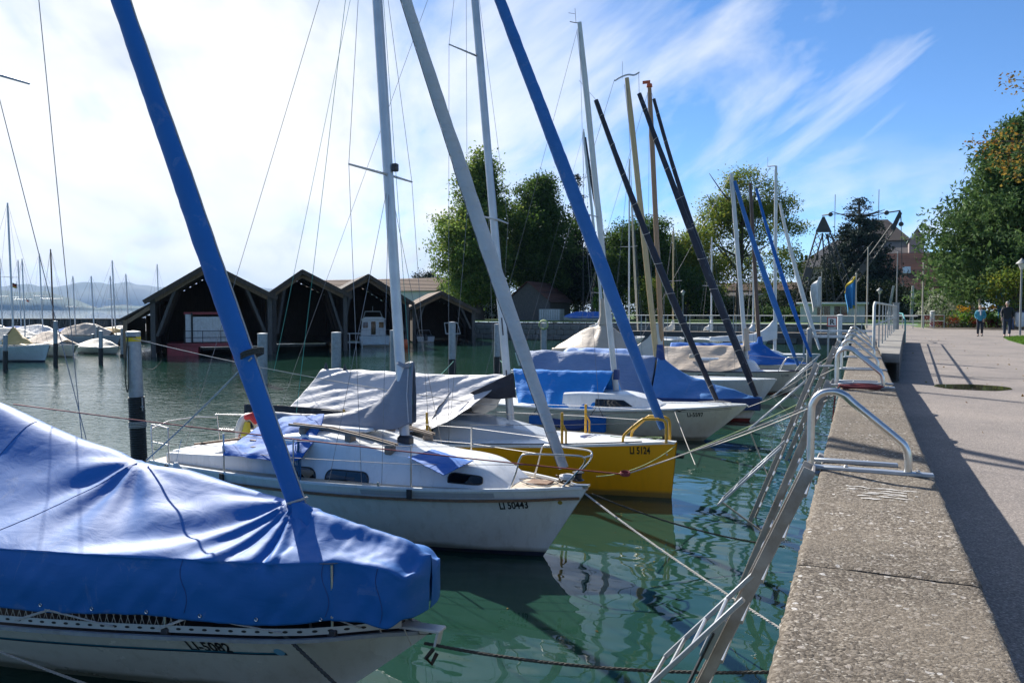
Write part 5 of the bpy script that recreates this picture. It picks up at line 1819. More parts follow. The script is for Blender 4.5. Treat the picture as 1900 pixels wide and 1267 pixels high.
def boat_d():
    rt = V(-2.62, 21.0, 0)
    t, pj, sh = small_boat(rt, 'cream hulled sailing boat LI-5597 under a bright azure boom cover', 7.9, 1.12, [1.02, .97, .92, .87, .83, .80, .79, .79, .80, .82, .84], over=1.15, mats=('gel_cream', 'antifoul_navy'), boot=.04, n=56, m=16)
    L = lambda p: Vector(p) - rt
    lettering('LI-5597', pj, L(qy(1276, 775, 20.5)).x, .70, .115, 'letter_black', t, xs=.8, slope=.02)
    b = MB()
    c0 = L(qy(1253, 767, 20.5)).x
    b.add([pj(c0 + dx, .86 + dz) for dx, dz in ((-.02, 0), (.10, .045), (.16, .0), (.24, .05), (.34, .03), (.22, .015), (.16, -.03), (.08, .01))], [tuple(range(8))]); b.build('boat_emblem', 'letter_black', t, smooth=0)
    b = MB()
    for z in (.045, .085):
        b.grid([[pj(-.4 - i * .12, sh(-.4 - i * .12).z - z - .006), pj(-.4 - i * .12, sh(-.4 - i * .12).z - z + .006)] for i in range(56)])
    b.build('hull_stripe', 'letter_grey', t, smooth=0)
    cb = cabin(t, [(-4.9, .72, .60, .78, 1.20), (-4.4, .72, .60, .78, 1.24), (-3.7, .70, .54, .79, 1.24), (-3.1, .62, .44, .82, 1.22), (-2.65, .50, .34, .85, 1.12), (-2.25, .40, .24, .90, .95)], 'gel_white')
    cp = side_proj(bvh_of(cb), .002)
    A = L(qy(1105, 756, 20.35)); B = L(qy(1172, 743, 20.35))
    h = B.z - A.z
    plate_on(cp, [(A.x, .87), (A.x + .4, .875), (B.x, .89), (B.x - .25, 1.04), (A.x + .4, 1.05), (A.x, 1.05)], .012, 'window_dark', t, 'window', 'rubber_black', .008)
    # mast and rig
    a = L(V(-6.18, 21, 1.25)); top = L(qy(1075, 42, 21.0)); ms = mast_part(t, a, top, .085, 'mast_white')
    b = MB(); p = top; b.tube([p, p + V(-.10, 0, .0), p + V(-.28, 0, .06)], .012, 5); b.tube([p + V(-.1, 0, 0), p + V(-.13, 0, .40)], .006, 5); b.tube([p + V(-.13, 0, .25), p + V(-.34, .05, .33)], .006, 5); b.build('wind_vane', 'plastic_dark', ms, smooth=60)
    b = MB(); q = a + V(0, 0, .3); b.tube([q, q + V(0, 0, .28)], .10, 10, flat=.8); b.build('mast_collar', 'tarp_darkblue', ms, smooth=60)
    for f in (.47,):
        sp = a.lerp(top, f)
        for s in (-1, 1):
            e = sp + V(-.15, s * .8, .02); b = MB(); b.tube([sp, e], [.02, .014], 6); b.build('spreader', 'mast_alu', ms, smooth=60)
            wire(t, e, top, .005, name='shroud'); wire(t, e, sh(-3.7, s), .005, name='shroud')
    wire(t, top, V(-7.8, 0, .9), .005, name='backstay')
    ja = L(qy(1330, 742, 21)); jt = L(qy(1106, 186, 21))
    furl(t, ja, jt, .06, .095, .06, 'tarp_navy', cord='rope_white', sag_=.10, n=70, seed=3.3, cordside=-1)
    wire(t, jt, top + V(0, 0, -1.6), .005, name='forestay'); wire(t, ja, V(-.55, 0, 1.0), .006, name='forestay_end')
    # boom and azure cover
    b = MB(); b.tube([a + V(0, 0, .46), V(-6.75, 0, 1.68)], .05, 9); b.build('boom', 'mast_alu', t, smooth=60)
    g = lambda x, y, Y_: L(qy(x, y, Y_))
    rid = [g(953, 684, 21), g(1000, 686, 21), g(1050, 688, 21), g(1095, 688, 21), g(1140, 688, 21)]
    low = [g(962, 748, 20.25), g(1010, 752, 20.2), g(1062, 774, 20.15), g(1088, 768, 20.2), g(1112, 742, 20.4)]
    rows = []
    for r_, l_ in zip(rid, low):
        far = V(r_.x, .75, l_.z + .1)
        rows.append([l_, l_.lerp(r_, .3) + V(0, -.05, .0), l_.lerp(r_, .65) + V(0, -.03, 0), r_, r_.lerp(far, .5), far])
    cv = cloth('boom_cover', 'tarp_azure', rows, 70, 50, t, amp=.02, freq=2.5, disp=lambda u, v, p: (.03 * math.sin(p.x * 7 + 3 * noise.noise(p * 1.2)) + .02 * math.sin(p.x * 15 + p.z * 5)) * max(0, 1 - v * 1.8))
    # hanging edge, in folds, and fender boards
    rows = [[g(1020, 768, 20.05), g(1020, 785, 19.95), g(1028, 790, 19.95)], [g(1045, 775, 20.05), g(1050, 792, 19.9), g(1055, 799, 19.9)], [g(1075, 774, 20.05), g(1078, 790, 19.9), g(1080, 797, 19.9)], [g(1095, 766, 20.1), g(1098, 776, 19.98), g(1100, 780, 19.98)]]
    cloth('cover_skirt', 'tarp_darkblue', rows, 24, 16, cv, amp=.02, freq=5)
    for x0, x1, y0, y1 in ((982, 1016, 772, 786), (1089, 1124, 773, 800)):
        A = g(x0, y1, 19.82); B = g(x1, y0, 19.82)
        b = MB(); o = rrect(A.x, A.z, B.x, B.z, .05, 3); b.poly([V(x, -1.20, z) for x, z in o], (0, .07, 0)); fb = b.build('fender_board', 'tarp_royal', t, smooth=40)
        b = MB(); b.tube([V(A.x + .08, -1.16, B.z), V((A.x + B.x) / 2, -1.06, B.z + .28), V(B.x - .08, -1.16, B.z)], .009, 5); b.build('fender_line', 'rope_dark', fb, smooth=60)
    b = MB(); b.tube(catmull([(-.45, .05, 1.05), (-.7, -.1, 1.09), (-.95, 0, 1.06), (-1.25, -.12, 1.05), (-.8, .12, 1.07), (-.5, 0, 1.06)], 30).tolist(), .016, 6); b.build('rope_heap', 'rope_white', t, smooth=60)
    rope(rt + sh(-1.75) + V(0, -.02, -.05), qz(1290, 862, .05), .02, .010, 'rope_white', 'white rope dropping from the cream boat bow into the water')


boat_d()


def boat_e():
    rt = V(-2.78, 25.3, 0)
    t, pj, sh = small_boat(rt, 'white boat wrapped in slate blue tent and dark blue bow cover, pine mast', 8.2, 1.15, [.68, .67, .66, .66, .66, .67, .68, .70, .72, .74, .76], over=.35, mats=('gel_hull', 'antifoul_red'), boot=.12, n=40, m=14)
    L = lambda p: Vector(p) - rt
    a = L(V(-5.95, 25.3, .8)); top = L(qy(1163, 145, 25.3))
    ms = mast_part(t, a, top, .095, 'mast_pine', track=True)
    p = top
    b = MB(); b.tube(catmull([tuple(p + V(-.42, 0, -.05)), tuple(p + V(-.2, 0, .05)), tuple(p + V(.05, 0, .10)), tuple(p + V(.25, 0, .06)), tuple(p + V(.42, 0, .14))], 12).tolist(), .03, 6, flat=.5); b.tube([p + V(-.15, 0, 0), p + V(-.15, 0, .55)], .007, 5); b.build('mast_head', 'mast_alu', ms, smooth=60)
    wire(t, p + V(-.42, 0, 0), V(-8.1, 0, .8), .006, name='backstay')
    for s in (-1, 1):
        sp = a.lerp(top, .55); e = sp + V(-.1, s * .7, .03); b = MB(); b.tube([sp, e], .016, 6); b.build('spreader', 'mast_pine', ms, smooth=60)
        wire(t, e, top, .006, name='shroud'); wire(t, e, sh(-3.4, s), .006, name='shroud')
    ja = L(qy(1403, 735, 25.3)); jt = L(qy(1186, 174, 25.3))
    furl(t, ja, jt, .08, .110, .07, 'tarp_navy', cord='wire', sag_=.05, n=70, seed=7.1, cordside=-1)
    wire(t, jt, top + V(.4, 0, .1), .007, name='forestay')
    b = MB(); b.tube([a + V(-.05, 0, 1.10), V(-7.7, 0, 1.94)], .05, 8); b.build('boom', 'mast_pine', t, smooth=60)
    tent(t, [(-7.9, 2.02, .30, 1.62), (-7.72, 2.07, .95, 1.15), (-6.8, 2.08, 1.05, .72), (-5.8, 2.06, 1.12, .62), (-4.8, 2.04, 1.14, .60), (-3.9, 2.0, 1.12, .60), (-3.30, 1.96, 1.06, .60)], 'tarp_slate', 'boom_tent', seed=1.0, folds=5, fold_amp=.05)
    fw = tent(t, [(-3.24, 2.02, 1.0, .66), (-2.7, 1.62, .92, .66), (-2.1, 1.32, .80, .66), (-1.5, 1.16, .66, .66), (-.95, 1.0, .48, .67), (-.4, .84, .26, .68), (.03, .74, .06, .68)], 'tarp_mid', 'foredeck_cover', seed=2.0, folds=6, sagf=.05, fold_amp=.045)
    for s in (-1, 1):
        rows = []
        for i in range(14):
            x = .04 - i * .42
            q = sh(min(-.02, x), s)
            o = V(0, s * .03, 0)
            rows.append([q + o * 1.4 + V(0, 0, .07), q + o * 1.8 + V(0, 0, -.12), q + o * 1.5 + V(0, 0, -.33 + .03 * math.sin(i * 2.1))])
        cloth('cover_skirt', 'tarp_darkblue', rows, 44, 10, fw, amp=.012, freq=3)
    b = MB(); b.tube([a + V(.0, 0, 1.05), a + V(-.02, 0, 1.55)], [.16, .105], 10); b.build('mast_boot', 'tarp_darkblue', ms, smooth=60)


boat_e()


def boat_e2():
    rt = V(-2.75, 30.0, 0)
    t, pj, sh = small_boat(rt, 'boat with varnished orange brown mast under pale blue and tan covers', 8.2, 1.1, [.95, .92, .9, .88, .87, .86, .86, .86, .86, .87, .88], over=.6, mats=('gel_white',), n=36, m=10)
    L = lambda p: Vector(p) - rt
    a = L(V(-6.95, 30, 1.0)); top = L(qy(1205, 162, 30)); ms = mast_part(t, a, top, .10, 'mast_oak')
    b = MB(); b.tube([top, top + V(0, 0, .12)], [.12, .10], 8); b.box(top + V(-.12, 0, .2), (.3, .02, .12)); b.build('masthead_flag', 'orange_float', ms, smooth=40)
    for s in (-1, 1):
        sp = a.lerp(top, .55); e = sp + V(-.1, s * .7, .03); b = MB(); b.tube([sp, e], .016, 6); b.build('spreader', 'mast_oak', ms, smooth=60)
        wire(t, e, top, .006, name='shroud'); wire(t, e, sh(-4.2, s), .006, name='shroud')
    ja = L(qy(1394, 700, 30)); jt = L(qy(1213, 184, 30))
    furl(t, ja, jt, .07, .10, .06, 'tarp_navy', cord='rope_white', sag_=.22, n=70, seed=4.2)
    wire(t, jt, top, .006, name='forestay'); wire(t, top, V(-8.2, 0, 1), .006, name='backstay')
    tent(t, [(-8.3, 1.80, .5, 1.45), (-8.0, 1.92, .9, 1.3), (-7, 1.95, 1.0, 1.05), (-6, 1.95, 1.05, .95), (-5.2, 1.96, 1.02, .95)], 'tarp_sky', 'boom_tent', seed=1.5, fold_amp=.03)
    tent(t, [(-5.6, 1.75, .30, 1.30), (-5.2, 2.1, .26, 1.35), (-4.8, 2.40, .22, 1.40), (-4.45, 2.95, .16, 1.5), (-4.2, 3.2, .10, 1.6)], 'tarp_ivory', 'sail_cover', seed=2.5)
    b = MB(); b.tube([a + V(-.05, 0, .8), V(-7.9, 0, 1.78)], .05, 8); b.build('boom', 'mast_oak', t, smooth=60)


m_tarp('tarp_sky', (.22, .36, .66), wr=.5)
boat_e2()


def boat_f():
    rt = V(-2.1, 34.2, 0)
    t, pj, sh = small_boat(rt, 'white hulled boat LI 508 with tan tent and blue furled jib', 7.6, 1.15, [.97, .95, .93, .91, .90, .89, .88, .88, .88, .89, .9], over=.5, mats=('gel_offwhite', 'antifoul_red'), boot=.10, n=44, m=14, rub='stripe_navy')
    L = lambda p: Vector(p) - rt
    lettering('LI 508', pj, L(qy(1450, 705, 33.9)).x, .74, .10, 'letter_grey', t, xs=.8)
    b = MB(); b.grid([[pj(-3.0 - i * .1, .74), pj(-3.0 - i * .1, .775)] for i in range(12)]); b.build('name_stripe', 'letter_black', t, smooth=0)
    cb = cabin(t, [(-4.2, .75, .6, .88, 1.5), (-3.4, .75, .58, .88, 1.5), (-2.5, .62, .46, .9, 1.42), (-2.0, .52, .36, .92, 1.34), (-1.75, .44, .3, .93, 1.0)], 'gel_white')
    cp = side_proj(bvh_of(cb), .002)
    plate_on(cp, rrect(-2.9, 1.08, -2.35, 1.26, .06), .006, 'window_dark', t, 'window', 'rubber_black', .01)
    a = L(V(-4.36, 34.2, 1.2)); top = L(qy(1357, 322, 34.2)); ms = mast_part(t, a, top, .09, 'mast_white')
    ja = L(qy(1481, 678, 34.2)); jt = L(qy(1363, 336, 34.2))
    furl(t, ja, jt, .06, .12, .07, 'tarp_jib_blue', cord=None, sag_=.10, n=50, seed=4.9)
    wire(t, jt, top, .007, name='forestay'); wire(t, top, V(-7.5, 0, 1), .007, name='backstay')
    for s in (-1, 1):
        wire(t, top, sh(-2.6, s), .006, name='shroud')
        pp = [(-.95, s * .42, .95), (-.7, s * .36, 1.42), (-.5, s * .3, 1.52), (-.05, s * .15, 1.52), (-.02, s * .1, 1.4), (-.3, s * .14, .98)]
        b = MB(); b.tube(catmull(pp, 30).tolist(), .016, 7); b.build('pulpit', 'stainless', t, smooth=60)
        for x in (-2.3, -3.6):
            b = MB(); b.tube([sh(x, s), sh(x, s) + V(0, 0, .6)], .013, 6); b.build('stanchion', 'stainless', t, smooth=60)
        b = MB(); b.tube([V(-.7, s * .36, 1.45)] + [sh(x, s) + V(0, 0, .6) for x in (-2.3, -3.6, -5)], .006, 5); b.build('lifeline', 'wire', t, smooth=60)
    tent(t, [(-6.6, 1.72, .8, 1.15), (-5.9, 1.85, 1.0, .95), (-5.0, 1.90, 1.1, .92), (-4.0, 1.94, 1.12, .90), (-3.0, 1.97, 1.12, .93), (-2.35, 2.0, .98, 1.10)], 'tarp_tan', 'boom_tent', seed=1.9, folds=5, fold_amp=.035)
    b = MB(); b.box((-4.45, -.62, 1.5), (.22, .05, .18), ch=.02); b.build('vent_patch', 'tarp_ivory', t)
    b = MB(); b.tube([a + V(0, 0, .55), a + V(-.03, 0, .95), a + V(-.05, 0, 1.5)], [.15, .12, .10], 9); b.build('mast_boot', 'tarp_tan', t, smooth=60)


boat_f()


def boat_g():
    rt = V(-2.15, 39.0, 0)
    t, pj, sh = small_boat(rt, 'boat fully under a royal blue cover with dark brown mast', 7.2, 1.1, [.95, .92, .9, .88, .87, .86, .86, .86, .86, .87, .88], over=.5, n=30, m=10, mats=('gel_white',))
    L = lambda p: Vector(p) - rt
    a = L(V(-4.36, 39, 1.2)); top = L(qy(1392, 340, 39)); ms = mast_part(t, a, top, .085, 'mast_brown')
    ja = L(qy(1505, 662, 39)); jt = L(qy(1403, 350, 39))
    furl(t, ja, jt, .06, .10, .06, 'tarp_royal', sag_=.12, n=50, seed=6.9)
    wire(t, jt, top, .007, name='forestay')
    for s in (-1, 1):
        wire(t, top, sh(-2.6, s), .006, name='shroud')
    tent(t, [(-6.5, 1.85, .7, 1.3), (-5.5, 1.85, 1.05, 1.0), (-4.0, 1.86, 1.1, .9), (-2.8, 1.86, 1.1, .9), (-2.2, 1.90, 1.0, .9), (-1.6, 1.5, .8, .9), (-.9, 1.2, .5, .92), (-.1, 1.0, .1, .93)], 'tarp_royal', 'boat_cover', seed=2.9, folds=5, fold_amp=.035)
    b = MB(); b.tube([a + V(0, 0, .45), a + V(-.02, 0, 1.0)], [.18, .10], 9); b.build('mast_boot', 'tarp_royal', t, smooth=60)


boat_g()


def boat_i():
    rt = V(-1.95, 46.0, 0)
    t, pj, sh = small_boat(rt, 'white boat with white boom cover and white furled jib, tall pale mast', 8.4, 1.2, [1.05, 1.02, 1.0, .97, .95, .94, .93, .93, .93, .94, .95], over=.6, n=30, m=10)
    L = lambda p: Vector(p) - rt
    a = L(V(-4.35, 46, 1.0)); top = L(qy(1440, 308, 46)); ms = mast_part(t, a, top, .09, 'mast_white', (.5,), .7)
    b = MB(); b.tube([top, top + V(-.45, 0, 0)], .03, 6); b.tube([top + V(-.45, 0, 0), top + V(-.45, 0, .5)], .01, 5); b.build('masthead_arm', 'mast_white', ms, smooth=60)
    ja = L(qy(1521, 648, 46)); jt = L(qy(1447, 377, 46))
    furl(t, ja, jt, .07, .12, .07, 'tarp_white', sag_=.12, n=40, seed=8.9)
    wire(t, jt, top, .008, name='forestay')
    cabin(t, [(-5.5, .8, .65, .93, 1.4), (-4.0, .8, .6, .94, 1.4), (-2.6, .6, .4, .96, 1.25), (-2.0, .45, .3, 1.0, 1.05)], 'gel_white')
    rows = []
    for dx, zt, zb, w in ((.12, 3.1, 1.85, .08), (-.1, 2.95, 1.8, .14), (-.5, 2.45, 1.72, .17), (-1.2, 2.15, 1.68, .17), (-2.4, 2.0, 1.66, .15), (-3.6, 1.9, 1.66, .1)):
        x = a.x + dx
        rows.append([V(x, -w, zb), V(x, -w * .8, zb + (zt - zb) * .5), V(x, 0, zt), V(x, w * .8, zb + (zt - zb) * .5), V(x, w, zb)])
    cloth('sail_cover', 'tarp_white', rows, 40, 20, t, amp=.03, freq=3)


boat_i()


def boat_h():
    rt = qz(1190, 668, 0)
    rt = V(-11.6, 44.0, 0)
    t, pj, sh = small_boat(rt, 'boat under a tall peaked tan tent moored out in the basin', 7.4, 1.25, [1.0, .97, .95, .93, .91, .9, .9, .9, .9, .9, .9], over=.5, group='boats moored farther out', n=30, m=10)
    L = lambda p: Vector(p) - rt
    top = L(qy(1083, 246, 44)); a = L(qy(1118, 578, 44)); a = a + (a - top) * .18
    ms = mast_part(t, a, top, .085, 'mast_white', (.45,), .8)
    b = MB(); b.tube([top, top + V(0, 0, .2)], [.05, .03], 6); b.build('masthead_light', 'ring_white', ms, smooth=40)
    furl(t, a.lerp(top, .55) + V(.35, .1, 0), top + V(.1, 0, -.3), .06, .09, .06, 'tarp_navy', n=30, seed=1.2)
    wire(t, top, V(-7.2, 0, 1), .006, name='backstay')
    for s in (-1, 1):
        wire(t, top, sh(-3, s), .006, name='shroud')
    pk = L(qy(1120, 592, 44))
    tent(t, [(-4.9 - .1, 1.35, .9, 1.2), (pk.x - 1.1, 2.35, 1.25, 1.25), (pk.x - .4, 2.55, 1.3, 1.25), (pk.x, 2.85, 1.3, 1.25), (pk.x + .45, 2.5, 1.25, 1.25), (pk.x + 1.4, 1.9, 1.0, 1.2), (pk.x + 2.0, 1.5, .6, 1.15)], 'tarp_tan', 'boat_tent', seed=.4, folds=3, fold_amp=.03, skirt=.2)
    b = MB(); b.tube([pk + V(0, 0, -.3), pk + V(-.02, 0, .25), pk + V(-.05, 0, .7), pk + V(-.1, 0, 1.2)], [.34, .20, .17, .09], 10); b.build('mast_sleeve', 'tarp_tan', t, smooth=60)


boat_h()


def pier_boat(px, py, Yd, label, Lh, hb, mat, mast_px=None, mast_top=None, mm='mast_white', cover=None, cvmat='tarp_white', jib=None, hull='gel_pale', rz=R(90), boom=None):
    """a boat lying beyond the footbridge, bow turned towards it"""
    p = qy(px, py, Yd)
    rt = V(p.x, Yd, 0)
    t, pj, sh = small_boat(rt, label, Lh, hb, [1.15, 1.1, 1.05, 1.02, 1.0, 1.0, 1.0, 1.0, 1.0, 1.0, 1.0], over=.5, mats=(hull,), group='boats beyond the footbridge', n=24, m=8, rz=rz)
    M = Matrix.Rotation(-rz, 3, 'Z')
    L = lambda q: M @ (Vector(q) - rt)
    cabin(t, [(-Lh * .6, .75, .6, 1.0, 1.55), (-Lh * .45, .75, .55, 1.0, 1.5), (-Lh * .3, .5, .35, 1.02, 1.3), (-Lh * .24, .4, .3, 1.05, 1.1)], 'gel_white')
    if mast_px:
        top = L(qy(mast_px[0], mast_px[1], Yd + 3)); base = V(-Lh * .38, 0, 1.3)
        top = L(qy(mast_px[0], mast_px[1], (Matrix.Rotation(rz, 3, 'Z') @ base + rt).y))
        top = V(base.x - .2, 0, top.z)
        mast_part(t, base, top, .10, mm, (.5,), .8)
        for s in (-1, 1):
            wire(t, top, sh(-Lh * .42, s), .008, name='shroud')
        wire(t, top, V(-.1, 0, 1.2), .008, name='forestay'); wire(t, top, V(-Lh + .1, 0, 1.1), .008, name='backstay')
        if cover:
            rows = []
            for dx, zt, zb, w in ((.15, 2.9, 1.75, .1), (-.1, 2.7, 1.75, .16), (-.6, 2.3, 1.72, .2), (-1.5, 2.1, 1.7, .2), (-3.0, 2.0, 1.7, .14)):
                x = base.x + dx
                rows.append([V(x, -w, zb), V(x, -w * .8, zb + (zt - zb) * .5), V(x, 0, zt), V(x, w * .8, zb + (zt - zb) * .5), V(x, w, zb)])
            cloth('sail_cover', cvmat, rows, 24, 12, t, amp=.04, freq=2.5)
        if jib:
            furl(t, V(-.3, 0, 1.35), V(-.3, 0, 1.35).lerp(top, .82), .07, .12, .07, jib, n=24, seed=px * .1)
    return t


pier_boat(1185, 640, 72, 'pale blue grey motor yacht beyond the footbridge behind the tan tent', 9, 1.5, 'gel_pale', (1218, 292), True, 'mast_white', None, jib='sail_beige')
pier_boat(1262, 640, 71, 'white sailing boat with ivory boom cover and pine mast beyond the footbridge', 8, 1.3, 'gel_white', (1293, 420), True, 'mast_pine', True, 'tarp_ivory', hull='gel_white')
pier_boat(1330, 640, 73, 'white sailing boat with folded cream sail beyond the footbridge', 8, 1.3, 'gel_white', (1322, 440), True, 'mast_white', True, 'tarp_white', hull='gel_cream')
pier_boat(1405, 642, 70, 'white sailing boat with crumpled white covers left of the white hut', 8, 1.3, 'gel_white', (1398, 470), True, 'mast_white', True, 'tarp_white', hull='gel_white', jib='sail_beige')
pier_boat(1130, 640, 75, 'white sailing boat with slim mast left of the varnished masts', 8, 1.3, 'gel_white', (1104, 470), True, 'mast_alu', True, 'tarp_white', hull='gel_white')


# ------------------------------------------------------------------ boats and masts at the far left
def left_boat(px, py, label, Lh, hb, hullm, cov, covm, masts=(), rz=0.0, fb=.95, boot=None):
    g = qz(px, py, 0)
    rt = V(g.x, g.y, 0)
    if masts:   # the boat lies where its mast is seen
        mx, my, m_, x = masts[0]
        o_ = Matrix.Rotation(rz, 3, 'Z') @ V(x * Lh, 0, 0)
        rt.x = qy(mx, (my + 600) / 2, rt.y + o_.y).x - o_.x
    t, pj, sh = small_boat(rt, label, Lh, hb, [fb * k for k in (1.1, 1.05, 1, .97, .95, .94, .93, .93, .93, .93, .94)], over=.5, mats=(hullm, 'antifoul_navy') if boot else (hullm,), boot=boot, group='boats at the left jetty', n=30, m=10, rz=rz)
    if cov:
        tent(t, [(x * Lh, fb + z, w * hb, fb + e) for x, z, w, e in cov], covm, 'boat_cover', seed=px * .01, folds=4, fold_amp=.04, nu=36, nv=26)
    M = Matrix.Rotation(-rz, 3, 'Z')
    for (mx, my, m_, x) in masts:
        base = V(x * Lh, 0, fb)
        wb = Matrix.Rotation(rz, 3, 'Z') @ base + rt
        top = base + V(-.25, 0, qy(mx, my, wb.y).z - fb)
        mast_part(t, base, top, .075, m_, (.48,), .8, track=False)
        wire(t, top, V(-.1, 0, fb), .008, name='forestay'); wire(t, top, V(-Lh + .1, 0, fb), .008, name='backstay')
        for s in (-1, 1):
            wire(t, top, sh(x * Lh - .2, s), .007, name='shroud')
    return t, sh


t, sh = left_boat(84, 671, 'white sailing boat with cream and ochre tent at the far left', 7.6, 1.35, 'gel_pale', [(-.98, 1.05, .8, .25), (-.75, 1.15, 1, .15), (-.55, 1.2, .98, .1), (-.42, 1.25, .9, .1)], 'tarp_ivory', [(22, 376, 'mast_alu', -.42)], fb=1.05, boot=.12, rz=R(6))
tent(t, [(-3.15, 2.32, .95, 1.2), (-2.7, 1.9, .9, 1.15), (-2.1, 1.55, .7, 1.15), (-1.6, 1.25, .5, 1.12)], 'tarp_ochre', 'tent_front_or_shade_sheet', seed=1.0, nu=20, nv=16)
for x in (-4.6, -6.6):
    f = sh(x) + V(0, -.12, -.35); b = MB(); b.lathe([(0, -.28), (.08, -.25), (.12, -.1), (.12, .1), (.06, .25), (0, .28)], f, 12); b.tube([f + V(0, 0, .27), f + V(0, .1, .5)], .008, 5); b.build('fender', 'fender_blue', t, smooth=60)
left_boat(158, 664, 'dark green boat with fawn cover and navy sleeved mast at the left jetty', 6.6, 1.2, 'gel_cream', [(-.98, .7, .9, .25), (-.8, .95, 1, .15), (-.55, 1.0, 1, .12), (-.4, .8, .95, .1), (-.22, .4, .7, .08)], 'tarp_tan', [(98, 462, 'mast_brown', -.55)], rz=R(-14), fb=.85)
left_boat(222, 658, 'low dinghy with wrinkled grey beige cover next to the boat shed', 5.2, 1.05, 'gel_cream', [(-.98, .35, .9, .1), (-.7, .62, 1, .02), (-.4, .6, .95, .0), (-.15, .3, .5, 0), (-.02, .1, .1, 0)], 'tarp_ivory', [], rz=R(-10), fb=.55)
LB = [(60, 645, (45, 480), 'second row white boat with pale cover and red pennant mast'), (95, 640, (78, 470), 'second row boat left of the navy sleeved mast'), (140, 640, (139, 512), 'second row boat with slim mast above the fawn cover'), (175, 640, (174, 512), 'second row boat with slim mast mid left'), (205, 640, (208, 512), 'second row boat with mast before the distant mountains'), (235, 640, (213, 483), 'second row boat with leaning mast left of the shed eaves'), (20, 640, (3, 472), 'second row boat at the very left edge'), (262, 636, (238, 508), 'second row boat whose mast stands just left of the big shed'), (310, 632, (295, 490), 'boat behind the big shed showing only its mast'), (120, 634, (38, 482), 'third row boat with pole mast at far left')]
for i, (bx, by, mt, lb) in enumerate(LB):
    k_ = (.8, 1.1, .9, 1.25, .7)[i % 5]
    left_boat(bx, by, lb, (6.5, 7.4, 5.8, 6.9)[i % 4], (1.15, 1.3, 1.05)[i % 3], ('gel_white', 'gel_pale', 'gel_cream', 'gel_grey')[i % 4], [(-.95, .6 * k_, .9, .1), (-.62 + .04 * (i % 3), .95 * k_, 1, .05), (-.4, .75 * k_ + .1 * (i % 2), .95, .05), (-.15, .3 * k_, .5, .03)], ('tarp_ivory', 'tarp_white', 'tarp_royal', 'tarp_tan', 'tarp_white', 'tarp_ochre', 'tarp_ivory')[i % 7], [(mt[0], mt[1], 'mast_alu', -.45)], rz=R((-8, 5, -4, 9)[i % 4]))
# flags on the left
for (px, py, Yd, cols, lb) in ((27, 529, 34.0, ('flag_black', 'flag_red', 'flag_gold'), 'small black red gold flag on a mast at far left'), (51, 556, 36, ('flag_white', 'flag_red'), 'tiny red and white pennant below the tricolour flag')):
    p = qy(px, py, Yd)
    t = thing('small_flag', p, lb, 'flag')
    n = len(cols)
    w, h = (.42, .30) if n == 3 else (.26, .20)
    for k, c in enumerate(cols):
        b = MB(); rows = []
        for i in range(9):
            x = -w / 2 + w * i / 8; y = .05 * math.sin(i * .9); z = -.02 * i * .5
            rows.append([V(x, y, z + h / 2 - h * k / n), V(x, y, z + h / 2 - h * (k + 1) / n)])
        b.grid(rows); o = b.build('flag_stripe', c, t, smooth=60); o.modifiers.new('thickness', 'SOLIDIFY').thickness = .004
    b = MB(); b.tube([V(w / 2 + .01, 0, -2.4), V(w / 2 + .01, 0, h * .8)], .012, 5); b.build('flag_staff', 'mast_alu', t, smooth=60)

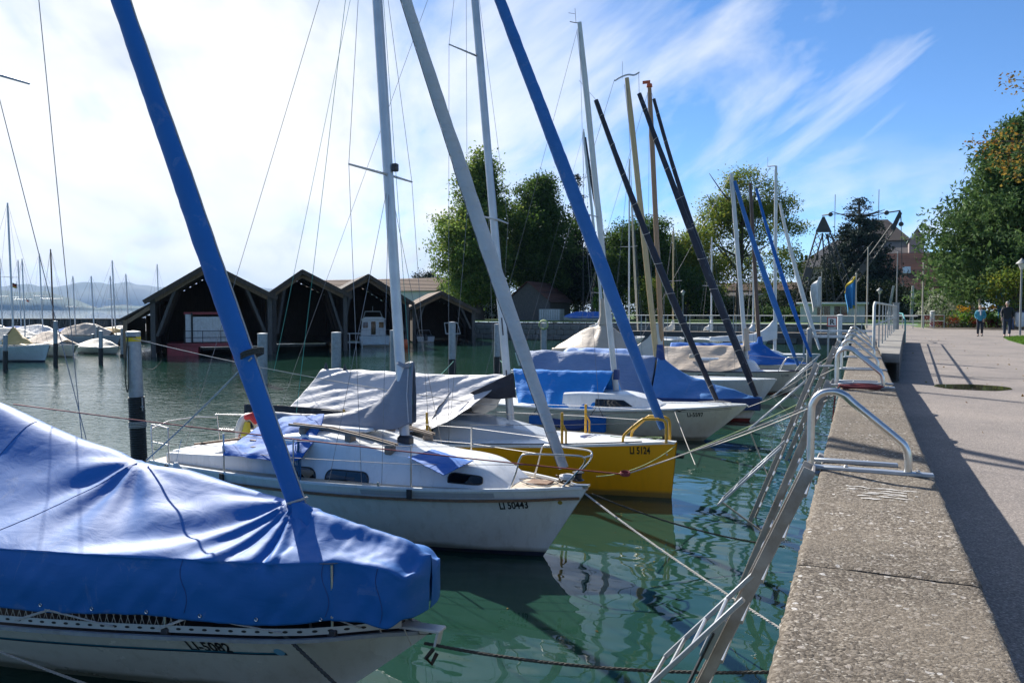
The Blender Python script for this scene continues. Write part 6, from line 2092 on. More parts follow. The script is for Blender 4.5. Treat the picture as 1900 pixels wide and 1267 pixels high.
# ================================================================== boat sheds, footbridge, far quay
def boathouse(le, ri, re, ybase, az, depth, label, aisle=None, roofm='roof_dark'):
    """open fronted timber boat shed standing over the water; the gable faces the harbour. Returns the shed and a sight-line helper"""
    az = R(az)
    nv = V(math.sin(az), -math.cos(az), 0); yv = V(math.cos(az), math.sin(az), 0)
    C = qz(ri[0], ybase, 0)
    def at(px, py, dx=0.0):
        r = _ray(px, py)
        o = V(0, 0, CAM_H)
        q = o + r * (((C + nv * dx) - o).dot(nv) / r.dot(nv)) - C
        return q.dot(yv), q.z
    rzr = az - math.pi / 2
    def world(px, py, dx=0.0):
        y_, z_ = at(px, py, dx)
        return C + nv * dx + yv * y_ + V(0, 0, z_)
    (y0, e0), (ry, rz), (y1, e1) = at(*le), at(*ri), at(*re)
    t = thing('boat_shed', C, label, 'boat shed', 'timber boat sheds in a row', rzr)
    oy = 0.0
    def P(dx, y, z):
        return V(dx, y, z)
    if aisle:
        ya_, za_ = at(*aisle)
        aisle = (ya_, za_, e0 - .35)
    ov = .7
    for (ya, za, nm) in ((y0, e0, 0), (y1, e1, 1)):
        # roof slope, continued a little past the wall as an eave
        d = (za - rz) / (ya - ry)
        ye = ya + (-.55 if nm == 0 else .55)
        ze = za + d * (ye - ya)
        b = MB()
        b.add([P(ov, ry, rz), P(ov, ye, ze), P(-depth, ye, ze), P(-depth, ry, rz), P(ov, ry, rz + .16), P(ov, ye, ze + .16), P(-depth, ye, ze + .16), P(-depth, ry, rz + .16)],
              [(0, 1, 2, 3), (7, 6, 5, 4), (0, 4, 5, 1), (1, 5, 6, 2), (2, 6, 7, 3), (3, 7, 4, 0)])
        r_ = b.build('roof_slope', roofm, t)
        b = MB(); b.bar(P(ov + .03, ry, rz - .02), P(ov + .03, ye, ze - .02), .06, .34, up=(0, 0, 1)); b.build('barge_board', 'wood_dark', r_)
        b = MB(); b.bar(P(.05, ry, rz - .35), P(.05, ya, za - .30), .22, .30); b.build('rafter', 'wood_beam', t)
        for k in range(3):
            b = MB(); b.bar(P(-1.0 - 3.2 * k, ry, rz - .3), P(-1.0 - 3.2 * k, ya, za - .25), .2, .26); b.build('rafter', 'wood_dark', t)
        # side wall boarding above the water
        b = MB()
        nb = 9
        for k in range(int(depth / .9)):
            b.box(P(-.45 - .9 * k, ya, (za + .1) / 2), (.92, .06 + .03 * (k % 2), za - .2))
        b.build('side_boarding', 'wood_dark', t)
        for k, dx in enumerate((0, -5, -10, -depth + .3)):
            b = MB(); b.bar(P(dx, ya, -.8), P(dx, ya, za - .1), .34, .34, up=(1, 0, 0), ch=.03); b.build('post', 'wood_grey' if k == 0 else 'wood_dark', t)
        s = 1 if nm == 0 else -1
        for dx in (0, -3.2, -6.4):
            b = MB(); b.bar(P(dx - .05, ya + s * .25, 1.5), P(dx - .05, ya + s * (abs(ry - ya) * .38), za + abs(d) * abs(ry - ya) * .38 - .45), .20, .20, up=(1, 0, 0)); b.build('brace', 'wood_grey' if dx == 0 else 'wood_dark', t)
    # back wall boards, open just above the water
    b = MB()
    n = int((y1 - y0) / .5)
    for k in range(n):
        y = y0 + (y1 - y0) * (k + .5) / n
        zt = rz + (y - ry) * ((e0 - rz) / (y0 - ry) if y < ry else (e1 - rz) / (y1 - ry))
        lo = .06
        b.box(P(-depth + .05, y, (zt + lo) / 2), (.06 + .03 * (k % 2), (y1 - y0) / n + .05, zt - lo))
    b.build('back_boarding', 'wood_dark', t)
    b = MB(); b.box(P(-depth / 2 - 1, y0 + .9, .62), (depth - 3, 1.1, .10)); b.build('catwalk', 'wood_dark', t)
    b = MB(); b.box(P(-depth / 2 - 1, y1 - .9, .62), (depth - 3, 1.1, .10)); b.build('catwalk', 'wood_dark', t)
    if aisle:
        ya, za, zt = aisle
        b = MB()
        b.add([P(ov - .5, y0 + .2, zt), P(ov - .5, ya - .5, za - .2), P(-depth, ya - .5, za - .2), P(-depth, y0 + .2, zt), P(ov - .5, y0 + .2, zt + .14), P(ov - .5, ya - .5, za - .06), P(-depth, ya - .5, za - .06), P(-depth, y0 + .2, zt + .14)],
              [(0, 1, 2, 3), (7, 6, 5, 4), (0, 4, 5, 1), (1, 5, 6, 2), (2, 6, 7, 3), (3, 7, 4, 0)])
        a_ = b.build('aisle_roof', roofm, t)
        b = MB(); b.bar(P(.0, y0, zt - .25), P(.0, ya, za - .3), .2, .28); b.build('aisle_rafter', 'wood_beam', a_)
        b = MB(); b.bar(P(0, ya, -.8), P(0, ya, za - .1), .28, .28, up=(1, 0, 0)); b.build('post', 'wood_beam', t)
        b = MB(); b.box(P(-depth / 2, ya, (za + .6) / 2), (depth - .5, .07, za - .7)); b.build('aisle_boarding', 'wood_dark', t)
        b = MB(); b.box(P(-depth + .1, (ya + y0) / 2, 1.8), (.07, y0 - ya - .1, 2.3)); b.build('aisle_back', 'wood_dark', t)
    return t, world, rzr


S1 = boathouse((283, 552), (388, 491), (500, 547), 660, 44, 15, 'largest timber boat shed at left with side aisle and red pontoon', aisle=(232, 592))
S2 = boathouse((508, 540), (560, 504), (640, 545), 652, 43, 15, 'second timber boat shed from the left, empty and dark')
S3 = boathouse((632, 540), (682, 512), (755, 558), 645, 41, 15, 'third timber boat shed holding the white motor boat')
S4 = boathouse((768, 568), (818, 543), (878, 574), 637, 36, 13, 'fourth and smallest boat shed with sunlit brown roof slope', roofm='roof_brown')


def in_shed(name, sh_, px, dx, label, cat, z=0.0):
    w = sh_[1](px, 640, dx)
    return thing(name, (w.x, w.y, z), label, cat, None, sh_[2])


# red work pontoon with white cabin in the first shed
t = in_shed('work_pontoon', S1, 392, -1.2, 'red steel work pontoon with white panel cabin inside the largest shed', 'pontoon')
for y0, y1 in ((-3.1, -.9), (1.5, 3.0)):
    b = MB(); b.box((-2, (y0 + y1) / 2, .35), (5, y1 - y0, 1.1), ch=.03); b.build('float_tank', 'paint_red', t)
b = MB(); b.box((-2, -.05, .78), (5, 6.1, .26)); b.build('deck_plate', 'paint_red', t)
b = MB(); b.box((-.9, 0.05, 1.95), (.9, 2.7, 1.95), ch=.02); b.build('cabin_panel', 'paint_white', t)
for k in range(12):
    b = MB(); b.bar(V(-.42, -1.2 + .22 * k, 1.0), V(-.42, -1.2 + .22 * k, 2.85), .02, .03, up=(1, 0, 0)); b.build('panel_rib', 'stucco_white', t)
for y in (-1.62, 1.62):
    b = MB(); b.box((-.8, y, 2.05), (.5, .45, 2.2), ch=.02); b.build('side_tower', 'paint_white', t)
    b = MB(); b.box((-.5, y * .85, 2.1), (.12, .12, 2.3)); b.build('guide_post', 'rubber_black', t)
for z in (1.35, 1.85):
    b = MB(); b.bar(V(.3, -1.9, z), V(.3, 1.9, z), .05, .05); b.build('rail', 'plastic_dark', t)
for y in (-1.9, -.6, .7, 1.9):
    b = MB(); b.bar(V(.3, y, .9), V(.3, y, 1.88), .05, .05, up=(1, 0, 0)); b.build('rail_post', 'plastic_dark', t)
b = MB(); b.box((-.8, 0, 3.2), (.5, 3.9, .18)); b.build('top_beam', 'paint_red', t)

# white motor cruiser in the third shed, stern towards us
t = in_shed('motor_boat', S3, 696, -1.5, 'white motor cruiser with wheelhouse seen from the stern in third shed', 'motor boat')
b = MB(); b.ring_loft([[(-6, -.3, .9), (-6, .3, .9), (-6, .2, .2), (-6, -.2, .2)], [(-3, -1.3, 1.1), (-3, 1.3, 1.1), (-3, 1.1, -.2), (-3, -1.1, -.2)], [(0, -1.45, 1.0), (0, 1.45, 1.0), (0, 1.25, -.2), (0, -1.25, -.2)]]); b.build('hull', 'gel_pale', t, smooth=30)
b = MB(); b.ring_loft([[(-3.6, -.8, 1.0), (-3.6, .8, 1.0), (-3.6, .6, 2.2), (-3.6, -.6, 2.2)], [(-1.2, -1.2, 1.0), (-1.2, 1.2, 1.0), (-1.2, 1.05, 2.55), (-1.2, -1.05, 2.55)]]); b.build('wheelhouse', 'gel_white', t, smooth=0)
b = MB(); b.ring_loft([[(-3.8, -.75, 2.25), (-3.8, .75, 2.25), (-3.8, .5, 2.38), (-3.8, -.5, 2.38)], [(-1.0, -1.2, 2.55), (-1.0, 1.2, 2.55), (-1.0, .8, 2.78), (-1.0, -.8, 2.78)]]); b.build('roof', 'gel_white', t, smooth=0)
for y, w, z0, z1 in ((-.75, .45, 1.75, 2.3), (0, .42, 1.1, 2.35), (.75, .45, 1.75, 2.3)):
    b = MB(); b.box((-1.17, y, (z0 + z1) / 2), (.03, w, z1 - z0), ch=.01); b.build('door' if y == 0 else 'window', 'window_dark', t)
b = MB(); b.tube([V(-1.5, -.9, 2.7), V(-1.7, -.7, 3.3), V(-1.7, .7, 3.3), V(-1.5, .9, 2.7)], .05, 6); b.tube([V(-1.7, 0, 3.3), V(-1.7, 0, 3.8)], .03, 6); b.build('radar_arch', 'mast_white', t, smooth=50)
b = MB(); b.tube([V(0, -1.35, 1.0), V(0, -1.35, 1.6), V(0, -.4, 1.6), V(0, -.4, 1.0)], .025, 6); b.tube([V(0, 1.35, 1.0), V(0, 1.35, 1.6), V(0, .4, 1.6), V(0, .4, 1.0)], .025, 6); b.build('stern_rail', 'stainless', t, smooth=50)
b = MB(); b.box((.35, 0, .25), (.7, 2.4, .1), ch=.03); b.build('bathing_platform', 'gel_pale', t)
# small runabout in the last shed
t = in_shed('runabout', S4, 790, -2, 'small dark runabout with windscreen inside the smallest shed', 'motor boat')
b = MB(); b.ring_loft([[(-4, -.1, .75), (-4, .1, .75), (-4, .1, .3), (-4, -.1, .3)], [(-2, -.85, .75), (-2, .85, .75), (-2, .6, -.1), (-2, -.6, -.1)], [(0, -.95, .65), (0, .95, .65), (0, .8, -.1), (0, -.8, -.1)]]); b.build('hull', 'gel_grey', t, smooth=30)
b = MB(); b.tube([V(-1.6, -.75, .75), V(-1.9, -.6, 1.25), V(-1.9, .6, 1.25), V(-1.6, .75, .75)], .03, 6); b.build('windscreen_frame', 'mast_alu', t, smooth=50)
b = MB(); b.box((.15, 0, .55), (.3, .35, .7), ch=.05); b.build('outboard_motor', 'plastic_dark', t)
# white frame hanging on the shed front and a red buoy
t = in_shed('hanging_rack', S4, 840, .3, 'open white metal rack hanging in front of the smallest shed', 'rack', 1.0)
b = MB(); b.tube([V(0, -.7, 0), V(0, -.85, 1.1), V(0, .5, 1.1), V(0, .8, 0), V(0, -.7, 0)], .06, 6); b.build('frame_tube', 'paint_white', t, smooth=40)
b = MB(); b.bar(V(0, -.15, 0), V(0, -.15, 1.1), .05, .05, up=(1, 0, 0)); b.build('frame_bar', 'paint_white', t)
t = in_shed('red_buoy', S3, 752, .6, 'red orange square float beside the third shed post', 'buoy')
b = MB(); b.box((0, 0, .35), (.5, .55, .8), ch=.12); b.build('float_body', 'orange_float', t, smooth=50)
b = MB(); b.box((0, 0, .95), (.12, .12, .4)); b.build('stem', 'plastic_dark', t)
# low white landing stage between second and third shed
t = in_shed('landing_stage', S3, 648, .8, 'small white railed landing stage before the third shed', 'jetty')
b = MB(); b.box((0, 0, .55), (1.0, 2.3, .12)); b.build('deck', 'paint_rail', t)
for z in (1.35,):
    b = MB(); b.bar(V(.4, -1.1, z), V(.4, 1.1, z), .07, .07); b.build('rail', 'paint_white', t)
for y in (-1.1, 0, 1.1):
    b = MB(); b.bar(V(.4, y, -.8), V(.4, y, 1.35), .08, .08, up=(1, 0, 0)); b.build('post', 'paint_white', t)


# footbridge crossing behind the boats
def footbridge():
    t = thing('footbridge', (0, 60, 0), 'long grey footbridge with two-bar railing crossing behind the boats', 'footbridge')
    X0, X1 = -17.5, 3.6
    b = MB(); b.box(((X0 + X1) / 2, .7, 1.74), (X1 - X0, 1.5, .12)); b.build('deck', 'plank_deck', t)
    for y in (-.05, 1.45):
        b = MB(); b.box(((X0 + X1) / 2, y, 1.60), (X1 - X0, .10, .38)); b.build('edge_beam', 'crane_iron', t)
    k = 0
    x = X0 + .1
    while x < X1:
        for y in (0, 1.4):
            b = MB(); b.bar(V(x, y, 1.8), V(x, y, 3.02), .05, .05, up=(1, 0, 0)); b.build('railing_post', 'paint_rail', t)
        if k % 3 == 0:
            for y in (.15, 1.25):
                b = MB(); b.tube([V(x, y, -1), V(x, y, 1.5)], .16, 10); b.build('bridge_pile', 'crane_iron', t, smooth=60)
        x += 1.75; k += 1
    for y in (0, 1.4):
        for z in (3.03, 2.42):
            b = MB(); b.tube([V(X0, y, z), V(X1, y, z)], .03, 6); b.build('railing_bar', 'paint_rail', t, smooth=60)
    # notice with the letter R
    p = qy(1544, 597, 59.9)
    s = thing('letter_sign', (p.x, 59.86, p.z), 'square white sign with red border and black letter R on the railing', 'sign')
    b = MB(); b.box((0, 0, 0), (.66, .03, .66)); b.build('border_plate', 'flag_red', s)
    b = MB(); b.box((0, -.02, 0), (.54, .02, .54)); b.build('face_plate', 'paint_white', s)
    lettering('R', lambda x, z: V(x, -.034, z), -.16, -.19, .38, 'letter_black', s, name='sign_letter', xs=1.0)
    b = MB(); b.box((0, .0, -.62), (.5, .02, .5)); b.build('lower_plate', 'paint_rail', s)


footbridge()
# boarding gangway nearer to the wall
t = thing('boarding_gangway', (-.4, 41.0, 0), 'white railed gangway leading from the wall end over the water', 'gangway')
b = MB(); b.box((-.6, .3, 2.16), (3.2, .9, .10)); b.build('deck', 'paint_rail', t)
for z in (2.47,):
    b = MB(); b.bar(V(-2.2, -.15, z), V(1.0, -.15, z), .07, .10); b.build('rail', 'paint_white', t)
b = MB(); b.bar(V(-2.2, -.15, 2.2), V(1.0, -.15, 2.2), .06, .12); b.build('lower_rail', 'paint_white', t)
for x in (-2.1, -1.0, .1):
    b = MB(); b.bar(V(x, -.15, -.8 if x < 0 else 1.5), V(x, -.15, 2.5), .09, .09, up=(1, 0, 0)); b.build('post', 'paint_rail', t)
b = MB(); b.tube([V(-1.85, -.3, -.8), V(-1.85, -.3, 2.5)], .13, 10); b.lathe([(.13, 2.5), (.14, 2.52), (.08, 2.6), (0, 2.62)], V(-1.85, -.3, 0), 10); b.build('mooring_post', 'pole_grey', t, smooth=50)


# far quay of rough stone, with the blocks of its top course
t = thing('far_quay_wall', (-46.6, 84, 0), 'rough old stone quay wall at the far end of the basin', 'wall')
b = MB(); b.box((2, .4, .4), (90, .8, 3.1)); b.build('wall_core', 'stone_wall', t)
rng = random.Random(4)
x = 0.0
meshes = {}
while x < 40:
    w = rng.uniform(.7, 1.25)
    for r_ in range(3):
        xx = x + (.35 if r_ % 2 else 0)
        b = MB(); b.box((xx + w / 2, -.06 - .05 * rng.random(), .3 + .58 * r_), (w - .05, .28, .54), ch=.05); b.build('stone_block', 'stone_block', t)
    x += w


def hut(px0, px1, py0, py1, Yd):
    A = qy(px0, py1, Yd); B = qy(px1, py0, Yd)
    w = B.x - A.x; h = B.z - 2.05
    t = thing('white_hut', ((A.x + B.x) / 2, Yd, 2.05), 'flat roofed white kiosk hut behind the footbridge', 'hut')
    b = MB(); b.box((0, 2, h / 2 - .1), (w * .9, 4, h - .2)); b.build('wall', 'stucco_white', t)
    b = MB(); b.box((0, 1.8, h - .1), (w, 5, .22), ch=.03); b.build('roof', 'paint_white', t)
    for k in range(4):
        x = -w * .36 + k * w * .24
        b = MB(); b.box((x, -.02, h * .58), (w * .18, .06, h * .48), ch=.02); o = b.build('window', 'window_dark' if k in (1, 2) else 'gel_grey', t)
        b = MB(); b.box((x, -.06, h * .58), (.05, .03, h * .48)); b.build('frame', 'paint_white', o)
    return t


hut(1478, 1612, 561, 606, 92)


def gable_house(name, loc, w, d, ez, rz, wallm, roofm, label, along='y', wins=(), rzrot=0.0, cat='house'):
    """plain gabled building; ridge runs along the given axis"""
    t = thing(name, loc, label, cat, None, rzrot)
    b = MB()
    if along == 'y':
        sec = [(-w / 2, 0), (w / 2, 0), (w / 2, ez), (0, rz), (-w / 2, ez)]
        b.poly([V(x, -d / 2, z) for x, z in sec], (0, d, 0))
    else:
        sec = [(-d / 2, 0), (d / 2, 0), (d / 2, ez), (0, rz), (-d / 2, ez)]
        b.poly([V(-w / 2, y, z) for y, z in sec], (w, 0, 0))
    b.build('wall', wallm, t, smooth=0)
    for s in (-1, 1):
        b = MB()
        if along == 'y':
            e = V(s * (w / 2 + .4), 0, ez - (rz - ez) * .4 / (w / 2))
            pts = [V(0, -d / 2 - .4, rz + .05), V(0, d / 2 + .4, rz + .05), V(e.x, d / 2 + .4, e.z + .05), V(e.x, -d / 2 - .4, e.z + .05)]
        else:
            e = V(0, s * (d / 2 + .4), ez - (rz - ez) * .4 / (d / 2))
            pts = [V(-w / 2 - .4, 0, rz + .05), V(w / 2 + .4, 0, rz + .05), V(w / 2 + .4, e.y, e.z + .05), V(-w / 2 - .4, e.y, e.z + .05)]
        # tile courses as overlapping strips
        n = 9
        for k in range(n):
            a0 = pts[0].lerp(pts[3], k / n); a1 = pts[1].lerp(pts[2], k / n); c0 = pts[0].lerp(pts[3], (k + 1.05) / n); c1 = pts[1].lerp(pts[2], (k + 1.05) / n)
            up = V(0, 0, .07)
            b.add([a0, a1, c1 + up, c0 + up, a0 + V(0, 0, .08), a1 + V(0, 0, .08), c1 + up * 2.1, c0 + up * 2.1], [(0, 1, 2, 3), (7, 6, 5, 4), (0, 4, 5, 1), (1, 5, 6, 2), (2, 6, 7, 3), (3, 7, 4, 0)])
        b.build('roof_slope', roofm, t)
    for (x, y, z, ww, hh, face) in wins:
        b = MB(); b.box((x, y, z), (ww, .08, hh) if face == 'y' else (.08, ww, hh)); o = b.build('window', 'window_dark', t)
    return t


p = qy(985, 590, 98)
gable_house('grey_shed', (p.x, 101, 2.03), 6.2, 8, 2.6, 5.1, 'wood_grey', 'roof_red', 'dark grey gabled boat shed with red tile roof under the poplars', cat='shed')
t = thing('container', (p.x + 3.4, 97, 2.03), 'pale slatted container beside the dark grey shed', 'container')
b = MB(); b.box((0, 0, .75), (3.0, 1.6, 1.5), ch=.03); b.build('body', 'paint_rail', t)
for k in range(9):
    b = MB(); b.box((-1.3 + k * .325, -.82, .8), (.06, .05, 1.2)); b.build('slat', 'paint_white', t)
for i, (px, w_) in enumerate(((1085, 2.6), (1108, 2.0))):
    q = qy(px, 588, 92)
    t = thing('shore_boat', (q.x, 92, 2.03), ('longer', 'shorter')[i] + ' boat stored ashore under a blue tarp by the far quay', 'boat')
    tent(t, [(-w_, .7, .7, .5), (-w_ * .5, 1.15, 1.0, .4), (0, 1.2, 1.0, .4), (w_ * .6, 1.0, .8, .45), (w_, .75, .3, .5)], 'tarp_royal', 'tarp', nu=20, nv=16)
    b = MB(); b.ring_loft([[(-w_, -.6, .6), (-w_, .6, .6), (-w_, .3, .1), (-w_, -.3, .1)], [(0, -.95, .6), (0, .95, .6), (0, .5, .0), (0, -.5, .0)], [(w_, -.2, .7), (w_, .2, .7), (w_, .1, .3), (w_, -.1, .3)]]); b.build('hull', 'gel_white', t, smooth=30)
for (px, py, Yd, w, d, ez, rz, rm, lb, al) in ((700, 560, 104, 26, 9, 4.2, 6.1, 'roof_brown', 'long brown roofed house behind the boat sheds', 'x'), (858, 580, 112, 9, 9, 3.5, 5.8, 'roof_red', 'red roofed low house half hidden by the poplar', 'x'), (1300, 575, 122, 16, 8, 3.4, 4.6, 'roof_grey', 'low grey building behind the trees, left of the hut', 'x'), (1395, 575, 124, 14, 8, 4.2, 5.4, 'roof_brown', 'cream walled low building behind the brown mast', 'x')):
    q = qy(px, py, Yd)
    gable_house('low_house', (q.x, Yd, 2.03), w, d, ez, rz, 'stucco_cream' if 'cream' in lb else 'stucco_white', rm, lb, al, [(-3, -d / 2 - .02, 2, 1.2, 1.2, 'y'), (1, -d / 2 - .02, 2, 1.2, 1.2, 'y')])


def villa():
    """the big park building: mansard block with hipped roof, gabled dormer and a red roofed wing"""
    Yd = 160.0
    g = lambda x, y: qy(x, y, Yd)
    A, B = g(1478, 600), g(1722, 600)
    t = thing('park_villa', (0, Yd, 2.03), 'large pale villa with grey hipped roofs, dormer and red tiled wing', 'villa')
    o = V(0, Yd, 2.03)
    def P(x, y, dy=0.0):
        q = qy(x, y, Yd + dy) - o
        return q
    ez = P(1600, 492).z
    x0, x1 = P(1482, 500).x, P(1712, 500).x
    b = MB(); b.box(((x0 + x1) / 2, 11, ez / 2), (x1 - x0, 22, ez)); b.build('wall', 'stucco_rose', t)
    # lower, flaring roof
    m0, m1, mz = P(1560, 440).x, P(1672, 440).x, P(1620, 440).z
    def roofring(xa, xb, ya, yb, z):
        return [V(xa, ya, z), V(xb, ya, z), V(xb, yb, z), V(xa, yb, z)]
    xm0, xm1 = P(1548, 428).x, P(1702, 436).x
    b = MB(); b.ring_loft([roofring(x0 - .9, x1 + .9, -.9, 23, ez - .2), roofring(xm0, xm1, 5, 17, mz)]); b.build('roof_lower', 'roof_grey', t, smooth=0)
    t0, t1, tz = P(1612, 398).x, P(1650, 398).x, P(1640, 397).z
    b = MB(); b.ring_loft([roofring(P(1570, 440).x, P(1694, 440).x, 4, 18, mz - .4), roofring(t0, t1, 10, 12, tz)]); b.build('roof_upper', 'roof_umber', t, smooth=0)
    for px, yt in ((1546, 348), (1632, 338)):
        q = P(px, 400); b = MB(); b.tube([V(q.x, 10, q.z - 3), V(q.x, 10, P(px, yt).z)], .07, 5); b.build('lightning_rod', 'pole_grey', t, smooth=60)
    # gabled dormer at the right
    d0, d1 = P(1686, 470).x, P(1714, 470).x
    dz0, dz1, dzr = P(1700, 482).z, P(1700, 446).z, P(1700, 428).z
    b = MB(); b.poly([V(d0, -1.2, dz0), V(d1, -1.2, dz0), V(d1, -1.2, dz1), V((d0 + d1) / 2, -1.2, dzr), V(d0, -1.2, dz1)], (0, 8, 0)); dm = b.build('dormer', 'stucco_rose', t, smooth=0)
    for s in (-1, 1):
        xm = (d0 + d1) / 2
        b = MB(); b.bar(V(xm, -1.5, dzr + .12), V(xm, 7, dzr + .12), .2, .1); b.poly([V(xm, -1.6, dzr + .2), V(xm + s * (d1 - d0) * .6, -1.6, dz1 - .25), V(xm + s * (d1 - d0) * .6, 7, dz1 - .25), V(xm, 7, dzr + .2)], (0, 0, .15)); b.build('dormer_roof', 'copper_green' if s < 0 else 'roof_grey', dm, smooth=0)
    b = MB(); b.box(((d0 + d1) / 2, -1.24, (dz0 + dz1) / 2), (.8, .1, 1.5)); b.build('window', 'window_dark', dm)
    for px in (1488, 1496, 1508, 1516):
        q = P(px, 475 + 0); b = MB(); b.box((q.x, -.03, P(px, 478).z), (.55, .1, 1.0)); b.build('window', 'window_dark', t)
    # red roofed wing with arched windows
    wz, wr = P(1680, 538, -14).z, P(1680, 470, -8).z
    w0, w1 = P(1628, 560, -14).x, P(1790, 560, -14).x
    b = MB(); b.box(((w0 + w1) / 2, -8.5, wz / 2), (w1 - w0, 11, wz)); wg = b.build('wing_wall', 'stucco_cream', t)
    n = 30
    for s, ya, yb in ((-1, -14.7, -8.5), (1, -2.5, -8.5)):
        b = MB()
        for k in range(n):
            f0, f1 = k / n, (k + 1.06) / n
            ya_, yb_ = ya + (yb - ya) * f0, ya + (yb - ya) * f1
            za, zb = wz + (wr - wz) * f0, wz + (wr - wz) * f1
            b.add([V(w0 - .5, ya_, za + .04), V(w1 + .5, ya_, za + .04), V(w1 + .5, yb_, zb), V(w0 - .5, yb_, zb), V(w0 - .5, ya_, za), V(w1 + .5, ya_, za)], [(0, 1, 2, 3), (4, 5, 1, 0)])
        b.build('wing_roof', 'roof_red', t, smooth=0)
    q = P(1683, 502, -13); zq = (q.z - wz) / (wr - wz)
    b = MB(); yq = -14.7 + 6.2 * zq
    b.add([V(q.x - .6, yq - .5, q.z - .45), V(q.x + .6, yq - .5, q.z - .45), V(q.x + .6, yq + .35, q.z + .65), V(q.x - .6, yq + .35, q.z + .65)], [(0, 1, 2, 3)]); o2 = b.build('skylight', 'gel_pale', t, smooth=0); o2.modifiers.new('thickness', 'SOLIDIFY').thickness = .15
    for px in (1653, 1668, 1707, 1722, 1740, 1758):
        q = P(px, 560, -14)
        zc = P(px, 553, -14).z
        b = MB(); pts = [V(q.x - .6, -14.06, .6), V(q.x + .6, -14.06, .6)] + [V(q.x + .6 * math.cos(a), -14.06, zc + .6 * math.sin(a)) for a in [math.pi * k / 8 for k in range(9)]]
        b.poly(pts, (0, .1, 0)); o3 = b.build('arched_window', 'window_dark', t, smooth=0)
        b = MB(); b.bar(V(q.x, -14.1, .6), V(q.x, -14.1, zc + .6), .08, .05, up=(0, 1, 0)); b.build('mullion', 'paint_white', o3)
    b = MB(); q0, q1 = P(1700, 530, -14), P(1735, 538, -14); b.box(((q0.x + q1.x) / 2 - .6, -14.15, q0.z - .7), (3.6, .12, .9)); b.build('sign_board', 'paint_rail', t)


villa()


def lattice(parent, a, b_, w0, w1, name, mat='crane_iron', n=10, plate=None):
    a, b_ = Vector(a), Vector(b_)
    d = (b_ - a).normalized()
    u = d.cross(V(0, 1, 0)).normalized(); v = d.cross(u).normalized()
    mb = MB()
    C = []
    for i in range(n + 1):
        t = i / n
        p = a.lerp(b_, t)
        w = w0 + (w1 - w0) * t
        C.append([p + u * (sx * w / 2) + v * (sy * w / 2) for sx, sy in ((-1, -1), (1, -1), (1, 1), (-1, 1))])
    r = .055
    for k in range(4):
        mb.tube([c[k] for c in C], r * 1.3, 4)
    for i in range(n):
        for k in range(4):
            kk = (k + 1) % 4
            if (i + k) % 2: mb.tube([C[i][k], C[i + 1][kk]], r * .75, 4)
            else: mb.tube([C[i][kk], C[i + 1][k]], r * .75, 4)
    o = mb.build(name, mat, parent)
    if plate:
        p0, p1 = a.lerp(b_, plate[0]), a.lerp(b_, plate[1])
        w = w0 + (w1 - w0) * plate[0]
        pb = MB(); pb.bar(p0, p1, w * 1.08, w * 1.08, up=(0, 1, 0)); pb.build('joint_plate', mat, o)
    return o


def crane():
    Yd = 100.0
    t = thing('harbour_crane', (qy(1535, 600, Yd).x, Yd, 2.03), 'old dark iron lattice derrick crane before the cedar', 'crane')
    o = Vector(t.location)
    g = lambda x, y, dy=0: qy(x, y, Yd + dy) - o
    ap = g(1528, 402)
    lattice(t, g(1472, 602), g(1521, 432), .9, .7, 'left_leg', plate=(.52, .62), n=12)
    lattice(t, g(1545, 600, 5), g(1531, 435, 1), .9, .6, 'rear_leg', n=12)
    lattice(t, g(1598, 600), g(1536, 432), .9, .5, 'stay_leg', plate=(.33, .42), n=12)
    b = MB(); b.poly([g(1513, 430), g(1543, 430), g(1530, 402), g(1526, 402)], (0, 1.0, 0)); b.build('head_plate', 'crane_iron', t, smooth=0)
    lattice(t, g(1537, 588, -2), g(1658, 420, -2), .75, .55, 'jib', n=16, plate=(.50, .58))
    b = MB(); b.poly([g(1652, 424, -2.3), g(1660, 428, -2.3), g(1674, 396, -2.3), g(1669, 390, -2.3)], (0, .5, 0)); b.build('jib_head', 'crane_iron', t, smooth=0)
    for (x, y) in ((1541, 398), (1645, 395), (1672, 416)):
        c = g(x, y, -2)
        b = MB(); b.lathe([(0, -.14), (.22, -.12), (.27, 0), (.22, .12), (0, .14)], (0, 0, 0), 12); w = b.build('pulley', 'crane_iron', t, smooth=40, loc=c); w.rotation_euler = (R(90), 0, 0)
    b = MB(); b.tube([g(1526, 400), g(1541, 398, -2)], .08, 5); b.tube([g(1645, 395, -2), g(1671, 391, -2)], .08, 5); b.tube([g(1671, 394, -2), g(1672, 414, -2)], .06, 5); b.tube([g(1672, 420, -2), g(1674, 520, -2)], .04, 5); b.tube([g(1541, 398, -2), g(1645, 395, -2)], .035, 5); b.build('hoist_cable', 'crane_iron', t, smooth=60)
    b = MB(); c = g(1674, 520, -2); b.tube([c, c + V(.15, 0, -.4), c + V(0, 0, -.7), c + V(-.2, 0, -.5)], .07, 6); b.build('hook', 'crane_iron', t, smooth=60)
    b = MB(); b.tube([g(1562, 520, -1), g(1620, 448, -2)], .03, 5); b.build('guy_line', 'crane_iron', t, smooth=60)


crane()

# ================================================================== trees and planting
G = 2.03


def lobes_poplar(w, z0, z1, seed, k=22):
    rng = random.Random(seed)
    out = []
    for i in range(k):
        f = i / (k - 1)
        z = z0 + (z1 - z0) * f
        r = w * (.55 + .45 * math.sin(min(1, f * 1.35 + .2) * math.pi * .75)) * (1 - .55 * max(0, f - .55) / .45)
        a = i * 2.4
        d = r * .55 * rng.random()
        out.append((d * math.cos(a), d * math.sin(a), z, r * .62, r * .62, (z1 - z0) / k * 2.4))
    return out


def at_tree(px, Yd):
    p = qy(px, 574, Yd)
    return V(p.x, Yd, G)


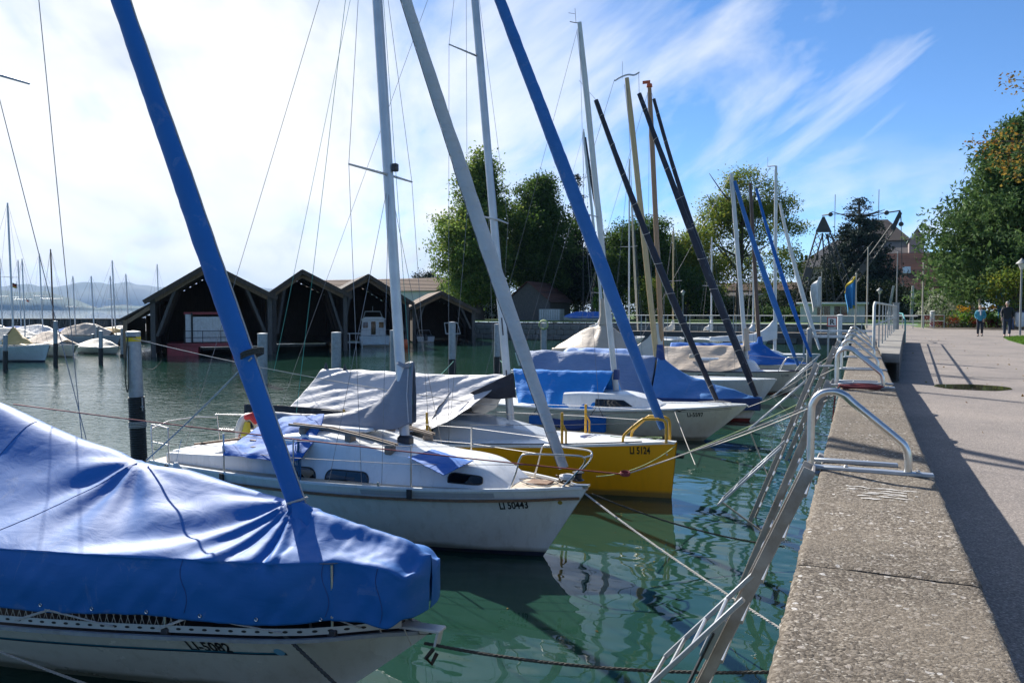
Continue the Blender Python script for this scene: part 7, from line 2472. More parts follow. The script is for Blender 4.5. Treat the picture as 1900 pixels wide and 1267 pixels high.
# poplars behind the sheds
tree('poplar_tree', at_tree(892, 100), lobes_poplar(7.6, 3.4, 22.2, 1, 32), 'broad poplar with airy crown right of the smallest boat shed', 'leaf_poplar', 16, .55, 1450, 46, 1.05, .37, 11, 'poplars behind the sheds', shell=.35, reach=3.5, rise=4, nb=16)
tree('poplar_tree', at_tree(1000, 106), lobes_poplar(7.4, 5.2, 20.0, 2, 28), 'upright dark poplar with forked trunk above the grey shed', 'leaf_oak', 14, .62, 1350, 46, 1.0, .35, 12, 'poplars behind the sheds', shell=.3, reach=3, rise=4, nb=14, lean=(.6, 0))
tree('fir_tree', at_tree(1070, 116), [(0, 0, 4 + i * 1.6, 3.0 - i * .24, 3.0 - i * .24, 1.4) for i in range(12)], 'narrow dark fir spire between poplar and oak', 'leaf_dark', 20, .3, 260, 40, .7, .33, 13, shell=.3)
tree('dense_tree', at_tree(1100, 108), [(0, 0, 6, 4.2, 3.2, 5.0), (2.8, 0, 8, 3.2, 2.6, 4.0), (-3.2, 0, 6, 3.4, 2.6, 4.6)], 'low dark evergreen mass below the fir spire', 'leaf_dark', 8, .35, 520, 40, .95, .36, 14, shell=.3)
tree('oak_tree', at_tree(1188, 102), [(0, 0, 8.0, 4.6, 3.6, 4.6), (-2.6, 0, 6.0, 3.6, 3, 3.8), (3.0, 0, 6.4, 3.2, 3, 4.0), (1.0, 0, 11.4, 3.2, 2.6, 2.4), (-1.8, 0, 10.4, 2.9, 2.4, 2.6)], 'rounded dark green oak behind the varnished masts', 'leaf_oak', 9, .5, 900, 44, .9, .32, 15, shell=.4)
# the light feathery locust
rng_ = random.Random(9)
LL = []
for i in range(34):
    a = rng_.uniform(0, 6.28); f = rng_.random() ** .6
    r = 8.6 * f
    z = 16.5 - 7.5 * f ** 1.6 + rng_.uniform(-3.5, 3.5)
    LL.append((r * math.cos(a), r * math.sin(a) * .6, max(5, z), 1.7 + rng_.random(), 1.5, 1.1))
LL += [(-8, 0, 6.5, 2.6, 2, 2.4), (-4.5, 0, 5.5, 3, 2, 2.4), (3.5, 0, 6, 3, 2, 2.2), (6.5, 0, 8, 2.4, 2, 2), (-5, 0, 8, 3, 2, 3), (-1, 0, 8, 3.2, 2, 3.5), (-7.5, 0, 9, 2, 2, 2), (0, 0, 19.6, 2.4, 2, 1.3), (3, 0, 17.8, 2.4, 2, 1.2)]
tree('locust_tree', at_tree(1372, 112), LL, 'tall airy yellow green locust tree behind the blue furled jibs', 'leaf_locust', 17, .5, 1150, 36, 1.0, .28, 16, shell=.5, droop=.5, nb=26, reach=6, rise=5)
tree('light_tree', at_tree(1268, 106), [(0, 0, 6, 3.6, 2.4, 4.2), (-1.6, 0, 9.5, 2.4, 2, 2.6), (1.8, 0, 10.5, 2.4, 2, 2.4), (2.6, 0, 5, 2.6, 2, 3.4)], 'yellow green tree filling the gap between oak and locust', 'leaf_locust', 8, .28, 420, 40, .8, .27, 47)
tree('light_shrub', at_tree(1206, 94), [(0, 0, 3.2, 2.6, 1.6, 2.2), (1.8, 0, 2.2, 1.6, 1.2, 1.5)], 'pale green round shrub at the foot of the oak', 'leaf_locust', 3, .15, 110, 40, .6, .24, 17, cat='shrub')
tree('light_shrub', at_tree(1112, 96), [(0, 0, 2.6, .9, .8, 2.0)], 'slim bright green young tree before the dark evergreens', 'leaf_bright', 3, .08, 34, 36, .4, .22, 18, cat='shrub')
tree('light_shrub', at_tree(1275, 98), [(0, 0, 4.0, 3.4, 1.8, 2.9), (2.6, 0, 3.0, 2, 1.4, 2.0)], 'broad mid green shrub between oak and locust', 'leaf_mid', 3, .2, 150, 40, .7, .26, 19, cat='shrub')
tree('small_tree', at_tree(796, 112), [(0, 0, 5.3, 2.9, 2.6, 2.7)], 'small round grey green tree behind the smallest shed', 'leaf_cedar', 4, .2, 150, 40, .6, .26, 20)
# cedar with level branches before the villa
CL = []
rc = random.Random(21)
for i in range(15):
    f = i / 14
    z = 3.2 + 14.6 * f
    rr = 6.2 * (1 - f) ** .75 + .7
    k = 5 if f < .8 else 3
    for j in range(k):
        a = j * 6.283 / k + i * .9
        CL.append((rr * .62 * math.cos(a), rr * .62 * math.sin(a), z + rc.uniform(-.4, .4), rr * .48, rr * .48, .42))
tree('cedar_tree', at_tree(1592, 132), CL, 'dark blue green cedar with level branches before the villa', 'leaf_cedar', 18, .5, 900, 44, .75, .34, 22, shell=.25, nb=24, reach=4, rise=.6)
tree('dark_shrub', at_tree(1520, 118), [(0, 0, 3.5, 4.5, 2.5, 4.2), (4, 0, 3.2, 4, 2.4, 3.8), (9, 0, 2.6, 3.6, 2.2, 3)], 'dark shrubbery beneath the crane', 'leaf_dark', 3, .2, 300, 40, .9, .32, 23, cat='shrub')
# hedges and undergrowth closing the view behind the quay
HD = [(985, 116, 9, 4.0, 'leaf_dark', 'dark undergrowth behind the grey shed'), (830, 118, 9, 3.6, 'leaf_oak', 'shrubs behind the smallest boat shed'), (905, 108, 8, 4.4, 'leaf_dark', 'dark undergrowth at the foot of the broad poplar'), (1045, 112, 9, 5.5, 'leaf_dark', 'dark undergrowth right of the grey shed'), (1150, 114, 9, 5.0, 'leaf_oak', 'undergrowth behind the varnished masts'), (1235, 116, 9, 5.0, 'leaf_dark', 'undergrowth below oak and locust'), (1330, 118, 9, 3.2, 'leaf_mid', 'hedge in front of the low grey building'), (1425, 116, 9, 3.6, 'leaf_dark', 'dark hedge behind the white boom cover'), (1450, 96, 3.2, 1.5, 'leaf_mid', 'clipped green hedge left of the white hut'), (1640, 128, 9, 1.7, 'leaf_dark', 'low dark hedge below the arched windows'), (1700, 124, 8, 1.8, 'leaf_dark', 'low dark hedge right below the villa wing')]
for i, (px, Yd, w, h, m_, lb) in enumerate(HD):
    o = at_tree(px, Yd)
    rng = np.random.default_rng(50 + i)
    pts, s_, cc = clumps(rng, [(x, 0, h * .5, w * .28, 1.4, h * .62) for x in (-w * .7, -w * .35, 0, w * .35, w * .7)], 130, 34, .7, .28, .4)
    t = thing('hedge', o, lb, 'hedge', 'hedges round the harbour')
    leaf_mesh('foliage', m_, pts, s_, rng, t)
    b = MB()
    for k in range(5):
        b.tube([V((k - 2) * w * .35, 0, 0), V((k - 2) * w * .35 + .2, 0, h * .7)], [.10, .04], 5)
    b.build('stems', 'bark', t, smooth=60)


# the big soft-needled pine at the right
def big_pine():
    o = at_tree(1858, 73)
    o.x += 1.2
    t = thing('pine_tree', o, 'huge soft needled pine overhanging the path at the right', 'tree')
    rng = np.random.default_rng(31)
    rr = random.Random(31)
    tips = []
    br = []
    for i in range(250):
        f = rr.random() ** 1.15
        z = 3.2 + 12.4 * f
        R_ = (8.4 * (1 - f ** 2.0) + 1.2) * rr.uniform(.5, 1.0)
        a = rr.uniform(0, 6.283)
        e = (R_ * math.cos(a), R_ * math.sin(a), z + rr.uniform(-.6, .6) - .12 * R_)
        tips.append(e)
        if i < 44:
            br.append((min(.98, z / 16.8), e[0] * .95, e[1] * .95, e[2] - z, .10))
    P = []; Sz = []; D = []
    for (x, y, z) in tips:
        n = 26
        for k in range(n):
            g = rr.uniform(.35, 1.0)
            c = np.array([x * g, y * g, z + (1 - g) * .9]) + rng.normal(size=3) * np.array([.55, .55, .38])
            m = 9
            P.append(np.repeat(c[None], m, 0) + rng.normal(size=(m, 3)) * .20)
            Sz.append(.30 + .22 * rng.random(m))
    P = np.concatenate(P); Sz = np.concatenate(Sz)
    # the denser shaded twigs nearer the trunk
    m = 5200
    f = rng.random(m); a = rng.uniform(0, 6.283, m); q = np.sqrt(rng.random(m)) * (6.2 * (1 - f ** 2.0) + .6)
    P2 = np.stack([q * np.cos(a), q * np.sin(a), 3.2 + 12.4 * f - .10 * q], axis=1)
    P = np.concatenate([P, P2]); Sz = np.concatenate([Sz, .55 + .4 * rng.random(m)])
    leaf_mesh('crown', 'leaf_pine', P, Sz, rng, t, aspect=.34, droop=.55)
    trunk_part(t, 16.5, .42, (.4, 0), br, 'bark')


big_pine()


def autumn_tree():
    o = V(15.5, 41, G)
    t = thing('autumn_tree', o, 'branches with yellow brown autumn leaves reaching in at the upper right', 'tree')
    rng = np.random.default_rng(33)
    cs = []
    br = []
    def sight(px, py, Yd):
        return qy(px, py, Yd) - o
    spots = [(1872, 148, 40), (1890, 165, 39.5), (1862, 250, 41), (1835, 262, 42), (1815, 262, 42), (1850, 285, 41), (1880, 275, 40), (1895, 300, 40), (1868, 300, 41), (1885, 330, 40), (1855, 310, 41), (1897, 250, 39), (1940, 280, 40), (1960, 240, 41), (2000, 300, 41), (1950, 340, 40), (2040, 230, 41), (2070, 300, 42), (1990, 360, 42)]
    P, Sz = [], []
    for px, py, Yd in spots:
        c = sight(px, py, Yd)
        n = 34
        P.append(np.array(tuple(c))[None] + rng.normal(size=(n, 3)) * np.array([.30, .30, .17])); Sz.append(.11 + .09 * rng.random(n))
        st = V(-.2, 0, 6.5 + (py < 220) * 2)
        br.append((st, c))
    leaf_mesh('crown', 'leaf_autumn', np.concatenate(P), np.concatenate(Sz), rng, t, aspect=.62)
    b = MB()
    b.tube([V(0, 0, 0), V(-.1, 0, 4), V(-.2, 0, 8), V(-.1, 0, 11)], [.32, .26, .2, .1], 9)
    for st, c in br:
        mid = st.lerp(c, .55) + V(0, 0, .5)
        b.tube(catmull([tuple(st), tuple(mid), tuple(c)], 8).tolist(), [.07 * (1 - .85 * k / 7) for k in range(8)], 5)
    b.build('trunk', 'bark', t, smooth=60)


autumn_tree()
tree('small_tree', at_tree(1850, 66) + V(1.0, 0, 0), [(-.6, 0, 3.4, 1.6, 1.2, 1.3), (.8, 0, 3.8, 1.4, 1.2, 1.3), (0, 0, 2.4, 1.5, 1.1, 1.0)], 'small yellowish tree standing under the big pine', 'leaf_locust', 3.6, .1, 80, 36, .5, .17, 34, nb=8, reach=1.2, rise=1)
tree('flowering_shrub', at_tree(1745, 82), [(0, 0, 2.0, 1.9, 1.4, 1.6), (1.5, 0, 1.5, 1.2, 1.0, 1.2)], 'rounded shrub with pale cream blossom behind the bench', 'petal_white', 2, .1, 90, 40, .4, .17, 35, cat='shrub')
tree('dark_shrub', at_tree(1785, 84), [(0, 0, 2.8, 2.2, 1.6, 2.3), (2.5, 0, 2.6, 2, 1.5, 2.2), (5, 0, 2.6, 2.2, 1.5, 2.4)], 'dark shrub mass behind the yellow flowers', 'leaf_dark', 2, .15, 170, 40, .6, .22, 36, cat='shrub')

# flower bed: each planting block is a plant of its own
FB = [(1742, 603, 1.1, .65, 'leaf_burgundy', 'burgundy leaved plants at the left end of the flower bed', .10), (1772, 603, .8, .55, 'petal_white', 'pale edged silver plants along the flower bed front', .09), (1797, 602, .9, .5, 'leaf_mid', 'low green plants in front of the people', .09), (1826, 598, .9, .8, 'leaf_burgundy', 'burgundy leaved plants between the two walkers', .11), (1850, 598, .7, .7, 'leaf_burgundy', 'dark red foliage behind the dark dressed walker', .11), (1888, 603, .8, .6, 'petal_yellow', 'low orange yellow flowers at the right edge', .08), (1760, 596, .9, 1.0, 'leaf_mid', 'green foliage clump rising in the flower bed', .13), (1790, 585, .8, 1.35, 'leaf_bright', 'tall bright green broad leaved cannas', .26), (1845, 585, .8, 1.4, 'leaf_bright', 'second clump of tall broad leaved cannas under the blue flag', .26), (1770, 590, .5, .95, 'petal_red', 'red blossom patch before the cannas', .08), (1810, 590, .5, 1.0, 'petal_red', 'red blossom patch left of the teal jacket', .08)]
for i, (px, py, w, h, m_, lb, ls) in enumerate(FB):
    p = qz(px, py + 2, PATH_Z)
    p = V(p.x, min(p.y, 74), PATH_Z) if p.y < 74 else V(qy(px, py, 72).x, 72, PATH_Z)
    rng = np.random.default_rng(70 + i)
    n = 900 if ls < .2 else 260
    c = rng.normal(size=(n, 3)) * np.array([w * .5, .45, h * .22]) + np.array([0, 0, h * .5])
    c[:, 2] = np.clip(c[:, 2], .03, h * 1.05)
    t = thing('bed_plant', p, lb, 'plant', 'planting in the flower bed')
    leaf_mesh('foliage', m_, c, ls * (0.7 + .7 * rng.random(n)), rng, t, aspect=.45)
    b = MB()
    for k in range(6):
        x = rng.uniform(-w * .5, w * .5); b.tube([V(x, 0, 0), V(x * 1.1, 0, h * .7)], .012, 4)
    b.build('stems', 'bark', t, smooth=60)
    if ls > .2:
        c = rng.normal(size=(90, 3)) * np.array([w * .4, .3, .12]) + np.array([0, 0, h * 1.12])
        leaf_mesh('blossom', 'petal_yellow', c, .13 * (0.7 + .6 * rng.random(90)), rng, t, aspect=.8)
# soil under the bed
b = MB(); b.add([(5.0, 66, 2.056), (9, 64, 2.056), (16, 64, 2.056), (17, 75, 2.056), (5.0, 75, 2.056)], [(0, 1, 2, 3, 4)]); tag(b.build('flower_bed_soil', 'soil', smooth=0), kind='structure')
# lawn blades at the right edge, near enough to show
rng = np.random.default_rng(90)
n = 26000
X = rng.uniform(6.2, 14, n); Yg = rng.uniform(36, 52, n)
edge = np.interp(Yg, [36, 37, 43, 47.2, 49.2, 50.0], [6.3, 6.15, 6.4, 6.8, 7.7, 10])
k = (X > edge + .02) & (Yg < 50)
X, Yg = X[k], Yg[k]
c = np.stack([X, Yg, np.full(len(X), G + .05)], axis=1)
tag(leaf_mesh('lawn_grass', 'grass_blade', c, .10 + .06 * rng.random(len(X)), rng, None, aspect=.18, droop=-2.0), 'short green lawn grass at the right edge of the path', 'grass', kind='stuff')


# ================================================================== park furniture, flags, people
def flagpole(px, ytop, ybot, Yd, label, r=.05, mat='pole_cream', flag=None, z0=None):
    p = qy(px, ybot, Yd)
    z0 = PATH_Z if z0 is None else z0
    top = qy(px, ytop, Yd).z
    t = thing('flagpole', (p.x, Yd, z0), label, 'flagpole' if flag else 'pole', 'poles along the harbour')
    b = MB(); b.tube([V(0, 0, 0), V(0, 0, (top - z0) * .6), V(0, 0, top - z0)], [r, r * .9, r * .6], 10); b.lathe([(0, 0), (r * .9, .02), (r * .9, .08), (0, .12)], V(0, 0, top - z0), 8); b.build('pole', mat, t, smooth=60)
    if flag:
        fm, w, h, fy, edge = flag
        zt = qy(px, fy, Yd).z - z0
        rows = []
        n = 16
        for i in range(n + 1):
            f = i / n
            # a slack flag hanging in folds
            x = -w * (f * .42 + .05 * math.sin(f * 11)); y = .14 * math.sin(f * 12) * (0.3 + f)
            rows.append([V(x * (1 - .25 * g) + .03 * math.sin(g * 5 + f * 4), y * (1 + .5 * g), zt - h * (.05 * f + .42 * f * f) - g * h * (1 - .30 * f)) for g in [k / 10 for k in range(11)]])
        b = MB(); b.grid(rows); o = b.build('flag', fm, t, smooth=60); o.modifiers.new('thickness', 'SOLIDIFY').thickness = .006
        if edge:
            for gi in (0, 9):
                b = MB(); b.grid([[r_[gi] + V(0, -.008, .004), r_[gi + 1] + V(0, -.008, -.004)] for r_ in rows]); o2 = b.build('flag_border', edge, o, smooth=60); o2.modifiers.new('thickness', 'SOLIDIFY').thickness = .012
    return t


flagpole(1523, 508, 600, 58.5, 'pole with slack white flag standing on the footbridge', .04, 'pole_cream', ('flag_white', 1.9, 2.2, 513, None), 1.8)
flagpole(1587, 510, 610, 50, 'cream pole with blue and yellow flag near the railing', .06, 'pole_cream', ('flag_blue', 1.55, 1.9, 513, 'flag_yellow'), 0.0)
flagpole(1608, 462, 610, 66, 'tall bare pole right of the blue and yellow flag', .06, 'pole_cream')
flagpole(1663, 470, 600, 70, 'bare grey mast pole beside the white slanted posts', .06, 'pole_grey')
flagpole(1711, 490, 610, 70, 'tall cream pole at the near edge of the flower bed', .07, 'pole_cream')
flagpole(1817, 505, 600, 70, 'cream pole rising behind the teal dressed walker', .08, 'pole_cream')
flagpole(1861, 505, 600, 68, 'pole with slack light blue flag behind the dark walker', .06, 'pole_cream', ('flag_blue', 1.3, 2.6, 515, None))
for i, (px, x2, py0, py1, lb) in enumerate(((1658, 1645, 530, 606, 'left white slanting post before the villa wing'), (1694, 1690, 530, 602, 'right white slanting post before the villa wing'))):
    a = qy(x2, py1, 96); c = qy(px, py0, 96)
    t = thing('slanting_post', (a.x, 96, G), lb, 'post')
    b = MB(); b.tube([V(0, 0, 0), V(c.x - a.x, 0, c.z - G)], [.16, .13], 9); b.build('shaft', 'bark_pale', t, smooth=60)
    for k in (.3, .6):
        b = MB(); b.tube([V((c.x - a.x) * k, 0, (c.z - G) * k), V((c.x - a.x) * (k + .05), 0, (c.z - G) * (k + .05))], .165, 9); b.build('dark_band', 'pole_grey', t, smooth=60)


def lamp(px, ytop, Yd, label):
    p = qy(px, 600, Yd); top = qy(px, ytop, Yd).z - G
    t = thing('street_lamp', (p.x, Yd, G), label, 'lamp', 'park lamps')
    b = MB(); b.tube([V(0, 0, 0), V(0, 0, top - .6)], [.06, .045], 8); b.build('post', 'pole_grey', t, smooth=60)
    b = MB(); b.lathe([(.07, 0), (.20, .34), (0, .34)], V(0, 0, top - .62), 8); b.build('lantern', 'lamp_glass', t, smooth=30)
    b = MB(); b.lathe([(.30, 0), (.26, .06), (.08, .22), (.03, .3), (0, .3)], V(0, 0, top - .28), 10); b.build('lantern_roof', 'pole_grey', t, smooth=40)


lamp(1631, 534, 84, 'slim park lamp with conical top before the villa wing')
lamp(1267, 538, 92, 'park lamp standing between oak and locust trees')
lamp(1893, 480, 52, 'white topped park lamp cut by the right edge')
# red bench by the flower bed, white posts, railing at the end of the path
t = thing('park_bench', (qy(1742, 590, 76).x, 76, PATH_Z), 'red slatted bench on grey legs beyond the path', 'bench')
for k in range(3):
    b = MB(); b.box((0, -.2 + .17 * k, .46), (2.6, .13, .04)); b.build('seat_slat', 'paint_red', t)
for k in range(2):
    b = MB(); b.box((0, .32, .66 + .17 * k), (2.6, .04, .13)); b.build('back_slat', 'paint_red', t)
for x in (-1.1, 1.1):
    b = MB(); b.bar(V(x, -.2, 0), V(x, -.2, .45), .07, .07, up=(1, 0, 0)); b.bar(V(x, .3, 0), V(x, .34, .95), .07, .07, up=(1, 0, 0)); b.bar(V(x, -.25, .42), V(x, .33, .42), .06, .05); b.build('leg', 'pole_grey', t)
t = thing('path_railing', (2.2, 66, PATH_Z), 'low grey tube railing where the path meets the footbridge', 'railing')
for k in range(6):
    b = MB(); b.bar(V(k * .75, k * .6, 0), V(k * .75, k * .6, 1.0), .06, .06, up=(1, 0, 0)); b.build('post', 'paint_rail', t)
for z in (.55, 1.0):
    b = MB(); b.tube([V(0, 0, z), V(3.75, 3.0, z)], .028, 6); b.build('rail', 'paint_rail', t, smooth=60)
for px, lb in ((1730, 'left stout concrete bollard beside the bench'), (1558, 'white post before the footbridge railing')):
    p = qy(px, 604, 74 if px > 1600 else 58); t = thing('bollard', (p.x, 74 if px > 1600 else 58, PATH_Z if px > 1600 else 0), lb, 'bollard')
    h = 1.25 if px > 1600 else 3.05
    b = MB(); b.tube([V(0, 0, -.8 if px < 1600 else 0), V(0, 0, h)], .20 if px > 1600 else .16, 12); b.build('shaft', 'paint_white', t, smooth=60)
    b = MB(); b.lathe([(.2, 0), (.22, .04), (.1, .1), (0, .11)], V(0, 0, h), 12); b.build('cap', 'paint_white', t, smooth=60)
p = qy(1892, 600, 66); t = thing('info_pillar', (p.x, 66, PATH_Z), 'white round litter bin post at the right edge', 'bin')
b = MB(); b.lathe([(.25, 0), (.30, .1), (.30, .95), (.25, 1.05), (0, 1.05)], V(0, 0, .2), 14); b.build('drum', 'paint_white', t, smooth=40)
b = MB(); b.lathe([(.33, 0), (.33, .06), (.1, .16), (0, .17)], V(0, 0, 1.25), 14); b.build('lid', 'fender_blue', t, smooth=40)


# ---- two walkers coming towards us
def skin_obj(name, mat, parent, verts, edges, radii, root=0, sub=2):
    me = bpy.data.meshes.new(name)
    me.from_pydata([tuple(v) for v in verts], edges, [])
    o = link(name, me, parent)
    me.materials.append(MATS[mat])
    sk = o.modifiers.new('skin', 'SKIN')
    sk.use_smooth_shade = True
    for i, r in enumerate(radii):
        d = me.skin_vertices[0].data[i]
        d.radius = (r, r) if isinstance(r, (int, float)) else r
        d.use_root = (i == root)
    s2 = o.modifiers.new('sub', 'SUBSURF'); s2.levels = sub; s2.render_levels = sub
    return o


def person(loc, h, rz, label, jacket, trousers, hair, stride, cap=False, scarf=None, bag=False, arm=(0.0, 0.0)):
    t = thing('person', loc, label, 'person', None, rz)
    k = h / 1.75
    s = stride
    hip = V(0, 0, .93); chest = V(0, .01, 1.28); neck = V(0, .0, 1.47); 
    # joints: faces -y
    J = [hip, V(0, .0, 1.10), chest, neck, V(0, -.02, 1.56),
         V(-.18, .01, 1.42), V(-.24, .05 + .1 * s, 1.16), V(-.22 + arm[0], -.10 + .12 * s, .96), V(.18, .01, 1.42), V(.25, .03 - .1 * s, 1.16), V(.22 - arm[1], -.12 - .1 * s, .97),
         V(-.09, 0, .88), V(-.10, -.16 * s - .02, .50), V(-.10, -.06 * s + .04, .09), V(-.10, -.06 * s - .10, .03), V(.09, 0, .88), V(.10, .08 * s - .04, .50), V(.10, .30 * s, .12), V(.10, .30 * s - .12, .04)]
    E = [(0, 1), (1, 2), (2, 3), (3, 4), (2, 5), (5, 6), (6, 7), (2, 8), (8, 9), (9, 10), (0, 11), (11, 12), (12, 13), (13, 14), (0, 15), (15, 16), (16, 17), (17, 18)]
    Rb = [.12, .11, .13, .055, .06, .06, .042, .033, .06, .042, .033, .09, .06, .045, .035, .09, .06, .045, .035]
    sc = lambda L_: [v * k for v in L_]
    skin_obj('body', 'skin', t, sc(J), E, [r * k for r in Rb])
    # head with face
    b = MB()
    hc = V(0, -.03, 1.64)
    rings = []
    for i in range(11):
        a = math.pi * i / 10
        rings.append([hc + V(.078 * math.sin(a) * math.cos(p_) * (1 - .10 * math.cos(a) * -1), .098 * math.sin(a) * math.sin(p_), .118 * math.cos(a)) for p_ in [2 * math.pi * q / 14 for q in range(14)]])
    b.ring_loft(rings)
    b.tube([hc + V(0, -.085, .01), hc + V(0, -.118, -.025)], [.010, .018], 6)
    for x in (-.08, .08):
        b.tube([hc + V(x, .0, .02), hc + V(x * 1.12, .01, -.03)], [.016, .012], 6)
    hd = b.build('head', 'skin', t, smooth=70)
    hd.scale = (k, k, k)
    for x in (-.032, .032):
        b = MB(); b.lathe([(0, -.008), (.012, -.005), (.012, .005), (0, .008)], hc + V(x, -.088, .015), 8); o = b.build('eye', 'letter_black', hd, smooth=60)
    b = MB(); b.tube([hc + V(-.025, -.088, -.055), hc + V(0, -.094, -.057), hc + V(.025, -.088, -.055)], .005, 5); b.build('mouth', 'red_cloth', hd, smooth=60)
    # hair or cap shell
    b = MB(); rings = []
    for i in range(7):
        a = math.pi * .60 * i / 6
        row = []
        for q in range(16):
            p_ = 2 * math.pi * q / 16
            lim = .62 if math.sin(p_) < -.35 else 1.0
            aa = a * lim
            row.append(hc + V(.089 * math.sin(aa) * math.cos(p_), .01 + .110 * math.sin(aa) * math.sin(p_), .01 + .128 * math.cos(aa)))
        rings.append(row)
    b.ring_loft(rings, True, True, False)
    b.build('hair' if not cap else 'cap', hair, hd, smooth=70)
    # jacket, trousers, shoes
    Jk = [V(0, 0, .88), V(0, 0, 1.05), V(0, .01, 1.28), V(0, 0, 1.46), J[5], J[6], J[7] + V(0, 0, .03), J[8], J[9], J[10] + V(0, 0, .03)]
    skin_obj('jacket', jacket, t, sc(Jk), [(0, 1), (1, 2), (2, 3), (2, 4), (4, 5), (5, 6), (2, 7), (7, 8), (8, 9)], [r * k for r in (.170, .160, .165, .085, .09, .068, .055, .09, .068, .055)], 1)
    Tk = [V(0, 0, .93), J[11], J[12], J[13] + V(0, 0, .02), J[15], J[16], J[17] + V(0, 0, .02)]
    skin_obj('trousers', trousers, t, sc(Tk), [(0, 1), (1, 2), (2, 3), (0, 4), (4, 5), (5, 6)], [r * k for r in (.135, .105, .078, .062, .105, .078, .062)])
    for a_, c_ in ((13, 14), (17, 18)):
        b = MB(); p0, p1 = J[a_] * k, J[c_] * k
        b.tube([p0 + V(0, .05, -.04) * k, p0 + V(0, 0, -.05) * k, p1 + V(0, -.03, .0) * k, p1 + V(0, -.09, .0) * k], [.04 * k, .052 * k, .046 * k, .025 * k], 10); b.build('shoe', 'shoe_black', t, smooth=70)
    # hands with five fingers
    for hi, sd in ((7, -1), (10, 1)):
        w = J[hi] * k
        b = MB(); b.tube([w, w + V(0, -.01, -.05) * k, w + V(0, -.015, -.09) * k], [.030 * k, .042 * k, .036 * k], 8, flat=.5)
        for f in range(4):
            x = (-.03 + .02 * f) * k; ln = (.075, .085, .08, .06)[f] * k
            b.tube([w + V(x * .8, -.012, -.085) * 1.0 * k if False else w + V(x, -.012 * k, -.085 * k), w + V(x, -.02 * k, -.085 * k - ln * .5), w + V(x * .9, -.035 * k, -.085 * k - ln)], [.0095 * k, .009 * k, .007 * k], 6)
        b.tube([w + V(-sd * .035 * k, -.01 * k, -.035 * k), w + V(-sd * .055 * k, -.03 * k, -.065 * k), w + V(-sd * .045 * k, -.04 * k, -.09 * k)], [.011 * k, .010 * k, .008 * k], 6)
        b.build('hand', 'skin', t, smooth=70)
    if scarf:
        b = MB(); b.tube([V(.10 * math.cos(a), -.01 + .09 * math.sin(a), 1.46 + .02 * math.sin(a)) * k for a in [2 * math.pi * q / 14 for q in range(15)]], .045 * k, 8); b.tube([V(.02, -.11, 1.44) * k, V(.03, -.18, 1.30) * k, V(.02, -.18, 1.2) * k], [.05 * k, .05 * k, .035 * k], 7); b.build('scarf', scarf, t, smooth=70)
    if bag:
        b = MB(); b.tube([V(.24, -.14, .92) * k, V(.25, -.14, .55) * k, V(.25, -.14, .38) * k], [.02 * k, .06 * k, .015 * k], 8); b.build('folded_umbrella', 'fender_blue', t, smooth=60)
    return t


pw = qz(1818, 624, PATH_Z); pm_ = qz(1868, 625.8, PATH_Z)
person((pw.x, pw.y, PATH_Z + .005), 1.64, R(-6), 'person in teal jacket, grey scarf and dark trousers walking towards us', 'jacket_teal', 'jeans_dark', 'hair_fair', .55, scarf='scarf_grey', arm=(.06, .06))
person((pm_.x, pm_.y, PATH_Z + .005), 1.84, R(-8), 'person in black jacket and dark jeans walking at the right edge', 'jacket_black', 'jeans_blue', 'hair_grey', -.8, bag=True, arm=(0, -.05))

# ================================================================== distance: breakwater, mountains, air
def breakwater():
    A = qz(-60, 617.5, 0); B = qz(330, 617.5, 0); A = A + (A - B) * 4
    t = thing('breakwater_wall', (A.x, A.y, 0), 'long low stone breakwater wall on the lake at far left', 'wall')
    d = (B - A); L = d.length; d.normalize()
    n_ = V(d.y, -d.x, 0)
    zt = 2.0
    b = MB(); b.bar(V(0, 0, zt / 2 - .3), d * L + V(0, 0, zt / 2 - .3), 2.4, zt + .6); b.build('wall_core', 'breakwater', t)
    b = MB(); b.bar(V(0, 0, zt + .06), d * L + V(0, 0, zt + .06), 2.7, .14); b.build('coping', 'breakwater', t)
    k = 0
    while k * 2.2 < L:
        p = d * (k * 2.2) + n_ * 1.24
        b = MB(); b.bar(p + V(0, 0, .0), p + V(0, 0, zt), .12, .35, up=n_); b.build('buttress', 'breakwater', t); k += 1
    # floating jetty before it
    A2 = qz(-40, 633, 0); B2 = qz(240, 634, 0)
    j = thing('floating_jetty', (A2.x, A2.y, 0), 'pale floating jetty with rail before the breakwater', 'jetty')
    d2 = B2 - A2
    b = MB(); b.bar(V(0, 0, .35), d2 + V(0, 0, .35), 1.6, .35); b.build('deck', 'plank_deck', j)
    b = MB(); b.bar(V(0, 0, 1.35), d2 + V(0, 0, 1.35), .06, .08); b.build('rail', 'paint_rail', j)
    for k in range(14):
        p = d2 * (k / 13); b = MB(); b.bar(p + V(0, 0, .5), p + V(0, 0, 1.35), .06, .06, up=(1, 0, 0)); b.build('rail_post', 'paint_rail', j)


breakwater()


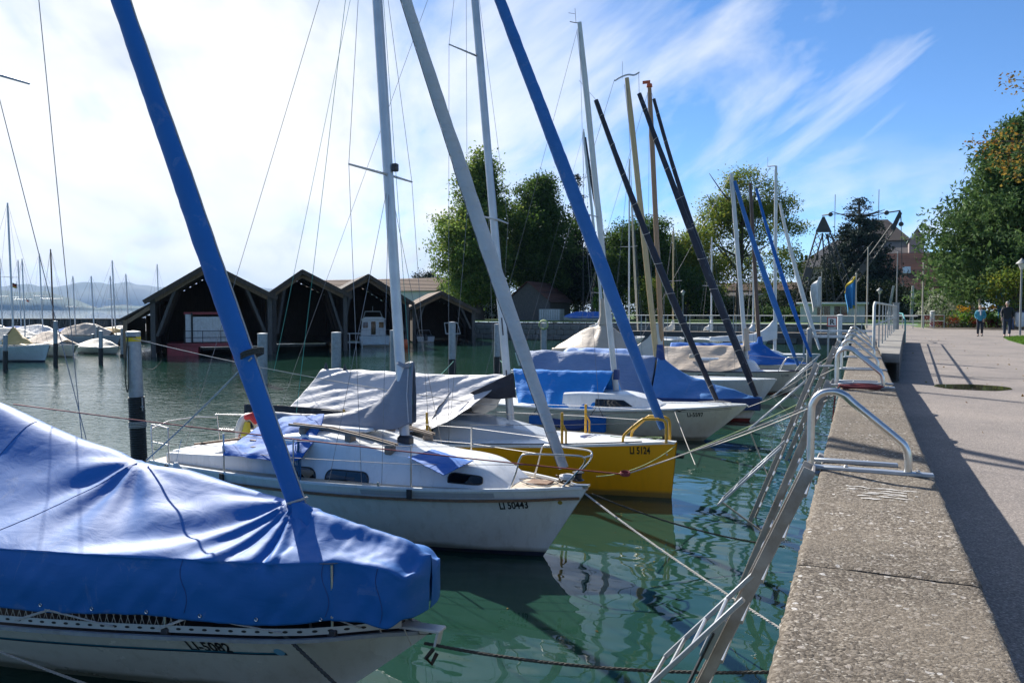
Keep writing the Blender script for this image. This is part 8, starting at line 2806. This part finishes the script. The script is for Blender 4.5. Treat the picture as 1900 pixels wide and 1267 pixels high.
def mountains(dist, prof, mat, name, depth, seed, x0=-1500, x1=900):
    """a range across the lake, heights taken along the skyline"""
    n, m = 300, 14
    rows = []
    for i in range(n + 1):
        px = x0 + (x1 - x0) * i / n
        r = _ray(px, HORIZON); r.z = 0; r.normalize()
        h = float(np.interp(px, [p[0] for p in prof], [p[1] for p in prof]))
        hm = 3.5 + h / FPX * dist * .93
        row = []
        for j in range(m + 1):
            f = j / m
            q = r * (dist + depth * (f - .5))
            s_ = math.sin(math.pi * f) ** .9
            z = hm * s_ * (1 + .16 * noise.noise(Vector((q.x / dist * 26, q.y / dist * 26, seed))) + .07 * noise.noise(Vector((q.x / dist * 80, q.y / dist * 80, seed)))) if 0 < j < m else -60
            row.append((q.x, q.y, z))
        rows.append(row)
    b = MB(); b.grid(rows)
    tag(b.build(name, mat, smooth=70), kind='structure')


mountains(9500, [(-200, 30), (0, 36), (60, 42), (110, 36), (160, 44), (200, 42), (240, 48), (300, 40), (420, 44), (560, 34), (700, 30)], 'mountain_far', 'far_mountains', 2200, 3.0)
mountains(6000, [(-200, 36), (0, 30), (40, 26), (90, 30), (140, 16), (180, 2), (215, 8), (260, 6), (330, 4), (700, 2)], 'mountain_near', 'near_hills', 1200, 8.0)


def haze_box():
    m = bpy.data.materials.new('haze')
    m.use_nodes = True
    t = m.node_tree; t.nodes.clear()
    out = N(t, 'ShaderNodeOutputMaterial')
    pv = N(t, 'ShaderNodeVolumePrincipled')
    pv.inputs['Color'].default_value = (.36, .60, 1.0, 1)
    pv.inputs['Density'].default_value = 0.00006
    pv.inputs['Anisotropy'].default_value = 0.0
    pv.inputs['Density Attribute'].default_value = ''
    t.links.new(pv.outputs[0], out.inputs['Volume'])
    try:
        m.cycles.homogeneous_volume = True
    except Exception:
        pass
    MATS['haze'] = m
    b = MB(); b.box((-3500, 5000, 165), (15000, 14000, 460))
    tag(b.build('haze', 'haze', smooth=0), kind='stuff')


haze_box()

# ================================================================== mooring lines
ROPES = [
    (V(-3.4, 10.1, .98), V(-.35, 7.2, .55), .05, .013, 'rope_white', 'white rope from the cabin boat bow down to the wall', True),
    (V(-3.3, 5.6, .70), V(-.25, 6.3, .75), .10, .014, 'rope_dark', 'dark twisted rope from the blue covered boat bow to the wall', True),
    (V(-3.35, 10.25, .95), V(-.9, 11.2, .25), .10, .012, 'rope_dark', 'black rope from the cabin boat bow into the water', True),
    (V(-3.05, 14.35, .80), V(-.30, 9.9, 2.45), .06, .009, 'rope_white', 'thin white line from the yellow bow up to the second handrail', False),
    (V(-3.05, 14.35, .80), V(-.35, 13.2, 2.3), .05, .009, 'rope_lime', 'thin green line from the yellow bow to the third beam', False),
    (V(-2.65, 21.0, .95), V(-.40, 15.9, 2.4), .04, .009, 'rope_white', 'white line from the cream boat bow to the wall', False),
    (V(-2.8, 25.3, .62), V(-.40, 22.3, 2.4), .05, .009, 'rope_white', 'white line from the dark blue wrapped bow to the wall', False),
    (V(-2.15, 34.2, .9), V(-.35, 27.0, 2.4), .04, .010, 'rope_white', 'white line from the tan tented boat to the wall', False),
    (V(-2.2, 34.2, .85), V(-1.3, 28.0, .1), .02, .009, 'rope_dark', 'dark line from the tan tented boat into the water', False),
]
for a, b_, sg, r, m_, lb, tw in ROPES:
    rope(a, b_, sg, r, m_, lb, tw, group='mooring lines to the wall')
# the red line running past the jib, tied to a white one
p0, p1 = qy(25, 750, 6.3), qy(1160, 880, 8.2)
rope(p0, p1, .03, .0075, 'rope_red', 'long thin red line stretched past the blue jib to the wall side', False)
b = MB()
for k in range(3):
    b.tube([p1 + V(.05 * math.cos(a), .03 * math.sin(a), .012 * k + .012 * math.sin(a)) for a in [2 * math.pi * i / 12 for i in range(13)]], .008, 5)
tag(b.build('red_knot', 'rope_red', smooth=60), 'red knot joining the red line to the white one', 'knot')
rope(p1, V(-.27, 9.8, 2.50), .03, .0075, 'rope_white', 'thin white line from the red knot to the second handrail', False)
# lines of the nearest pile
t0_ = PL[0][0]
pt = Vector(t0_.location) + l0 + V(.1, -.1, h0 * .955)
rope(pt, qy(920, 752, 13.9), .12, .008, 'rope_white', 'long pale line from the nearest pile top to the yellow boat', False)
rope(qy(467, 664, 5.60), qy(272, 853, 5.68), .02, .009, 'rope_white', 'pale rope from the blue furled jib down to the cover ridge', False)
rope(pt + V(.0, 0, -.3), qy(300, 668, 13.2), .30, .008, 'rope_dark', 'slack dark line looping off the nearest pile', False)
rope(qy(650, 0, 16.0), qy(508, 690, 13.0), .0, .005, 'rope_green', 'thin green halyard slanting across to the blue jib', False)
rope(V(-3.5, 10.9, 1.05), V(-3.06, 14.2, 1.0), .12, .008, 'rope_lime', 'pale green line between the cabin boat and the yellow boat', False)
rope(V(-8.6, 4.22, .80), qz(235, 1284, 0) + V(0, 0, -.05), .05, .012, 'rope_white', 'white twisted rope crossing the hull at the lower left corner', True)
rope(V(-4.48, 5.15, .80), qy(645, 1290, 4.95), .0, .015, 'rope_dark', 'black and white twisted rope hanging from the blue covered boat', True)
for i, (a, b_) in enumerate(((0, 4), (4, 5))):
    A = Vector(PL[4 if i == 0 else 5][0].location) + V(.2, -.2, 1.15); B = V(-10.5 + 3 * i, 15.4 + 5 * i, 1.0)
    rope(A, B, .25, .012, 'rope_green', ('green line from the blue grey pile to the yellow boat stern', 'green line from the pale pile to the cream boat stern')[i], False)

# leaves and bits drifting in the calm corner by the wall
rng = np.random.default_rng(44)
n = 70
c = np.stack([-.4 - 3.4 * rng.random(n) ** 1.4, 3.0 + 16 * rng.random(n), np.full(n, .006)], axis=1)
me_o = leaf_mesh('drifting_leaves', 'leaf_autumn', c, .035 + .04 * rng.random(n), rng)
co = np.empty(len(me_o.data.vertices) * 3); me_o.data.vertices.foreach_get('co', co); co = co.reshape(-1, 3); co[:, 2] = .006 + (co[:, 2] - .006) * .12; co[:, 2] = np.maximum(co[:, 2], .003)
me_o.data.vertices.foreach_set('co', co.ravel())
tag(me_o, 'small drifting leaves on the calm water by the wall', 'leaves', kind='stuff')
